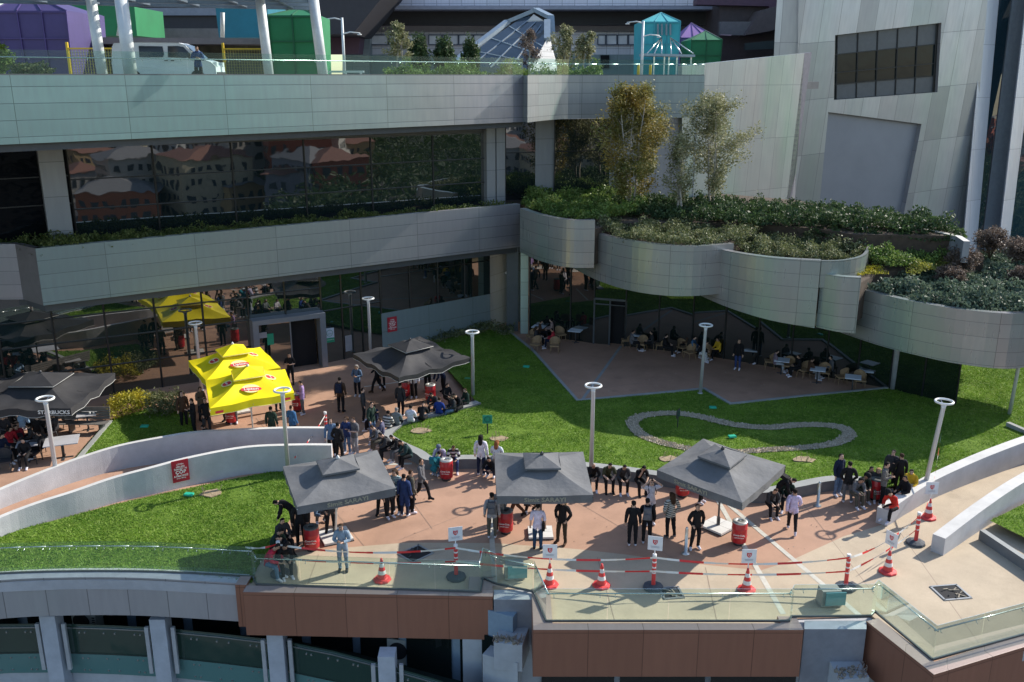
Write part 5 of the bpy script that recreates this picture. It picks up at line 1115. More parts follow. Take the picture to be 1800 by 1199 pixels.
# ------------------------------------------------------------------ street furniture
m_gcan = M('grey_canvas', (.135, .138, .142), rough=.8, var=.16, vs=1.6, bump=.5, bs=4, spec=.3); m_bcan = M('black_canvas', (.026, .026, .029), rough=.75, var=.2, vs=1.5, bump=.3, bs=3)
m_ycan = M('yellow_canvas', (.80, .66, .0), rough=.6, var=.04, vs=1.2, bump=.1, bs=5); m_pole = M('dark_pole', (.06, .06, .065), rough=.4, metal=.5); m_poleW = M('white_pole', (.6, .6, .58), rough=.5)
m_slab = M('white_slab', (.62, .61, .58), rough=.8, dirt=.25); m_wtext = M('white_print', (.75, .74, .70), rough=.6); m_ctext = M('cream_print', (.30, .29, .22), rough=.7); m_rtext = M('red_print', (.55, .03, .04), rough=.5)
def umbrella(cs, ze, za, mat, label, vf=.30, val=.27, sag=.05, pole=None, base=None, pm=None, edge=None, group=None, droop=None, name='parasol', inner=None):
    cs = [Vector((c[0], c[1], 0)) for c in cs]; c0 = sum(cs, Vector())/4; base_p = Vector((pole[0], pole[1], 0)) if pole else c0.copy()
    t = empty(name, (base_p.x, base_p.y, 0), 0, label, 'parasol', group); O = Vector((base_p.x, base_p.y, 0)); L = [c-O for c in cs]; C = c0-O
    zc = lambda i: ze+(droop[i] if droop else 0)
    corner = [Vector((l.x, l.y, zc(i))) for i, l in enumerate(L)]; zv = ze+(za-ze)*(1-vf)*.92
    vent = [C+(l-C)*vf for l in L]; vent = [Vector((v.x, v.y, zv)) for v in vent]
    g = MB(); n, m = 12, 6; val_g = MB(); up = []
    for s in range(4):
        a, b, va, vb = corner[s], corner[(s+1) % 4], vent[s], vent[(s+1) % 4]; grid = []
        for j in range(m+1):
            v = j/m; row = []
            for i in range(n+1):
                u = i/n; p = a.lerp(b, u).lerp(va.lerp(vb, u), v); p.z += -sag*math.sin(math.pi*u)**2*math.sin(math.pi*min(1, v*.8+.12))*1.6 + (1.2*sag*max(0, 1-abs(u-.5)/.25)*(1-v)**2 if edge and not droop else 0) - sag*.7*math.sin(math.pi*v)
                if droop: p.z += .07*math.sin(u*17+s)*(1-v)*math.sin(math.pi*u)
                row.append(p)
            grid.append(row)
        vs = [p for r in grid for p in r]; g.poly(vs, [(j*(n+1)+i, j*(n+1)+i+1, (j+1)*(n+1)+i+1, (j+1)*(n+1)+i) for j in range(m) for i in range(n)], sm=True)
        top = grid[0]; out = (b-a).cross(Vector((0, 0, 1))).normalized()
        low = [p+Vector((0, 0, -val))+out*(.02*math.sin(i*1.9+s)-.01) for i, p in enumerate(top)]
        val_g.poly(top+low, [(i, n+1+i, n+2+i, i+1) for i in range(n)], sm=True)
        if edge: up.append(low)
    cn = g.build('canopy', mat, t); val_g.build('valance', mat, cn)
    g = MB(); k = 1.28; cap = [C+(l-C)*vf*k for l in L]; hz = zv+.10; ap = Vector((C.x, C.y, za+.13))
    for s in range(4):
        a, b = Vector((cap[s].x, cap[s].y, hz)), Vector((cap[(s+1) % 4].x, cap[(s+1) % 4].y, hz)); mid = a.lerp(b, .5)+Vector((0, 0, -.03)); g.face([a, mid, ap]); g.face([mid, b, ap])
        g.face([a-Vector((0, 0, .06)), b-Vector((0, 0, .06)), b, a])
    g.build('vent_cap', mat, t)
    g = MB(); g.lathe([(.05, 0), (.07, .03), (.03, .1), (.01, .12)], 10, (C.x, C.y, za+.11)); g.build('finial', pm or m_pole, t)
    g = MB()
    for i in range(4): g.bar(corner[i]-Vector((0, 0, .09)), Vector((C.x, C.y, za-.3)), .025); mm = (corner[i]+corner[(i+1) % 4])/2; g.bar(mm-Vector((0, 0, .18)), Vector((C.x, C.y, za-.42)), .02); g.bar(corner[i].lerp(Vector((C.x, C.y, za-.3)), .45)-Vector((0, 0, .09)), Vector((C.x, C.y, ze-.35)), .018)
    g.build('ribs', pm or m_pole, t)
    g = MB(); g.tube([(0, 0, .05), (C.x, C.y, za+.2)], .035, 10); g.build('pole', pm or m_pole, t)
    if edge:
        g = MB()
        for low in up: g.tube(low, .012, 5, cap=False)
        g.tube([Vector((cap[i].x, cap[i].y, hz-.03)) for i in range(4)], .014, 5, closed=True); g.build('edge_piping', edge, t)
    if base:
        rz = math.atan2((L[1]-L[0]).y, (L[1]-L[0]).x)+base[1]
        for sx in (-1, 1):
            for sy in (-1, 1): g = MB(); v = Matrix.Rotation(rz, 3, 'Z') @ Vector((sx*base[0]/2, sy*base[0]/2, 0)); g.box((v.x, v.y, .07), (base[0]*.97, base[0]*.97, .07), rz); g.build('base_slab', m_slab, t)
        g = MB(); g.box((0, 0, .02), (base[0]*2.02, base[0]*2.02, .03), rz); g.bar((0, 0, .1), (0, 0, .4), .1); g.build('base_frame', m_pole, t)
    return t, corner, C, zv
def val_text(t, a, b, txt, size, mat, val=.27, name='lettering', sx=1., u=.5, inward=False):
    p = a.lerp(b, u)+Vector((0, 0, -val*.52)); out = (b-a).cross(Vector((0, 0, 1))).normalized(); o = textmesh(txt, size, mat, name, t, True, sx=sx); place_on(o, p+out*.035, out); return o
def cor(px, z): return [xy(P(x, y, z)) for x, y in px]
# three grey parasols in front
gp_ = 'grey square parasols on the plaza'
t, c, C, zv = umbrella(cor(((522, 891), (696, 858), (663, 791), (497, 820)), 2.45), 2.45, 2.98, m_gcan, 'left grey square parasol with small top tier, beside the lawn slope', base=(.5, 0), pole=xy(P(590, 945, 0)), group=gp_, pm=m_poleW)
val_text(t, c[0], c[1], 'Simit SARAYI', .19, m_ctext, sx=1.25)
t, c, C, zv = umbrella(cor(((873, 872), (1043, 870), (1025, 794), (869, 796)), 2.45), 2.45, 2.98, m_gcan, 'middle grey square parasol, seen square on, white slab base', base=(.42, 0), pole=xy(P(950, 939, 0)), group=gp_)
val_text(t, c[0], c[1], 'Simit SARAYI', .19, m_ctext, sx=1.25)
t, c, C, zv = umbrella(cor(((1155, 826), (1305, 884), (1381, 818), (1236, 771)), 2.45), 2.45, 3.0, m_gcan, 'right grey square parasol turned corner on to the viewer, by the white floor lines', base=(.48, 0), pole=xy(P(1262, 927, 0)), group=gp_)
val_text(t, c[0], c[1], 'Simit SARAYI', .19, m_ctext, sx=1.25, u=.42)
# black sagging parasol
umbrella(cor(((620, 624), (701, 664), (827, 630), (738, 596)), 2.4), 2.45, 3.1, m_bcan, 'black sagging parasol over the shaded corner of the big lawn', sag=.12, pole=xy(P(727, 700, 0)), droop=[0, -.05, .0, .1], edge=M('pale_piping', (.4, .4, .38)), vf=.3, val=.22)
# black parasol of the left cafe
t, c, C, zv = umbrella(cor(((-62, 718), (124, 718), (203, 660), (30, 655)), 2.5), 2.5, 3.15, m_bcan, 'big black cafe parasol at the left edge with white lettering on its edge', sag=.1, vf=.34, val=.3, edge=M('pale_piping', (.4, .4, .38)), droop=[0, 0, .12, 0])
val_text(t, c[0], c[1], 'STARBUCKS', .21, m_wtext, .3, sx=1.1, u=.84)
umbrella(cor(((-190, 718), (-75, 718), (15, 665), (-60, 655)), 2.5), 2.5, 3.3, m_bcan, 'second black cafe parasol, mostly cut off by the left edge of the picture', sag=.1, vf=.34, val=.3)
# yellow tea parasols
m_badge = M('badge_red', (.62, .03, .05), rough=.6); m_pale = M('badge_pale_yellow', (.85, .80, .35), rough=.6)
def badge(t, a, b, C, zv, word=True, k=.42, s=1.):
    mid = (a+b)/2; up = Vector((C.x, C.y, zv)); p = mid.lerp(up, k); n = (b-a).cross(up-mid).normalized(); n = n if n.z > 0 else -n; upv = (up-mid).normalized()
    g = MB(); N = 28; g.face([(.36*s*math.cos(i*2*math.pi/N), .30*s*math.sin(i*2*math.pi/N)+.02, 0) for i in range(N)]); o = g.build('sun_print', m_pale, t); place_on(o, p+n*.045, n, upv)
    g = MB(); r = .42 if word else .2
    g.face([(r*s*math.copysign(abs(math.cos(i*2*math.pi/N))**.6, math.cos(i*2*math.pi/N)), (.13 if word else .18)*s*math.copysign(abs(math.sin(i*2*math.pi/N))**.7, math.sin(i*2*math.pi/N))-.04, 0) for i in range(N)]); o = g.build('red_badge', m_badge, t); place_on(o, p+n*.052, n, upv)
    if word: o = textmesh('Lipton', .23*s, m_wtext, 'lettering', t, True); place_on(o, p+n*.060-upv*.04, n, upv)
    else: o = textmesh('Lipton', .11*s, m_wtext, 'lettering', t, True); place_on(o, p+n*.060-upv*.04, n, upv)
yg = 'yellow tea parasols'
for cs, lb, pb in (((( 362, 669), (493, 646), (457, 610), (331, 634)), 'farther of the two bright yellow parasols with red round badges', None), (((369, 718), (517, 690), (501, 649), (361, 668)), 'nearer of the two bright yellow parasols, closest to the ramp wall', None)):
    t, c, C, zv = umbrella(cor(cs, 2.35), 2.35, 3.15, m_ycan, lb, sag=.07, vf=.3, val=.32, group=yg, pm=m_poleW, base=(.45, 0), edge=M('yellow_piping', (.75, .7, .3)))
    badge(t, c[0], c[1], C, zv, True); badge(t, c[3], c[0], C, zv, False, .5); badge(t, c[1], c[2], C, zv, False, .5)
    for u_ in (.1, .9): 
        g = MB(); g.face([(-.16, -.05, 0), (.16, -.05, 0), (.16, .05, 0), (-.16, .05, 0)]); o = g.build('red_badge', m_badge, t); out = (c[1]-c[0]).cross(Vector((0, 0, 1))).normalized(); place_on(o, c[0].lerp(c[1], u_)+Vector((0, 0, -.2))+out*.05, out)

# ring lamps
m_lamp = M('lamp_white_metal', (.55, .56, .58), rough=.4, metal=.3, var=.05); m_lens = M('lamp_lens', (.75, .76, .74), rough=.3)
def ring_lamp(px, zg, label, lean=(0, 0)):
    p = P(px[0], px[1], 3.48+zg); t = empty('ring_lamp', (p.x-lean[0], p.y-lean[1], zg), 0, label, 'lamp', 'ring topped garden lamps'); T = Vector((lean[0], lean[1], 0))
    g = MB(); g.tube([(0, 0, 0), T*.97+Vector((0, 0, 3.2)), T+Vector((0, 0, 3.36))], [.085, .075, .10], 12); g.build('pole', m_lamp, t)
    g = MB(); g.lathe([(.13, 0), (.13, .02), (.1, .04)], 12); g.build('base_plate', m_lamp, t)
    g = MB(); N = 28; g.tube([(T.x+.30*math.cos(i*2*math.pi/N), T.y+.30*math.sin(i*2*math.pi/N), 3.46) for i in range(N)], .042, 8, closed=True); g.build('ring', m_lens, t)
    g = MB(); [g.bar(T+Vector((.08*math.cos(a), .08*math.sin(a), 3.34)), T+Vector((.29*math.cos(a), .29*math.sin(a), 3.44)), .022) for a in (R(90), R(210), R(330))]; g.build('spokes', m_lamp, t)
for px, zg, lb, ln_ in (((830, 583), .0, 'ring lamp right of the black sagging parasol, at the tip of the seat wall', (0, 0)), ((1043, 677), .3, 'ring lamp behind the middle grey parasol, above four seated students', (0, 0)), ((1241, 571), .03, 'ring lamp at the outer corner of the shaded cafe terrace', (.08, 0)), ((647, 524), 0, 'ring lamp before the grey wall, behind the black sagging parasol', (0, 0)),
                    ((897, 479), 0, 'ring lamp in the dark corner beside the pale green column', (0, 0)), ((496, 685), .1, 'ring lamp overlapping the nearer yellow parasol', (0, 0)), ((79, 700), .05, 'ring lamp in front of the left cafe parasol', (0, 0)), ((1660, 705), .3, 'ring lamp leaning slightly, beside the right ramp', (.35, .1)), ((1798, 604), .1, 'ring lamp cut by the right edge of the picture', (.1, 0)), ((343, 567), 0, 'ring lamp in the corner behind the yellow parasols, mirrored in the glass', (0, 0))):
    if lb: ring_lamp(px, zg, lb, ln_)

# red barrel bins
m_rbin = M('red_bin', (.42, .018, .025), rough=.35, var=.15, vs=4, dirt=.4); m_blk = M('bin_rim', (.08, .085, .08), rough=.5); m_alu = M('bin_rim_bare', (.5, .49, .46), rough=.4, metal=.5)
def bin_(px, label, rim=m_blk, rz=0., z=0.):
    p = P(px[0], px[1], z); t = empty('barrel_bin', p, rz, label, 'bin', 'red barrel bins'); g = MB()
    g.lathe([(.20, .09), (.245, .12), (.25, .16), (.252, .3), (.262, .32), (.252, .34), (.252, .58), (.262, .60), (.252, .62), (.25, .78), (.24, .80)], 22, caps=False); g.build('drum', m_rbin, t)
    g = MB(); g.lathe([(.24, .80), (.25, .84), (.22, .86), (.12, .87), (.10, .84), (.10, .7)], 22, caps=False); g.build('rim', rim, t)
    g = MB(); g.lathe([(.0, .68), (.11, .69)], 12, caps=False); g.build('opening', m_dark, t)
    g = MB(); g.lathe([(.18, .0), (.18, .09)], 14); g.build('feet', m_pole, t)
    for a, tx, s_, zz_ in ((-1.57, 'Coca-Cola', .085, .44), (-1.57, 'GERİ DÖNÜŞÜM', .04, .34), (-.45, 'Coca-Cola', .16, .46)):
        o = textmesh(tx, s_, m_wtext, 'lettering', t, True); place_on(o, (.263*math.cos(a), .263*math.sin(a), zz_), (math.cos(a), math.sin(a), 0))
        if s_ > .1: o.rotation_mode = 'XYZ'; o.matrix_local = o.matrix_local @ Matrix.Rotation(R(90), 4, 'Z')
for px, lb, rm in (((785, 843), 'red barrel bin in front of the two seated students left of the middle parasol', m_alu), ((889, 936), 'red barrel bin beside the student with grey backpack', m_blk), ((549, 966), 'red barrel bin under the left grey parasol', m_blk), ((1298, 956), 'red barrel bin with bare metal rim, right of the white parasol base', m_alu),
                   ((1199, 872), 'red barrel bin showing under the left corner of the right grey parasol', m_blk), ((712, 698), 'red barrel bin left of the pair below the black sagging parasol', m_blk), ((757, 705), 'red barrel bin right of the pair, pale rim, below the black sagging parasol', m_alu), ((1538, 878), 'red barrel bin among the group at the right end of the seat wall', m_blk),
                   ((524, 722), 'red barrel bin behind the girl in lilac', m_blk), ((408, 744), 'red barrel bin under the nearer yellow parasol', m_blk)): bin_(px, lb, rm, random.uniform(-.3, .3))

# cones, posts, tape
m_cred = M('cone_red', (.62, .05, .05), rough=.5, var=.12, vs=6); m_cwht = M('cone_white', (.72, .70, .68), rough=.5, dirt=.3); m_base = M('rubber_base', (.06, .07, .085), rough=.8); m_sign = M('sign_white', (.70, .70, .72), rough=.6)
def crest(t, z, rz, tilt=0, x=0, y=0):
    s = empty('sign_board', (x, y, z), rz); s.parent = t; s.rotation_euler = (tilt, 0, rz)
    for k in ('label', 'category'):
        if k in s: del s[k]
    g = MB(); g.box((0, 0, .24), (.44, .012, .46)); g.build('board', m_sign, s)
    g = MB(); sh = [(-.07, .36), (0, .345), (.07, .36), (.07, .27), (.045, .225), (0, .195), (-.045, .225), (-.07, .27)]; g.face([(x_, -.012, z_) for x_, z_ in sh]); g.build('shield', m_rtext, s)
    g = MB(); [g.box(c, d) for c, d in (((-.02, -.016, .29), (.014, .003, .08)), ((.02, -.016, .31), (.04, .003, .012)), ((.03, -.016, .28), (.012, .003, .05)), ((.015, -.016, .25), (.04, .003, .012)))]; g.build('shield_mark', m_sign, s)
    g = MB(); [g.box((0, -.013, .14-.035*i), (.26-.03*i, .003, .012)) for i in range(2)]; g.build('text_lines', M('grey_print', (.35, .35, .38)), s)
    g = MB(); g.bar((0, .012, -.18), (0, .012, .05), .03); g.build('stem', m_cwht, s)
def cone(px, label, sign=None, rz=0.):
    p = P(px[0], px[1], 0); t = empty('traffic_cone', p, rz, label, 'traffic cone', 'red and white traffic cones'); g = MB()
    g.lathe([(.27, 0), (.29, .03), (.27, .07), (.17, .09), (.155, .10)], 8, mi=0, sm=False); zs = [(.155, .10), (.132, .22), (.132, .22), (.105, .36), (.085, .46), (.062, .58), (.045, .68), (.03, .76)]
    b = g.build('base', m_cred, t); g = MB(); r_ = lambda z: .155-(z-.1)*.19
    for i, (z0, z1) in enumerate(((.1, .24), (.24, .36), (.36, .48), (.48, .60), (.60, .76))): g.lathe([(r_(z0), z0), (r_(z1), z1)], 18, mi=i % 2, caps=(i == 4))
    g.build('body', [m_cred, m_cwht], t)
    if sign is not None: crest(t, .92, sign)
def post(px, label, sign=None):
    p = P(px[0], px[1], 0); t = empty('striped_post', p, 0, label, 'barrier post', 'red and white striped posts'); g = MB(); g.lathe([(.30, 0), (.32, .03), (.30, .09), (.16, .14), (.13, .14)], 10, sm=False); g.build('base', m_base, t)
    g = MB()
    for i, (z0, z1) in enumerate(((.12, .52), (.52, .57), (.57, .70), (.70, .75), (.75, .88), (.88, .93), (.93, 1.03), (1.03, 1.16))): g.lathe([(.062, z0), (.062, z1)], 14, mi=i % 2, caps=(i == 7))
    g.build('post', [m_cred, m_cwht], t)
    if sign is not None: crest(t, 1.28, sign)
for a in (((672, 1020), 'lone traffic cone without sign below the girl in denim'), ((966, 1029), 'traffic cone with crest sign at the corner of the middle balustrade', R(-2)), ((1057, 1030), 'traffic cone without sign between the two shaded floor areas'), ((1312, 1038), 'traffic cone with crest sign standing on the left white floor line', R(0)), ((1560, 1006), 'traffic cone with narrow looking crest sign, fourth from the left', R(-62)), ((1631, 911), 'traffic cone with crest sign between the two right ramp walls', R(0))): cone(*a)
for a in (((493, 1010), 'striped post beside the seated girl in red at left'), ((802, 1016), 'striped post with tilted crest sign in the shade of the middle parasol', R(14)), ((1148, 1034), 'striped post with crest sign next to the open pit', R(-14)), ((1486, 1034), 'striped post by the wide buttress, no sign'), ((1609, 956), 'striped post between the ends of the right ramp walls'), ((574, 768), 'small striped post at the end of the upper ramp wall')): post(*a)
def tape_mat():
    m = bpy.data.materials.new('barrier_tape'); m.use_nodes = True; nt = m.node_tree; b = nt.nodes['Principled BSDF']; uv = nd(nt, 'ShaderNodeUVMap'); ck = nd(nt, 'ShaderNodeTexChecker'); ck.inputs['Scale'].default_value = 1
    mp = nd(nt, 'ShaderNodeMapping'); mp.inputs['Scale'].default_value = (1.35, 0, 0); mp.inputs['Location'].default_value = (0, .5, .5); nt.links.new(uv.outputs[0], mp.inputs['Vector']); nt.links.new(mp.outputs[0], ck.inputs['Vector'])
    ck.inputs['Color1'].default_value = (.68, .03, .03, 1); ck.inputs['Color2'].default_value = (.72, .70, .66, 1); nt.links.new(ck.outputs[0], b.inputs['Base Color']); b.inputs['Roughness'].default_value = .5; return m
m_tape = tape_mat()
def tape(a, b, sag, label, w_=.065):
    a, b = Vector(a), Vector(b); g = MB(); n = 16; L = (b-a).length; pts = []
    for i in range(n+1):
        u = i/n; p = a.lerp(b, u); p.z -= 4*sag*u*(1-u); pts.append(p)
    for i in range(n):
        tw = .4*math.sin(i*.8); s = Vector((0, tw*w_, w_)).normalized()*w_/2; g.face([pts[i]-s, pts[i+1]-s, pts[i+1]+s, pts[i]+s], 0, [(L*i/n, .2), (L*(i+1)/n, .2), (L*(i+1)/n, .3), (L*i/n, .3)])
    tag(g.build('barrier_tape', m_tape), label, 'barrier tape', 'red and white barrier tapes')
def gp(x, y, z): p = P(x, y, 0); return (p.x, p.y-.07, z)
PO = {'a': (493, 1010), 'b': (802, 1016), 'c': (1148, 1034), 'd': (1486, 1034), 'e': (1609, 956)}
nm = {'a': 'leftmost post', 'b': 'post in parasol shade', 'c': 'post by open pit', 'd': 'post by wide buttress', 'e': 'post between ramp walls'}
for s, e in (('a', 'b'), ('b', 'c'), ('c', 'd'), ('d', 'e')):
    for z, sg, w_ in ((1.08, .22, 'upper'), (.62, .12, 'lower')): tape(gp(*PO[s], z), gp(*PO[e], z), sg, '%s tape, %s to %s' % (w_, nm[s], nm[e]))
tape(gp(*PO['e'], 1.05), gp(1631, 911, 1.0), .1, 'short tape from the post between the ramp walls to the cone behind it'); tape(gp(1631, 911, 1.1), (P(1652, 780, 1.6).x, P(1652, 780, 1.6).y, 2.0), .05, 'tape rising from the cone on the ramp to the leaning ring lamp')
tape(gp(574, 768, 1.0), (P(517, 797, .9).x, P(517, 797, .9).y, .7), .1, 'tape across the left ramp from the small striped post'); tape(gp(436, 1000, .8), gp(*PO['a'], 1.1), .08, 'tape from the left balustrade to the leftmost striped post')
m_steel = M('brushed_steel', (.5, .5, .48), rough=.3, metal=.8)
for px, lb in (((1205, 973), 'steel bollard beside the student in black near the post with sign'), ((1437, 889), 'steel bollard right of the student in the white shirt')):
    p = P(*px, 0); g = MB(); g.lathe([(.14, 0), (.14, .03), (.055, .05), (.055, .88), (.03, .95), (.0, .97)], 14, caps=False); tag(g.build('steel_bollard', m_steel, None, p), lb, 'bollard')

# signs
m_rsign = M('sign_red', (.38, .012, .03), rough=.5, var=.06)
def red_sign(p, n, label, s=1.):
    t = empty('red_notice', (0, 0, 0), 0, label, 'sign'); n = Vector(n).normalized(); x = Vector((0, 0, 1)).cross(n).normalized(); m = Matrix((x, Vector((0, 0, 1)).cross(x)*-1, Vector((0, 0, 1)))).transposed()
    t.location = p; t.rotation_euler = (0, 0, math.atan2(x.y, x.x)); g = MB(); g.box((0, 0, 0), (.62*s, .025, .86*s)); g.build('board', m_rsign, t)
    for tx, sz, z in (('LÜTFEN', .075, .27), ('YERLERE', .085, .17), ('İZMARİT VE', .085, .08), ('ÇÖP', .19, -.05), ('ATMAYINIZ', .10, -.20), ('ATAN CEZALI', .055, -.29)):
        o = textmesh(tx, sz*s, m_wtext, 'lettering', t, True); place_on(o, (0, -.018, z*s), (0, -1, 0))
q1, q2 = P(267, 823, ztop(267)), P(340, 804, ztop(340)); dq = (q2-q1).normalized(); nq = Vector((dq.y, -dq.x, 0)); pz = PL(316, 826, xy(q1), xy(q2)); red_sign(pz+nq*.10, nq, 'red notice board hung on the lower left ramp wall', 1.)
w1, w2 = q672, q860; ps = PL(689, 570, tuple(w1), tuple(w2)); dw = (w2-w1).normalized(); nw = Vector((dw.y, -dw.x, 0)); red_sign(ps+nw*.03, nw, 'red notice on the grey wall above the black sagging parasol', 1.0)
def poster(px, A, B, w_, h_, col, label, extra=None):
    p = PL(px[0], px[1], A, B); d = Vector((B[0]-A[0], B[1]-A[1], 0)).normalized(); n = Vector((d.y, -d.x, 0)); 
    if n.y > 0: n = -n; d = -d
    t = empty('poster', p+n*.05, math.atan2(d.y, d.x), label, 'poster'); g = MB(); g.box((0, 0, 0), (w_, .012, h_)); g.build('sheet', col, t)
    if extra: extra(t)
m_gp = M('poster_green', (.01, .22, .12)); m_wp = M('poster_white', (.45, .5, .58)); m_wp2 = M('poster_grey', (.22, .22, .24))
def ex1(t):
    g = MB(); g.box((0, -.012, -.27), (.5, .006, .26)); g.build('green_band', m_gp, t); g = MB(); N = 24; g.tube([(.17*math.cos(i*2*math.pi/N), -.012, .12+.17*math.sin(i*2*math.pi/N)) for i in range(N)], .012, 5, closed=True); g.box((0, -.012, .08), (.22, .006, .02)); g.build('roundel', m_gp, t)
    o = textmesh('HOŞ GELDİNİZ', .06, m_wtext, 'lettering', t); place_on(o, (0, -.018, -.25), (0, -1, 0))
poster((579, 589), tuple(q440), tuple(q570), .5, .8, m_wp, 'white and green poster with roundel on the glass right of the entrance', ex1)
poster((475, 596), tuple(q440+nx*.4), tuple(q570+nx*.4), .34, .6, m_gp, 'green notice stuck on the entrance door glass'); poster((462, 589), tuple(q440+nx*.42), tuple(q570+nx*.42), .4, .3, m_wp2, 'pale notice stuck on the entrance door glass')
poster((612, 603), tuple(q570), tuple(q672), .42, .9, m_wp2, 'pink grey poster on the glass left of the grey wall')
# lawn signs and green markers
m_gsign = M('lawn_sign_green', (.02, .25, .17), rough=.5); m_gmark = M('green_marker', (.02, .42, .26), rough=.5)
def lawn_sign(px, label, mat, side=0):
    p = P(px[0], px[1], 0); z = float(lawn_z([p.x], [p.y])[0]); p = P(px[0], px[1], z); t = empty('lawn_sign', p, side, label, 'sign'); g = MB(); g.bar((0, 0, 0), (0, 0, .45), .06, .03); g.build('stake', m_pole, t)
    g = MB(); g.box((0, 0, .65), (.42, .02, .38)); g.build('plate', mat, t)
    g = MB(); N = 20; g.tube([(.12*math.cos(i*2*math.pi/N), -.014, .65+.12*math.sin(i*2*math.pi/N)) for i in range(N)], .018, 5, closed=True); g.build('emblem', M('emblem_dark_green', (.01, .12, .08)), t)
lawn_sign((857, 762), 'green lawn sign on a stake behind the two girls', m_gsign, 0); lawn_sign((1191, 751), 'dark lawn sign inside the loop of the gravel path', m_pole, R(60))
for i, (x, y, z, lb) in enumerate(((925, 645, .05, 'green irrigation cover in the shaded top corner of the big lawn'), (822, 667, .05, 'green irrigation cover left of the first one, in shade'), (1253, 717, .05, 'green irrigation cover near the corner of the shaded terrace'), (1287, 768, .1, 'green irrigation cover inside the gravel loop'), (1658, 797, .2, 'green irrigation cover near the leaning ring lamp'), (332, 870, .06, 'green irrigation cover on the left lawn below the red notice'), (254, 750, .15, 'green irrigation cover on the lawn patch by the yellow shrubs'), (840, 694, .05, 'green irrigation cover beside the ring lamp at the seat wall tip'))):
    p = P(x, y, z); g = MB(); g.box((0, 0, .03), (.34, .22, .07), random.uniform(-.3, .3), 0, .9); tag(g.build('irrigation_cover', m_gmark, None, p), lb, 'valve cover')
# tables and wicker chairs of the shaded cafe
m_wick = M('wicker', (.30, .20, .11), rough=.8, var=.3, vs=25, bump=.5, bs=60); m_ttop = M('table_top', (.58, .64, .72), rough=.35, var=.05); m_leg = M('table_leg', (.04, .045, .05), rough=.5)
def make_chair(mat, name, cat, grp, dark=False):
    t = empty(name, (0, 0, 0), 0, None, cat, grp); g = MB(); g.box((0, 0, .43), (.52, .5, .07)); g.build('seat', mat, t)
    g = MB(); N = 12; pts = [(-math.cos(i*math.pi/N)*.29, .02+math.sin(i*math.pi/N)*.27, 0) for i in range(N+1)]
    for i in range(N):
        a, b = Vector(pts[i]), Vector(pts[i+1]); ha = .66+.22*math.sin(i*math.pi/N); hb = .66+.22*math.sin((i+1)*math.pi/N); sc = 1.1
        f = [a+Vector((0, 0, .42)), b+Vector((0, 0, .42)), Vector((b.x*sc, b.y*sc, hb)), Vector((a.x*sc, a.y*sc, ha))]; g.face(f); f2 = [Vector((v.x*.88, v.y*.88, v.z)) for v in f]; g.face(f2[::-1]); g.face([f[3], f[2], f2[2], f2[3]])
    g.build('backrest', mat, t)
    for sx in (-1, 1):
        for sy in (-1, 1): g = MB(); g.tube([(sx*.2, sy*.19, .42), (sx*.24, sy*.24, 0)], .018, 6); g.build('leg', mat if not dark else m_leg, t)
    return t
def make_table(w_, d_, top, grp, name='cafe_table'):
    t = empty(name, (0, 0, 0), 0, None, 'table', grp); g = MB(); g.box((0, 0, .74), (w_, d_, .035)); g.build('table_top', top, t); g = MB(); g.tube([(0, 0, .02), (0, 0, .72)], .035, 8); g.build('column', m_leg, t); g = MB(); g.box((0, 0, .015), (.45, .06, .03)); g.box((0, 0, .016), (.06, .45, .03)); g.build('foot', m_leg, t); return t
proto = {}
def put(kind, loc, rz, label, sx=1.):
    if kind not in proto:
        o = {'wicker': lambda: make_chair(m_wick, 'wicker_chair', 'chair', 'wicker chairs on the shaded terrace'), 'dark': lambda: make_chair(M('dark_wicker', (.025, .025, .03), rough=.6), 'dark_chair', 'chair', 'dark chairs of the left cafe', True), 'table': lambda: make_table(.75, .75, m_ttop, 'pale tables on the shaded terrace'), 'ltable': lambda: make_table(.8, .7, M('left_table_top', (.42, .42, .44), rough=.5), 'pale tables of the left cafe')}[kind](); proto[kind] = o; fresh = True
    else: o = copy_tree(proto[kind])
    o.location = loc; o.rotation_euler = (0, 0, rz); o['label'] = label; return o
TB = [((948, 573), 'second table from the pale green column, two students at it'), ((962, 556), 'table at the pale green column, laid for several students'), ((1012, 580), 'empty table alone left of the cafe door'), ((1122, 588), 'first table right of the cafe door'), ((1180, 592), 'second table right of the cafe door, doubled'), ((1195, 580), 'rear half of the doubled second table right of the door'), ((1245, 598), 'table behind the ring lamp on the shaded terrace'),
      ((1320, 614), 'single table in the middle of the row, chair each side'), ((1375, 632), 'table where the student in white sits'), ((1438, 648), 'second last table of the row, front half'), ((1462, 636), 'second last table of the row, rear half'), ((1500, 662), 'last table of the row, front half'), ((1522, 650), 'last table of the row, rear half')]
tA, tB_ = Vector(cafe_line[0]), Vector(cafe_line[7]); trz = math.atan2((tB_-tA).y, (tB_-tA).x)
TP = []
for (x, y), lb in TB: p = P(x, y, .76); TP.append(p); put('table', (p.x, p.y, 0), trz+R(8), lb)
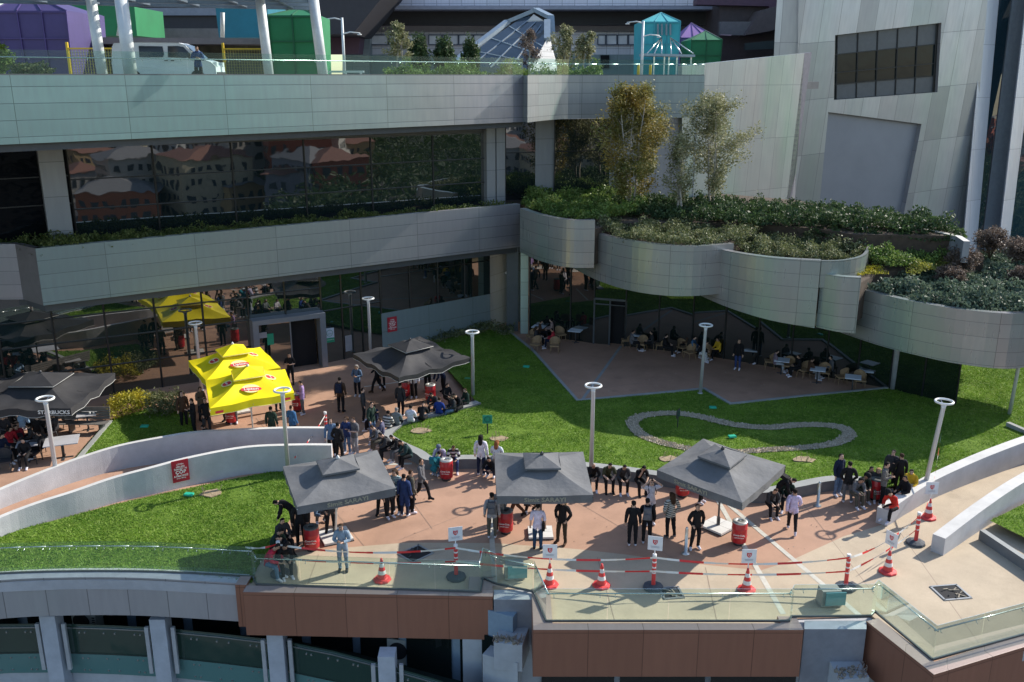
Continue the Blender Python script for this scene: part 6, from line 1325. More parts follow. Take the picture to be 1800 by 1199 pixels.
CHP = [(935, 603, 150, 'left of the front table at the green column'), (985, 600, -120, 'right of the front table at the green column'), (942, 618, 175, 'nearest the lawn kerb at the green column'), (975, 620, -160, 'facing the red clad student'), (1100, 610, 120, 'left of the first table right of the door'), (1128, 617, 180, 'front of the first table right of the door'), (1148, 612, -110, 'right of the first table right of the door'), (1160, 618, 110, 'left of the doubled second table'), (1200, 623, -120, 'right of the doubled second table'), (1212, 632, 150, 'left of the ring lamp'), (1240, 634, -170, 'just behind the ring lamp'), (1265, 622, -100, 'right of the table behind the ring lamp'),
       (1308, 632, 110, 'left of the single middle table'), (1336, 634, -110, 'right of the single middle table'), (1352, 648, 110, 'left of the table with the student in white'), (1385, 656, 180, 'front of the table with the student in white'), (1410, 650, -100, 'right of the table with the student in white'), (1412, 664, 140, 'left of the second last table'), (1448, 668, -170, 'front of the second last table'), (1474, 655, -100, 'right of the second last table'), (1478, 676, 120, 'left of the last table'), (1510, 682, -160, 'front of the last table, nearest the kerb'), (1530, 672, -100, 'right of the last table')]
for x, y, rz, lb in CHP: p = P(x, y, 0); put('wicker', (p.x, p.y, 0), R(rz)+trz+R(180), 'wicker armchair '+lb)
# left cafe
for x, y, lb in ((12, 700, 'table under the left cafe parasol, furthest left'), (55, 722, 'second table under the left cafe parasol'), (152, 727, 'pale square table at the bench end, open to the sun'), (48, 779, 'table between the seated students in red and in blue'), (108, 774, 'big pale table top right of the ring lamp in the left cafe')):
    p = P(x, y, .76); o = put('ltable', (p.x, p.y, 0), R(20), lb); 
    if x == 108: o.scale = (1.6, 1.5, 1)
for x, y, rz, lb in ((60, 812, 0, 'at the front edge of the left cafe, left one'), (78, 800, 60, 'at the front edge of the left cafe, beside the lamp'), (10, 828, 20, 'lowest at the left edge'), (88, 775, 90, 'right of the students in red'), (126, 752, 60, 'before the bench of the left cafe'), (70, 762, 160, 'behind the lamp of the left cafe'), (30, 800, -30, 'between lamp and left edge')):
    p = P(x, y, 0); put('dark', (p.x, p.y, 0), R(rz), 'dark woven chair '+lb)
a, b = P(60, 742, .45), P(190, 742, .45); t = empty('slatted_bench', ((a.x+b.x)/2, (a.y+b.y)/2, 0), math.atan2(b.y-a.y, b.x-a.x), 'long grey slatted bench with high back along the left cafe edge', 'bench'); L = (b-a).length
m_slat = M('grey_timber', (.15, .14, .13), rough=.8, var=.25, vs=5)
g = MB(); [g.box((0, y_, .44), (L, .1, .03)) for y_ in (-.24, -.12, 0, .12)]; g.build('seat', m_slat, t); g = MB(); [g.box((0, .24+.02*i, .56+i*.11), (L, .03, .09)) for i in range(5)]; g.build('backrest', m_slat, t); g = MB(); [g.box((x_, 0, .22), (.06, .5, .42)) for x_ in (-L/2+.3, 0, L/2-.3)]; g.build('legs', m_leg, t)
p = P(162, 727, .8); g = MB(); g.lathe([(.035, 0), (.04, .11)], 10, (0, 0, 0)); g.lathe([(.035, 0), (.04, .1)], 10, (.14, .05, 0)); tag(g.build('paper_cups', m_slab, None, (p.x-.1, p.y, .762)), 'white paper cups left on the table at the bench end', 'cup')
# board stuff on the ground of the left cafe, white low box by lipton
# ------------------------------------------------------------------ people
def V3(*a): return Vector(a)
def joints(kind):
    """joint positions of a 1.72 m figure facing -Y, ground at z=0; sitting figures have their seat at 0.45"""
    J = {}
    def S(n, x, y, z): J[n+'L'] = V3(x, y, z); J[n+'R'] = V3(-x, y, z)
    J.update(pel=V3(0, 0, .96), sp=V3(0, 0, 1.14), ch=V3(0, .01, 1.32), nk=V3(0, .01, 1.49), h1=V3(0, -.01, 1.58), h2=V3(0, -.005, 1.66))
    S('sh', .175, .01, 1.41); S('el', .235, .03, 1.13); S('wr', .25, -.04, .89); S('hp', .095, 0, .93); S('kn', .105, -.02, .51); S('an', .11, .03, .09); S('to', .13, -.15, .035)
    if kind == 'stand': pass
    elif kind == 'hands':                    # both hands before the chest, on a phone; head bowed
        J['elL'] = V3(.25, -.02, 1.13); J['wrL'] = V3(.09, -.24, 1.16); J['elR'] = V3(-.25, -.02, 1.13); J['wrR'] = V3(-.07, -.23, 1.18); J['h1'] = V3(0, -.035, 1.575); J['h2'] = V3(0, -.05, 1.65)
    elif kind == 'pocket':
        J['elL'] = V3(.29, .06, 1.14); J['wrL'] = V3(.19, -.06, .97); J['elR'] = V3(-.29, .06, 1.14); J['wrR'] = V3(-.19, -.06, .97); J['knR'] = V3(-.14, -.03, .51); J['anR'] = V3(-.18, .02, .09); J['toR'] = V3(-.24, -.14, .035)
    elif kind == 'walk':
        J['knL'] = V3(.10, -.20, .53); J['anL'] = V3(.10, -.28, .12); J['toL'] = V3(.11, -.46, .08); J['knR'] = V3(-.10, .06, .50); J['anR'] = V3(-.10, .34, .17); J['toR'] = V3(-.11, .22, .03)
        J['elL'] = V3(.24, .16, 1.16); J['wrL'] = V3(.24, .15, .91); J['elR'] = V3(-.24, -.08, 1.14); J['wrR'] = V3(-.23, -.27, .98)
    elif kind == 'head':                     # both hands raised to the head
        J['elL'] = V3(.36, -.08, 1.50); J['wrL'] = V3(.13, -.05, 1.66); J['elR'] = V3(-.36, -.08, 1.50); J['wrR'] = V3(-.13, -.05, 1.66)
    elif kind == 'talk':
        J['elL'] = V3(.25, .02, 1.14); J['wrL'] = V3(.14, -.22, 1.24); J['elR'] = V3(-.24, .03, 1.12); J['wrR'] = V3(-.24, -.08, .9); J['h2'] = V3(.02, -.015, 1.66)
    elif kind in ('sit', 'sitlean', 'sitface'):
        k = {'sit': .04, 'sitlean': .30, 'sitface': .33}[kind]
        J.update(pel=V3(0, .05, .56), sp=V3(0, .04-k*.30, .73), ch=V3(0, .03-k*.75, .90), nk=V3(0, .02-k*1.1, 1.05), h1=V3(0, -.02-k*1.28, 1.13), h2=V3(0, -.03-k*1.42, 1.20))
        S('sh', .17, .03-k*.95, .98); S('el', .23, -.02-k*1.05, .73); S('wr', .12, -.28-k*.75, .67); S('hp', .10, .02, .54); S('kn', .14, -.42, .52); S('an', .13, -.44, .09); S('to', .15, -.62, .035)
        if kind == 'sitface': J['wrR'] = V3(-.05, -.50, 1.08); J['elR'] = V3(-.17, -.45, .80)
    elif kind == 'crouch':
        J.update(pel=V3(0, .12, .34), sp=V3(0, .0, .50), ch=V3(0, -.12, .66), nk=V3(0, -.22, .79), h1=V3(0, -.28, .86), h2=V3(0, -.32, .93))
        S('sh', .17, -.18, .73); S('el', .24, -.30, .50); S('wr', .12, -.48, .50); S('hp', .1, .10, .32); S('kn', .17, -.28, .44); S('an', .13, -.02, .09); S('to', .16, -.20, .035)
    elif kind == 'bend':
        J.update(sp=V3(0, -.10, 1.10), ch=V3(0, -.27, 1.20), nk=V3(0, -.42, 1.25), h1=V3(0, -.49, 1.25), h2=V3(0, -.56, 1.27))
        S('sh', .17, -.34, 1.22); S('el', .22, -.38, .95); S('wr', .14, -.48, .74)
    return J
RAD = dict(pel=.125, sp=.118, ch=.125, nk=.055, h1=.074, h2=.092, sh=.068, el=.043, wr=.031, hp=.095, kn=.060, an=.042, to=.036)
def build_body(kind):
    J = joints(kind); vs = []; rs = []; es = []; ids = {}; segs = []
    def add(n, p, r): ids[n] = len(vs); vs.append(p); rs.append(r); return ids[n]
    add('pel', J['pel'], .125)
    for n, r in (('sp', .118), ('ch', .125), ('nk', .055), ('h1', .074), ('h2', .090)): add(n, J[n], r)
    top = J['h2']+(J['h2']-J['h1']).normalized()*.055; add('h3', top, .062)
    ch = ['pel', 'sp', 'ch', 'nk', 'h1', 'h2', 'h3']; es += [(ids[a], ids[b]) for a, b in zip(ch, ch[1:])]
    segs += [(J['pel'], J['sp'], 'torso'), (J['sp'], J['ch'], 'torso'), (J['ch'], J['nk'].lerp(J['ch'], .25), 'torso'), (J['nk'].lerp(J['ch'], -.0), J['h1'], 'head'), (J['h1'], top, 'head')]
    fwd = (J['h2']-J['h1']).cross(Vector((1, 0, 0))).normalized(); fwd = -fwd if fwd.y > 0 else fwd
    no = J['h1'].lerp(J['h2'], .45)+fwd*.098; add('nose', no, .014); es.append((ids['h1'], ids['nose'])); segs.append((J['h1'], no, 'head'))
    for s in 'LR':
        for n in ('sh', 'el', 'wr', 'hp', 'kn', 'an', 'to'): add(n+s, J[n+s], RAD[n])
        he = J['an'+s]+(J['an'+s]-J['to'+s]).normalized()*.06; he.z = .045; add('he'+s, he, .036)
        es += [(ids['ch'], ids['sh'+s]), (ids['sh'+s], ids['el'+s]), (ids['el'+s], ids['wr'+s]), (ids['pel'], ids['hp'+s]), (ids['hp'+s], ids['kn'+s]), (ids['kn'+s], ids['an'+s]), (ids['an'+s], ids['to'+s]), (ids['an'+s], ids['he'+s])]
        d = (J['wr'+s]-J['el'+s]).normalized(); pa = J['wr'+s]+d*.075; add('pa'+s, pa, .036); es.append((ids['wr'+s], ids['pa'+s]))
        side = d.cross(Vector((0, 1, 0)) if abs(d.y) < .8 else Vector((0, 0, 1))).normalized(); nrm = side.cross(d)
        for i, (o_, l1, l2) in enumerate(((-.030, .040, .030), (-.010, .045, .034), (.010, .043, .032), (.030, .035, .025))):
            f1 = pa+side*o_+d*l1; f2 = f1+d*l2*.8+nrm*l2*.5; add('f%d1%s' % (i, s), f1, .0095); add('f%d2%s' % (i, s), f2, .008); es += [(ids['pa'+s], ids['f%d1%s' % (i, s)]), (ids['f%d1%s' % (i, s)], ids['f%d2%s' % (i, s)])]
        t1 = J['wr'+s]+d*.04+side*.045; t2 = t1+d*.035+side*.012; add('t1'+s, t1, .011); add('t2'+s, t2, .009); es += [(ids['pa'+s], ids['t1'+s]), (ids['t1'+s], ids['t2'+s])]
        segs += [(J['ch'], J['sh'+s], 'torso'), (J['sh'+s], J['el'+s], 'uarm'), (J['el'+s], J['wr'+s]-d*.02, 'farm'), (J['wr'+s]+d*.02, pa+d*.07, 'hand'), (J['pel']-Vector((0, 0, .03)), J['hp'+s], 'hip'), (J['hp'+s], J['kn'+s], 'thigh'), (J['kn'+s], J['an'+s]+(J['kn'+s]-J['an'+s]).normalized()*.05, 'shin'), (J['an'+s], J['to'+s], 'foot'), (J['an'+s], he, 'foot')]
    me = bpy.data.meshes.new('skel'); me.from_pydata([tuple(v) for v in vs], es, []); o = bpy.data.objects.new('skel', me); COL.objects.link(o)
    sk = o.modifiers.new('skin', 'SKIN'); sk.branch_smoothing = .6; sk.use_smooth_shade = True
    for i, d in enumerate(me.skin_vertices[0].data): d.radius = (rs[i], rs[i]); d.use_root = (i == 0)
    sb = o.modifiers.new('sub', 'SUBSURF'); sb.levels = 2; sb.render_levels = 2; bpy.context.view_layer.update()
    bm_ = bpy.data.meshes.new_from_object(o.evaluated_get(bpy.context.evaluated_depsgraph_get())); bpy.data.objects.remove(o)
    n = len(bm_.vertices); co = np.empty(n*3); bm_.vertices.foreach_get('co', co); co = co.reshape(-1, 3); no_ = np.empty(n*3); bm_.vertices.foreach_get('normal', no_); no_ = no_.reshape(-1, 3)
    fs = [tuple(p.vertices) for p in bm_.polygons]; ce = np.array([co[list(f)].mean(0) for f in fs]); best = np.full(len(fs), 1e9); cls = np.array(['torso']*len(fs), dtype='<U6')
    for a, b, c in segs:
        a, b = np.array(a), np.array(b); d = b-a; t = np.clip(((ce-a)@d)/(d@d+1e-9), 0, 1); D = np.linalg.norm(ce-a-t[:, None]*d, axis=1)
        D = D - (.05 if c in ('torso', 'hip') else 0) - (.03 if c == 'thigh' else 0) - (.03 if c == 'head' else 0); k = D < best; best[k] = D[k]; cls[k] = c
    hc = np.array(J['h2']); up = np.array((J['h2']-J['h1']).normalized()); fw = np.array(fwd)
    def subm(name, mask, off, jit=0.):
        idx = np.nonzero(mask)[0]; used = {}; nv = []; nf = []
        for i in idx:
            f = []
            for v in fs[i]:
                if v not in used: used[v] = len(nv); p = co[v]+no_[v]*off; nv.append(tuple(p+np.array([noise.noise(Vector(co[v])*14+Vector((3, 1, 2))), noise.noise(Vector(co[v])*14), noise.noise(Vector(co[v])*14+Vector((7, 7, 7)))])*jit))
                f.append(used[v])
            nf.append(f)
        m = bpy.data.meshes.new(name); m.from_pydata(nv, [], nf); m.materials.append(None); [setattr(p, 'use_smooth', True) for p in m.polygons]; return m
    bm_.materials.clear(); bm_.materials.append(None); [setattr(p, 'use_smooth', True) for p in bm_.polygons]; bm_.name = 'body'
    out = {'body': bm_}; pz = J['pel']; 
    topm = np.isin(cls, ['torso', 'uarm', 'farm']); hem = (cls == 'hip') | ((cls == 'thigh') & (np.linalg.norm(ce-np.array(pz), axis=1) < .20))
    out['top'] = subm('top', topm | hem, .020, .012); out['tshirt'] = subm('tshirt', np.isin(cls, ['torso', 'uarm']) | hem, .017, .010); out['trousers'] = subm('trousers', np.isin(cls, ['hip', 'thigh', 'shin']), .013, .010); out['shoes'] = subm('shoes', cls == 'foot', .012)
    out['coat'] = subm('coat', topm | hem | (cls == 'thigh'), .032, .02)
    r = ce-hc; hairm = (cls == 'head') & (((r@up > .028) & (r@fw < .075)) | ((r@fw < -.005) & (r@up > -.075)) | ((r@fw < .03) & (r@up > -.01)))
    out['hair'] = subm('hair', hairm, .016, .014)
    lm = MB(); h2 = J['h2']; b0 = h2-fwd*.035; nkp = J['nk']; bk = nkp-fwd*.09+Vector((0, 0, .0)); bk2 = J['ch']-fwd*.15+Vector((0, 0, .02)); lm.tube([h2+Vector((0, 0, .05))-fwd*.03, b0, h2.lerp(bk, .5)-fwd*.03, bk, bk.lerp(bk2, .7), bk2], [.07, .105, .10, .095, .075, .03], 12)
    o = lm.build('hair_fall', None); out['fall'] = o.data; bpy.data.objects.remove(o)
    cm = MB(); N = 14
    uq = Vector(up); cc = h2+uq*.055; cm.poly([], []); lm = MB(); lm.lathe([(.104, 0), (.106, .03), (.09, .075), (.05, .105), (0, .112)], 14, caps=False); lm.box((0, -.13, .01), (.14, .11, .012)); o = lm.build('cap', None); o.data.transform(Matrix.Translation(cc-uq*.03) @ uq.to_track_quat('Z', 'Y').to_matrix().to_4x4()); out['cap'] = o.data; bpy.data.objects.remove(o)
    ey = MB(); x_ = Vector((1, 0, 0))
    for s in (-1, 1):
        c = J['h1'].lerp(J['h2'], .75)+fwd*.082+x_*s*.032; ey.lathe([(0, -.011), (.009, -.006), (.011, 0), (.009, .006), (0, .011)], 8, tuple(c), caps=False); ey.bar(c+Vector((-.018, 0, .022))+fwd*.004, c+Vector((.018, 0, .022))+fwd*.004, .008)
    mo = J['h1']+fwd*.078-(J['h2']-J['h1']).normalized()*.012; ey.bar(mo-x_*.022, mo+x_*.022, .009); o = ey.build('face_features', None); out['face'] = o.data; bpy.data.objects.remove(o)
    out['J'] = J; return out
POSES = {}
def getpose(k):
    if k not in POSES: POSES[k] = build_body(k)
    return POSES[k]
PM = {}
def cloth(c, var=.25):
    k = tuple(round(x, 3) for x in c)
    if k not in PM: PM[k] = M('cloth_%d' % len(PM), c, rough=.85, var=var, vs=9, bump=.3, bs=30, spec=.2)
    return PM[k]
def striped(name, a, b, sc):
    if name in MATS: return MATS[name]
    m = M(name, a, rough=.85); nt = m.node_tree; bs = nt.nodes['Principled BSDF']; tc = nd(nt, 'ShaderNodeTexCoord'); wv = nd(nt, 'ShaderNodeTexWave', bands_direction='Z', i_Scale=sc, i_Distortion=.6); nt.links.new(tc.outputs['Object'], wv.inputs['Vector'])
    gt = nd(nt, 'ShaderNodeMath', operation='GREATER_THAN'); gt.inputs[1].default_value = .5; nt.links.new(wv.outputs['Fac'], gt.inputs[0]); nt.links.new(mixc(nt, gt.outputs[0], a, b), bs.inputs['Base Color']); return m
SK = [(.50, .31, .22), (.42, .25, .17), (.55, .36, .27)]
BLK, NAVY, GREY, DG, WHT, JEAN, KHA, BRN, RED, YEL, LIL, TEAL, LG, DB, CHAR = (.012, .012, .014), (.015, .022, .05), (.12, .12, .13), (.02, .04, .03), (.62, .60, .66), (.10, .16, .26), (.10, .09, .07), (.07, .04, .025), (.45, .02, .02), (.62, .38, .03), (.35, .24, .45), (.02, .16, .20), (.28, .28, .30), (.03, .05, .14), (.035, .036, .04)
HB, HBR, HBL, HAU, HGR = (.012, .010, .009), (.05, .028, .016), (.30, .19, .09), (.22, .08, .03), (.25, .23, .22)
PLC = []
def person(x, y, pose, rz, top, bot, label, hair=HB, z=0., kind='top', fall=False, cap=None, sc=1., shoe=WHT, bag=None, seat=None, world=None, name='person', grp=None, bald=False):
    ps = getpose(pose)
    if world: loc = Vector(world)
    elif seat is not None: q = P(x, y, seat); loc = Vector((q.x, q.y, seat-.45))
    else: loc = P(x, y, z)
    t = empty('person', loc, R(rz), label, 'person', grp); t.scale = (sc, sc, sc); i = len(PLC); PLC.append(t)
    def part(nm, me, c):
        o = bpy.data.objects.new(nm, me); COL.objects.link(o); o.parent = t; o.material_slots[0].link = 'OBJECT'; o.material_slots[0].material = c if not isinstance(c, tuple) else cloth(c); return o
    part('body', ps['body'], M('skin_%d' % (i % 3), SK[i % 3], rough=.6, var=.06)); part('face_features', ps['face'], cloth((.05, .025, .02)))
    part({'top': 'jacket', 'tshirt': 't_shirt', 'coat': 'coat'}[kind], ps[kind], top); part('trousers', ps['trousers'], bot); part('shoes', ps['shoes'], shoe)
    if not bald: part('hair', ps['hair'], hair)
    if fall: part('long_hair', ps['fall'], hair)
    if cap: part('cap', ps['cap'], cap)
    if bag:
        J = ps['J']; c, lb, knd = bag; mt = Matrix.LocRotScale(t.location, t.rotation_euler, t.scale)
        g = MB()
        if knd == 'back':
            ax = (J['nk']-J['sp']).normalized(); pos = J['ch'].lerp(J['sp'], .35); bk = Vector((1, 0, 0)).cross(ax).normalized(); bk = bk if bk.y > 0 else -bk; ce = pos+bk*.21
            g.box(ce, (.30, .15, .42), 0, 0, .86, Matrix.Rotation(-math.atan2(-ax.y, ax.z), 3, 'X') if abs(ax.y) > .05 else None); g.box(ce+bk*.09-ax*.07, (.22, .05, .2))
            for s in (-1, 1): g.tube([pos+ax*.17+bk*.14+Vector((s*.1, 0, 0)), pos+ax*.22-bk*.02+Vector((s*.12, 0, 0)), pos+ax*.05-bk*.17+Vector((s*.13, 0, 0)), pos-ax*.13+bk*.0+Vector((s*.17, 0, 0))], .018, 5)
            nm_ = 'backpack'
        else:
            hp = J['hpR']+Vector((-.10, .02, -.02)); g.box(hp, (.10, .32, .26), 0, 0, .9); g.tube([hp+Vector((.02, .1, .12)), J['shR']+Vector((0, .05, .05)), J['shR']+Vector((0, -.06, .04)), hp+Vector((.02, -.1, .12))], .012, 5); nm_ = 'shoulder_bag'
        o = g.build(nm_, cloth(c)); 
        bv = o.modifiers.new('bev', 'BEVEL'); bv.width = .03; bv.segments = 2
        o.matrix_world = mt; tag(o, lb, 'bag')
    return t
# ------------------------------------------------------------------ the crowd (feet pixel, pose, heading: 0 faces the viewer, 90 to the right)
def Q(*a, **k):
    k.setdefault('sc', .94+.06*random.random()); return person(*a, **k)
Q(512, 676, 'hands', 5, BLK, BLK, 'student in black t-shirt looking at a phone, before the entrance', kind='tshirt', shoe=BLK)
Q(533, 729, 'hands', -70, LIL, GREY, 'girl in lilac jacket and grey trousers beside a red bin, near the yellow parasols', bag=(CHAR, 'dark bag on the shoulder of the girl in lilac', 'side'))
Q(600, 725, 'stand', 170, BRN, BLK, 'student in brown jacket walking to the entrance alone', hair=HB, bag=(NAVY, 'navy backpack on the student in brown jacket', 'back'), shoe=BLK)
Q(629, 697, 'hands', -10, JEAN, BLK, 'girl in pale denim jacket with light hair left of the black parasol', hair=HGR, fall=True, bag=(BLK, 'black backpack of the girl in denim jacket', 'back'))
Q(664, 690, 'walk', -80, BLK, BLK, 'student striding under the black sagging parasol, only legs in view', shoe=BRN)
Q(672, 682, 'stand', 10, NAVY, BLK, 'student hidden above the knees by the left flap of the black parasol')
Q(480, 778, 'stand', 175, DG, BLK, 'student in dark green jacket seen from behind over the ramp wall')
Q(516, 776, 'talk', 150, (.04, .12, .25), BLK, 'student in blue shirt behind the ramp wall, by the ring lamp', hair=HBR)
Q(584, 802, 'stand', 20, JEAN, BLK, 'girl in grey blue top with long brown hair by the small striped post', hair=HBR, fall=True)
Q(597, 812, 'pocket', 150, BLK, BLK, 'broad student in black jacket seen from behind, near the ramp wall end')
Q(611, 798, 'talk', -15, DB, JEAN, 'girl in navy jacket over pale shirt with brown hair, right of the student in black', hair=HBR, fall=True)
Q(625, 800, 'hands', -40, GREY, LG, 'student in grey shirt and grey trousers leaning in to the group', hair=HBR, kind='tshirt')
# along the left curve of the seat wall
S_ = .42
Q(661, 742, 'sit', -100, NAVY, BLK, 'seated student in dark blue furthest up the left end of the seat wall', seat=S_)
Q(682, 752, 'sit', 160, striped('jersey', (.05, .05, .05), (.55, .52, .48), 2.4), BLK, 'seated student in jersey with red shoulder stripe seen from behind', seat=S_)
Q(697, 747, 'sit', 170, (.16, .18, .19), BLK, 'seated student in grey sweater seen from behind on the seat wall', hair=HGR, seat=S_)
Q(722, 741, 'sit', 175, WHT, BLK, 'seated student in white shirt seen from behind below the black parasol', seat=S_)
Q(741, 738, 'sitlean', 170, BLK, BLK, 'seated student in black below the black parasol, back to the lawn', seat=S_)
Q(772, 727, 'sit', 165, (.015, .04, .22), BLK, 'seated student in royal blue jacket by the lawn edge', hair=HBR, seat=S_)
Q(810, 716, 'sitlean', -40, BLK, BLK, 'seated student in black nearest the ring lamp at the seat wall tip', seat=S_)
Q(797, 722, 'sit', -70, CHAR, JEAN, 'seated student in charcoal with jeans left of the one by the lamp', seat=S_)
Q(780, 690, 'bend', -60, NAVY, BLK, 'student in navy bending over under the black parasol', shoe=BLK)
Q(728, 700, 'stand', 0, WHT, BLK, 'student standing between the two red bins under the black parasol')
Q(752, 688, 'hands', 20, DG, BLK, 'student in dark green behind the right red bin under the black parasol')
Q(672, 775, 'sitlean', -65, GREY, KHA, 'seated student in grey leaning forward on the left bend of the seat wall', hair=HBR, seat=S_)
Q(688, 790, 'sitlean', -70, CHAR, BLK, 'seated student in dark vest with pale sleeves leaning on the knees', seat=S_)
Q(722, 802, 'sitlean', -60, (.02, .045, .045), BLK, 'seated student in dark teal green hoodie at the corner of the seat wall', seat=S_)
Q(765, 838, 'crouch', 150, TEAL, JEAN, 'crouching student in teal jacket left of the red bin', bag=(TEAL, 'teal backpack on the crouching student', 'back'))
Q(775, 808, 'sitlean', -5, (.42, .38, .50), BLK, 'seated student in cap and pale lilac top above the crouching one', seat=S_, cap=(.12, .14, .2))
Q(797, 808, 'sitlean', 5, striped('striped_jacket', (.02, .02, .02), (.5, .5, .5), 1.6), DB, 'seated student in black and white striped jacket right of the lilac one', seat=S_, hair=HBR)
Q(846, 836, 'stand', 170, WHT, NAVY, 'girl with very long black hair and dark vest, left of the middle parasol', fall=True)
Q(873, 808, 'sit', 165, (.55, .6, .65), BLK, 'girl with long auburn hair in pale top seated on the wall edge', hair=HAU, fall=True, seat=S_)
Q(864, 838, 'crouch', -20, BLK, NAVY, 'crouching student in black just left of the middle grey parasol')
# group beside the left grey parasol
Q(697, 903, 'hands', -20, striped('striped_denim', (.10, .18, .22), (.35, .42, .42), 5.), BLK, 'girl in striped denim blue top between the left grey parasol and its group', hair=HBR, fall=True)
Q(712, 908, 'stand', 165, (.02, .04, .12), NAVY, 'student in long dark blue coat in the group by the left grey parasol', kind='coat', hair=HB)
Q(724, 902, 'talk', 120, KHA, BLK, 'girl in plaid brown shirt with hair tied, right of the blue coat', hair=HBR, bag=(BLK, 'large black backpack on the girl in plaid', 'back'))
Q(673, 905, 'pocket', 10, BLK, BLK, 'student in black partly hidden by the right corner of the left grey parasol', shoe=BLK)
Q(686, 911, 'stand', 40, CHAR, BLK, 'student in charcoal with dark bag half under the left grey parasol', bag=(BLK, 'black bag hanging at the group by the left grey parasol', 'side'))
Q(480, 962, 'sitlean', 60, DG, BLK, 'seated student in dark green with hair in a bun under the left grey parasol', seat=.45)
Q(507, 968, 'sitlean', -30, BLK, BLK, 'seated student in black with white shoes beside the leftmost striped post', seat=.45)
Q(497, 948, 'sit', 40, CHAR, BLK, 'student in charcoal behind the seated ones below the left grey parasol', seat=.45, shoe=BLK)
Q(470, 992, 'sitlean', 70, (.45, .03, .06), JEAN, 'seated student in red top and light jeans by the leftmost striped post', seat=.45)
Q(530, 960, 'stand', -170, BLK, BLK, 'student in black standing against the left edge of the left grey parasol', shoe=BLK)
Q(517, 940, 'bend', -80, BLK, BLK, 'student stooping with a black bag at the left grey parasol', shoe=BLK)
Q(583, 940, 'pocket', 20, CHAR, BLK, 'student under the left grey parasol, only the legs showing', shoe=BLK)
Q(563, 918, 'crouch', 30, JEAN, GREY, 'crouching student seen low behind the edge of the left grey parasol')
Q(604, 1004, 'hands', 0, (.20, .27, .34), (.15, .21, .28), 'girl in light denim jacket and jeans reading her phone inside the barrier tape', hair=HBR, shoe=CHAR, fall=False)
Q(865, 946, 'stand', 178, LG, KHA, 'student in pale grey hoodie seen from behind at the left edge of the middle parasol', bag=(GREY, 'grey backpack on the student in pale hoodie', 'back'))
Q(878, 934, 'talk', -160, (.22, .22, .22), BLK, 'student in grey half behind the one with grey backpack')
Q(908, 912, 'walk', -70, BRN, BRN, 'student in brown behind the red bin, cut off by the middle parasol', shoe=BLK)
Q(930, 900, 'crouch', 20, CHAR, BLK, 'crouching student far under the middle parasol')
Q(945, 966, 'stand', 175, (.60, .56, .70), (.02, .05, .10), 'girl in white top and dark blue jeans in front of the white parasol base', hair=HB, shoe=BLK, kind='tshirt', bag=(BLK, 'big black bag with white pattern on the shoulder of the girl in jeans', 'side'))
Q(988, 957, 'pocket', -30, BLK, (.04, .03, .02), 'girl in black with long blonde brown hair right of the middle parasol pole', hair=HBL, fall=True, shoe=BRN)
# the four on the seat wall and more
Q(1043, 838, 'sitface', -5, BLK, BLK, 'bald man in black seated first of four right of the middle parasol', seat=S_, bald=True)
Q(1068, 840, 'sitlean', 5, (.05, .055, .03), BLK, 'bearded student in olive shirt seated second of four on the wall', seat=S_, shoe=BLK, kind='tshirt')
Q(1093, 843, 'sitlean', 5, CHAR, BLK, 'student in black jacket with white shirt seated third of four', seat=S_)
Q(1122, 845, 'sitface', 15, BLK, BLK, 'student in black covering the face, seated last of four', seat=S_, kind='tshirt', shoe=BLK)
Q(1142, 922, 'head', 10, WHT, CHAR, 'student in white t-shirt with both hands on the head', kind='tshirt', bag=(BLK, 'black backpack of the student in white t-shirt', 'back'))
Q(1111, 960, 'stand', 175, BLK, BLK, 'student in black jacket from behind, left one of the pair near the signed post')
Q(1136, 956, 'talk', 170, BLK, BLK, 'student in black seen from behind, right one of the two near the post with sign', bag=(GREY, 'grey brown backpack on the right one of the two in black', 'back'))
Q(1177, 946, 'pocket', -160, striped('striped_sweater', (.03, .03, .03), (.55, .55, .5), 4.2), BLK, 'girl in black and white striped sweater with very long brown hair', hair=HBR, fall=True, shoe=GREY)
Q(1222, 965, 'pocket', 15, BLK, BLK, 'student all in black with hands at the waist next to the steel bollard')
Q(1232, 885, 'hands', 60, BLK, BLK, 'student in black hidden under the right grey parasol')
Q(1366, 893, 'bend', 60, BLK, BLK, 'student in black bending forward right of the right grey parasol', shoe=BLK, bag=(BLK, 'bulky black backpack on the bending student', 'back'))
Q(1384, 874, 'sit', -20, DG, BLK, 'seated student in dark green behind the one in white shirt', seat=S_)
Q(1391, 936, 'walk', 168, (.50, .44, .62), BLK, 'student in white shirt and black trousers walking away at right', hair=HB)
# right group
rg = 'students grouped at the right end of the seat wall'
Q(1471, 872, 'stand', 30, NAVY, JEAN, 'student in white and navy jacket leftmost of the right group', hair=HB)
Q(1487, 884, 'pocket', 170, BLK, GREY, 'student in black sweater and grey trousers seen from behind in the right group')
Q(1511, 858, 'sitlean', 10, DG, KHA, 'seated student in dark green top and black cap in the right group', seat=S_, cap=BLK)
Q(1541, 856, 'sit', -10, CHAR, KHA, 'seated girl with blonde hair in the right group', hair=HBL, fall=True, seat=S_)
Q(1549, 888, 'hands', 60, striped('checked_shirt', (.06, .055, .05), (.2, .19, .17), 7.), BLK, 'student in checked grey shirt standing by the red bin in the right group', kind='top')
Q(1577, 868, 'stand', 175, BLK, BLK, 'student in black seen from behind in the right group', hair=HBR)
Q(1599, 858, 'sit', -30, YEL, BLK, 'seated student in yellow sweater at the right end of the group', seat=.5)
Q(1573, 893, 'sitlean', -60, (.50, .03, .02), BLK, 'seated student in bright red jacket and dark cap at the ramp wall end', seat=.55, cap=BLK)
Q(1590, 872, 'sit', -70, BLK, BLK, 'seated student in black between the red and the yellow one', seat=.5)
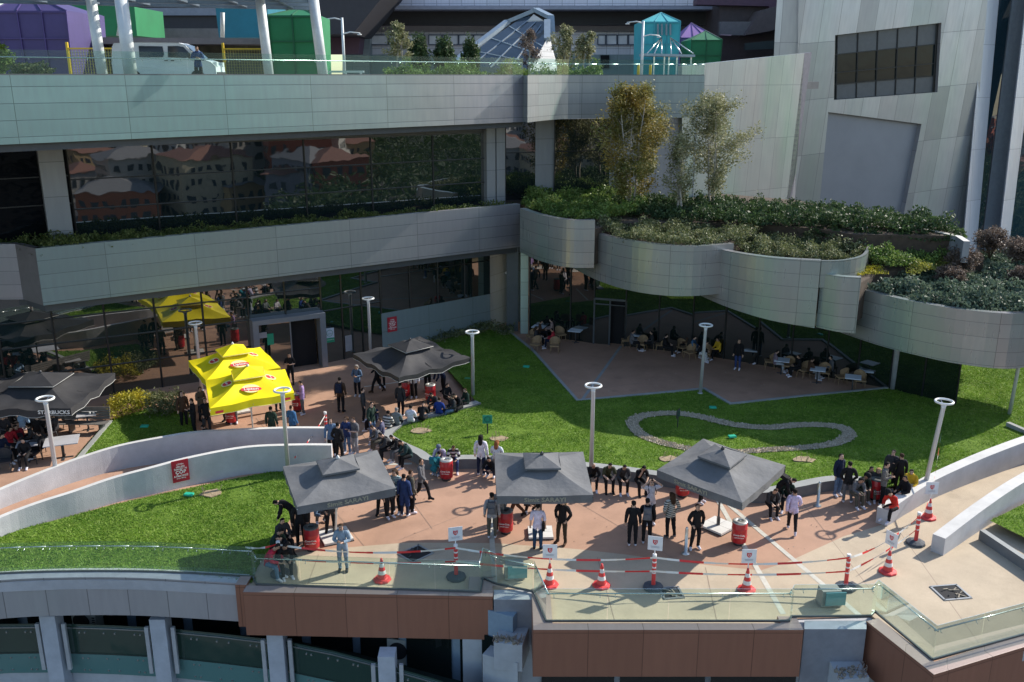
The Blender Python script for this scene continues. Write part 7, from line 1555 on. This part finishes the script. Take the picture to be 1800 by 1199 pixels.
# shade at the left of the yellow parasols
for a in (((325, 752), 'stand', 40, BRN, BLK, 'girl with long brown hair leftmost of the dark group beside the yellow parasols', HBR, True), ((343, 765), 'talk', -60, BLK, BLK, 'student in black second of the dark group beside the yellow parasols', HB, False), ((356, 740), 'hands', 60, KHA, BLK, 'student with brown hair third of the dark group, next to a pale pole', HBR, False),
          ((352, 790), 'crouch', 70, BLK, BLK, 'crouching student in black low in the dark group by the ramp wall', HB, False), ((372, 782), 'crouch', -60, CHAR, BLK, 'crouching student in charcoal right of the other crouching one', HB, False), ((366, 765), 'pocket', 30, BLK, CHAR, 'student in black partly behind the edge of the nearer yellow parasol', HB, False)):
    Q(*a[0], a[1], a[2], a[3], a[4], a[5], hair=a[6], fall=a[7], shoe=BLK)
Q(412, 745, 'stand', 10, (.2, .15, .15), GREY, 'student under the nearer yellow parasol, only legs showing'); Q(398, 742, 'stand', -30, BRN, BRN, 'second student under the nearer yellow parasol, by the bin', shoe=BLK); Q(490, 722, 'stand', 40, BLK, BLK, 'student in black under the right corner of the nearer yellow parasol', shoe=BLK)
# shaded cafe
for a in (((942, 596), 'sit', 80, CHAR, 'seated girl with dark hair left side of the table at the green column', True, BLK), ((949, 585), 'sit', 90, BRN, 'seated student further back left at the green column table', False, BLK), ((972, 600), 'sit', -95, (.40, .03, .04), 'seated student with red bag at the green column table', False, NAVY), ((970, 583), 'sit', -90, (.3, .22, .2), 'seated student in pale brown right side of the green column table', False, BLK),
          ((1132, 596), 'stand', 20, CHAR, 'waiter in black standing beyond the first table right of the door', False, BLK), ((1206, 606), 'sit', -80, BRN, 'seated student in brown right of the doubled table', False, BLK), ((1218, 614), 'sit', 60, (.05, .12, .22), 'seated student in blue left of the ring lamp', False, (.4, .4, .4)), ((1228, 622), 'sitlean', 70, BLK, 'seated student in black with pale trousers by the ring lamp', False, (.5, .5, .5)),
          ((1262, 618), 'sit', -70, YEL, 'seated student in mustard yellow right of the ring lamp', False, BLK), ((1276, 605), 'stand', 10, BLK, 'waiter in black behind the mustard yellow student', False, BLK), ((1296, 650), 'stand', -30, BLK, 'student in black jacket and blue jeans standing on the shaded terrace', False, DB), ((1328, 610), 'stand', 0, BLK, 'waiter in black beyond the single middle table', False, BLK),
          ((1362, 640), 'sit', 80, (.2, .15, .18), 'seated student left of the table with laptop in the right row', False, (.35, .38, .42)), ((1384, 634), 'sit', 0, WHT, 'seated student in white shirt in the right row', False, BLK), ((1404, 648), 'sit', -90, BLK, 'seated student in black right of the white shirted one on the shaded terrace', False, BLK), ((1452, 628), 'sit', 10, BLK, 'seated student in black behind the second last table', False, BLK), ((1424, 655), 'sit', 100, BRN, 'seated student in brown left of the second last table', False, LG)):
    sit = a[1].startswith('sit'); q = P(*a[0], .45 if sit else 0)
    Q(0, 0, a[1], a[2], a[3], a[6], a[4], fall=a[5], world=(q.x, q.y, 0), shoe=WHT, hair=HBR if a[5] else HB)
# left cafe
for a in (((20, 782), 'sit', 70, (.40, .02, .03), 'seated girl in red left of the small table in the left cafe', True, BLK), ((34, 772), 'sitlean', 20, (.25, .02, .03), 'seated student in dark red next to the girl in red', False, BLK), ((42, 752), 'sit', 170, (.25, .38, .55), 'seated student in light blue shirt seen from behind', False, BLK), ((56, 775), 'sit', -60, CHAR, 'seated student in charcoal holding a paper, left cafe', False, BLK),
          ((68, 760), 'sit', 180, BLK, 'seated student in black beside the light blue one', False, BLK), ((8, 760), 'sit', 60, (.05, .05, .06), 'seated student at the extreme left edge of the left cafe', False, BLK), ((75, 788), 'sit', -80, BLK, 'seated student in black nearest the left ring lamp', False, BLK)):
    q = P(*a[0], .45); Q(0, 0, a[1], a[2], a[3], a[6], a[4], fall=a[5], world=(q.x, q.y, 0))
# more of the crowd
cg = [((640, 742), 'stand', 100, CHAR, BLK, 'student in charcoal hoodie standing near the upper left end of the seat wall'), ((655, 770), 'talk', 60, DG, JEAN, 'student in dark green hoodie and jeans facing the seated ones on the left bend'),
      ((706, 792), 'sitlean', -65, BLK, GREY, 'seated student in black with grey trousers between the vest and the hoodie'), ((672, 764), 'sit', -90, (.1, .1, .16), BLK, 'seated student in dark slate jacket just below the jersey one'),
      ((705, 732), 'stand', 160, CHAR, BLK, 'student standing in the shade left of the two bins'), ((765, 712), 'sitlean', -20, CHAR, BLK, 'seated student bowed low in the shade between the two blue jackets'), ((820, 709), 'sit', -60, DG, BLK, 'seated student in dark green squeezed next to the ring lamp'), ((785, 700), 'sit', 40, BLK, BLK, 'student in black sitting deep in the shade under the right flap of the black parasol'),
      ((742, 880), 'walk', 70, GREY, BLK, 'student in grey walking past the right side of the left parasol group') , ((884, 822), 'sitlean', 0, BLK, BLK, 'seated student in black at the left rim of the middle parasol'), ((540, 935), 'talk', 70, KHA, BLK, 'student in khaki in the shade of the left grey parasol'), ((497, 985), 'sitlean', 30, BLK, BLK, 'seated student in black hood in front of the other seated ones at far left'),
      ((1352, 884), 'sitlean', 10, CHAR, BLK, 'seated student in charcoal right under the edge of the right grey parasol'), ((1526, 852), 'sit', 20, BLK, BLK, 'seated student in black between the capped one and the blonde girl'), ((1500, 866), 'sitlean', 15, GREY, KHA, 'seated student in grey with pale shoes behind the standing ones in the right group'), ((1562, 862), 'talk', -30, CHAR, BLK, 'student in charcoal at the back of the right group')]
for a in cg:
    sit = a[1].startswith('sit'); Q(*a[0], a[1], a[2], a[3], a[4], a[5], seat=S_ if sit else None, hair=HBR if len(a[5]) % 2 else HB, shoe=WHT if len(a[5]) % 3 else BLK)
for (x, y), rz, c_, lb in (((1146, 604), -90, CHAR, 'seated guest in charcoal right of the first table beyond the door'), ((1110, 604), 90, GREY, 'seated guest in grey left of the first table beyond the door'), ((1168, 612), 80, BLK, 'seated guest in black left of the doubled table'), ((1190, 600), 0, BRN, 'seated guest in brown behind the doubled table'), ((1248, 600), 10, NAVY, 'seated guest in navy behind the ring lamp table'), ((1340, 625), -80, DG, 'seated guest in dark green right of the single middle table'), ((1460, 650), -80, GREY, 'seated guest in grey right of the second last table'), ((1372, 622), 20, NAVY, 'seated guest in navy behind the student in white'), ((958, 578), 60, NAVY, 'seated guest in navy at the rear of the green column table')):
    q = P(x, y, .45); Q(0, 0, 'sit', rz, c_, BLK, lb, world=(q.x, q.y, 0))
for (x, y), rz, c_, lb in (((22, 745), 150, BLK, 'seated guest in black at the back of the left cafe'), ((98, 756), -100, CHAR, 'seated guest in charcoal near the bench of the left cafe'), ((45, 800), 10, BLK, 'seated guest in black at the front of the left cafe'), ((5, 795), 80, NAVY, 'seated guest in navy cut by the left edge')):
    q = P(x, y, .45); Q(0, 0, 'sit', rz, c_, BLK, lb, world=(q.x, q.y, 0))
# on the deck
pp = PY(350, 133, 42.2); Q(0, 0, 'hands', 20, (.03, .06, .16), (.02, .02, .025), 'man in blue top leaning at the deck balustrade before the white van', world=(pp.x, 42.2, ZD))
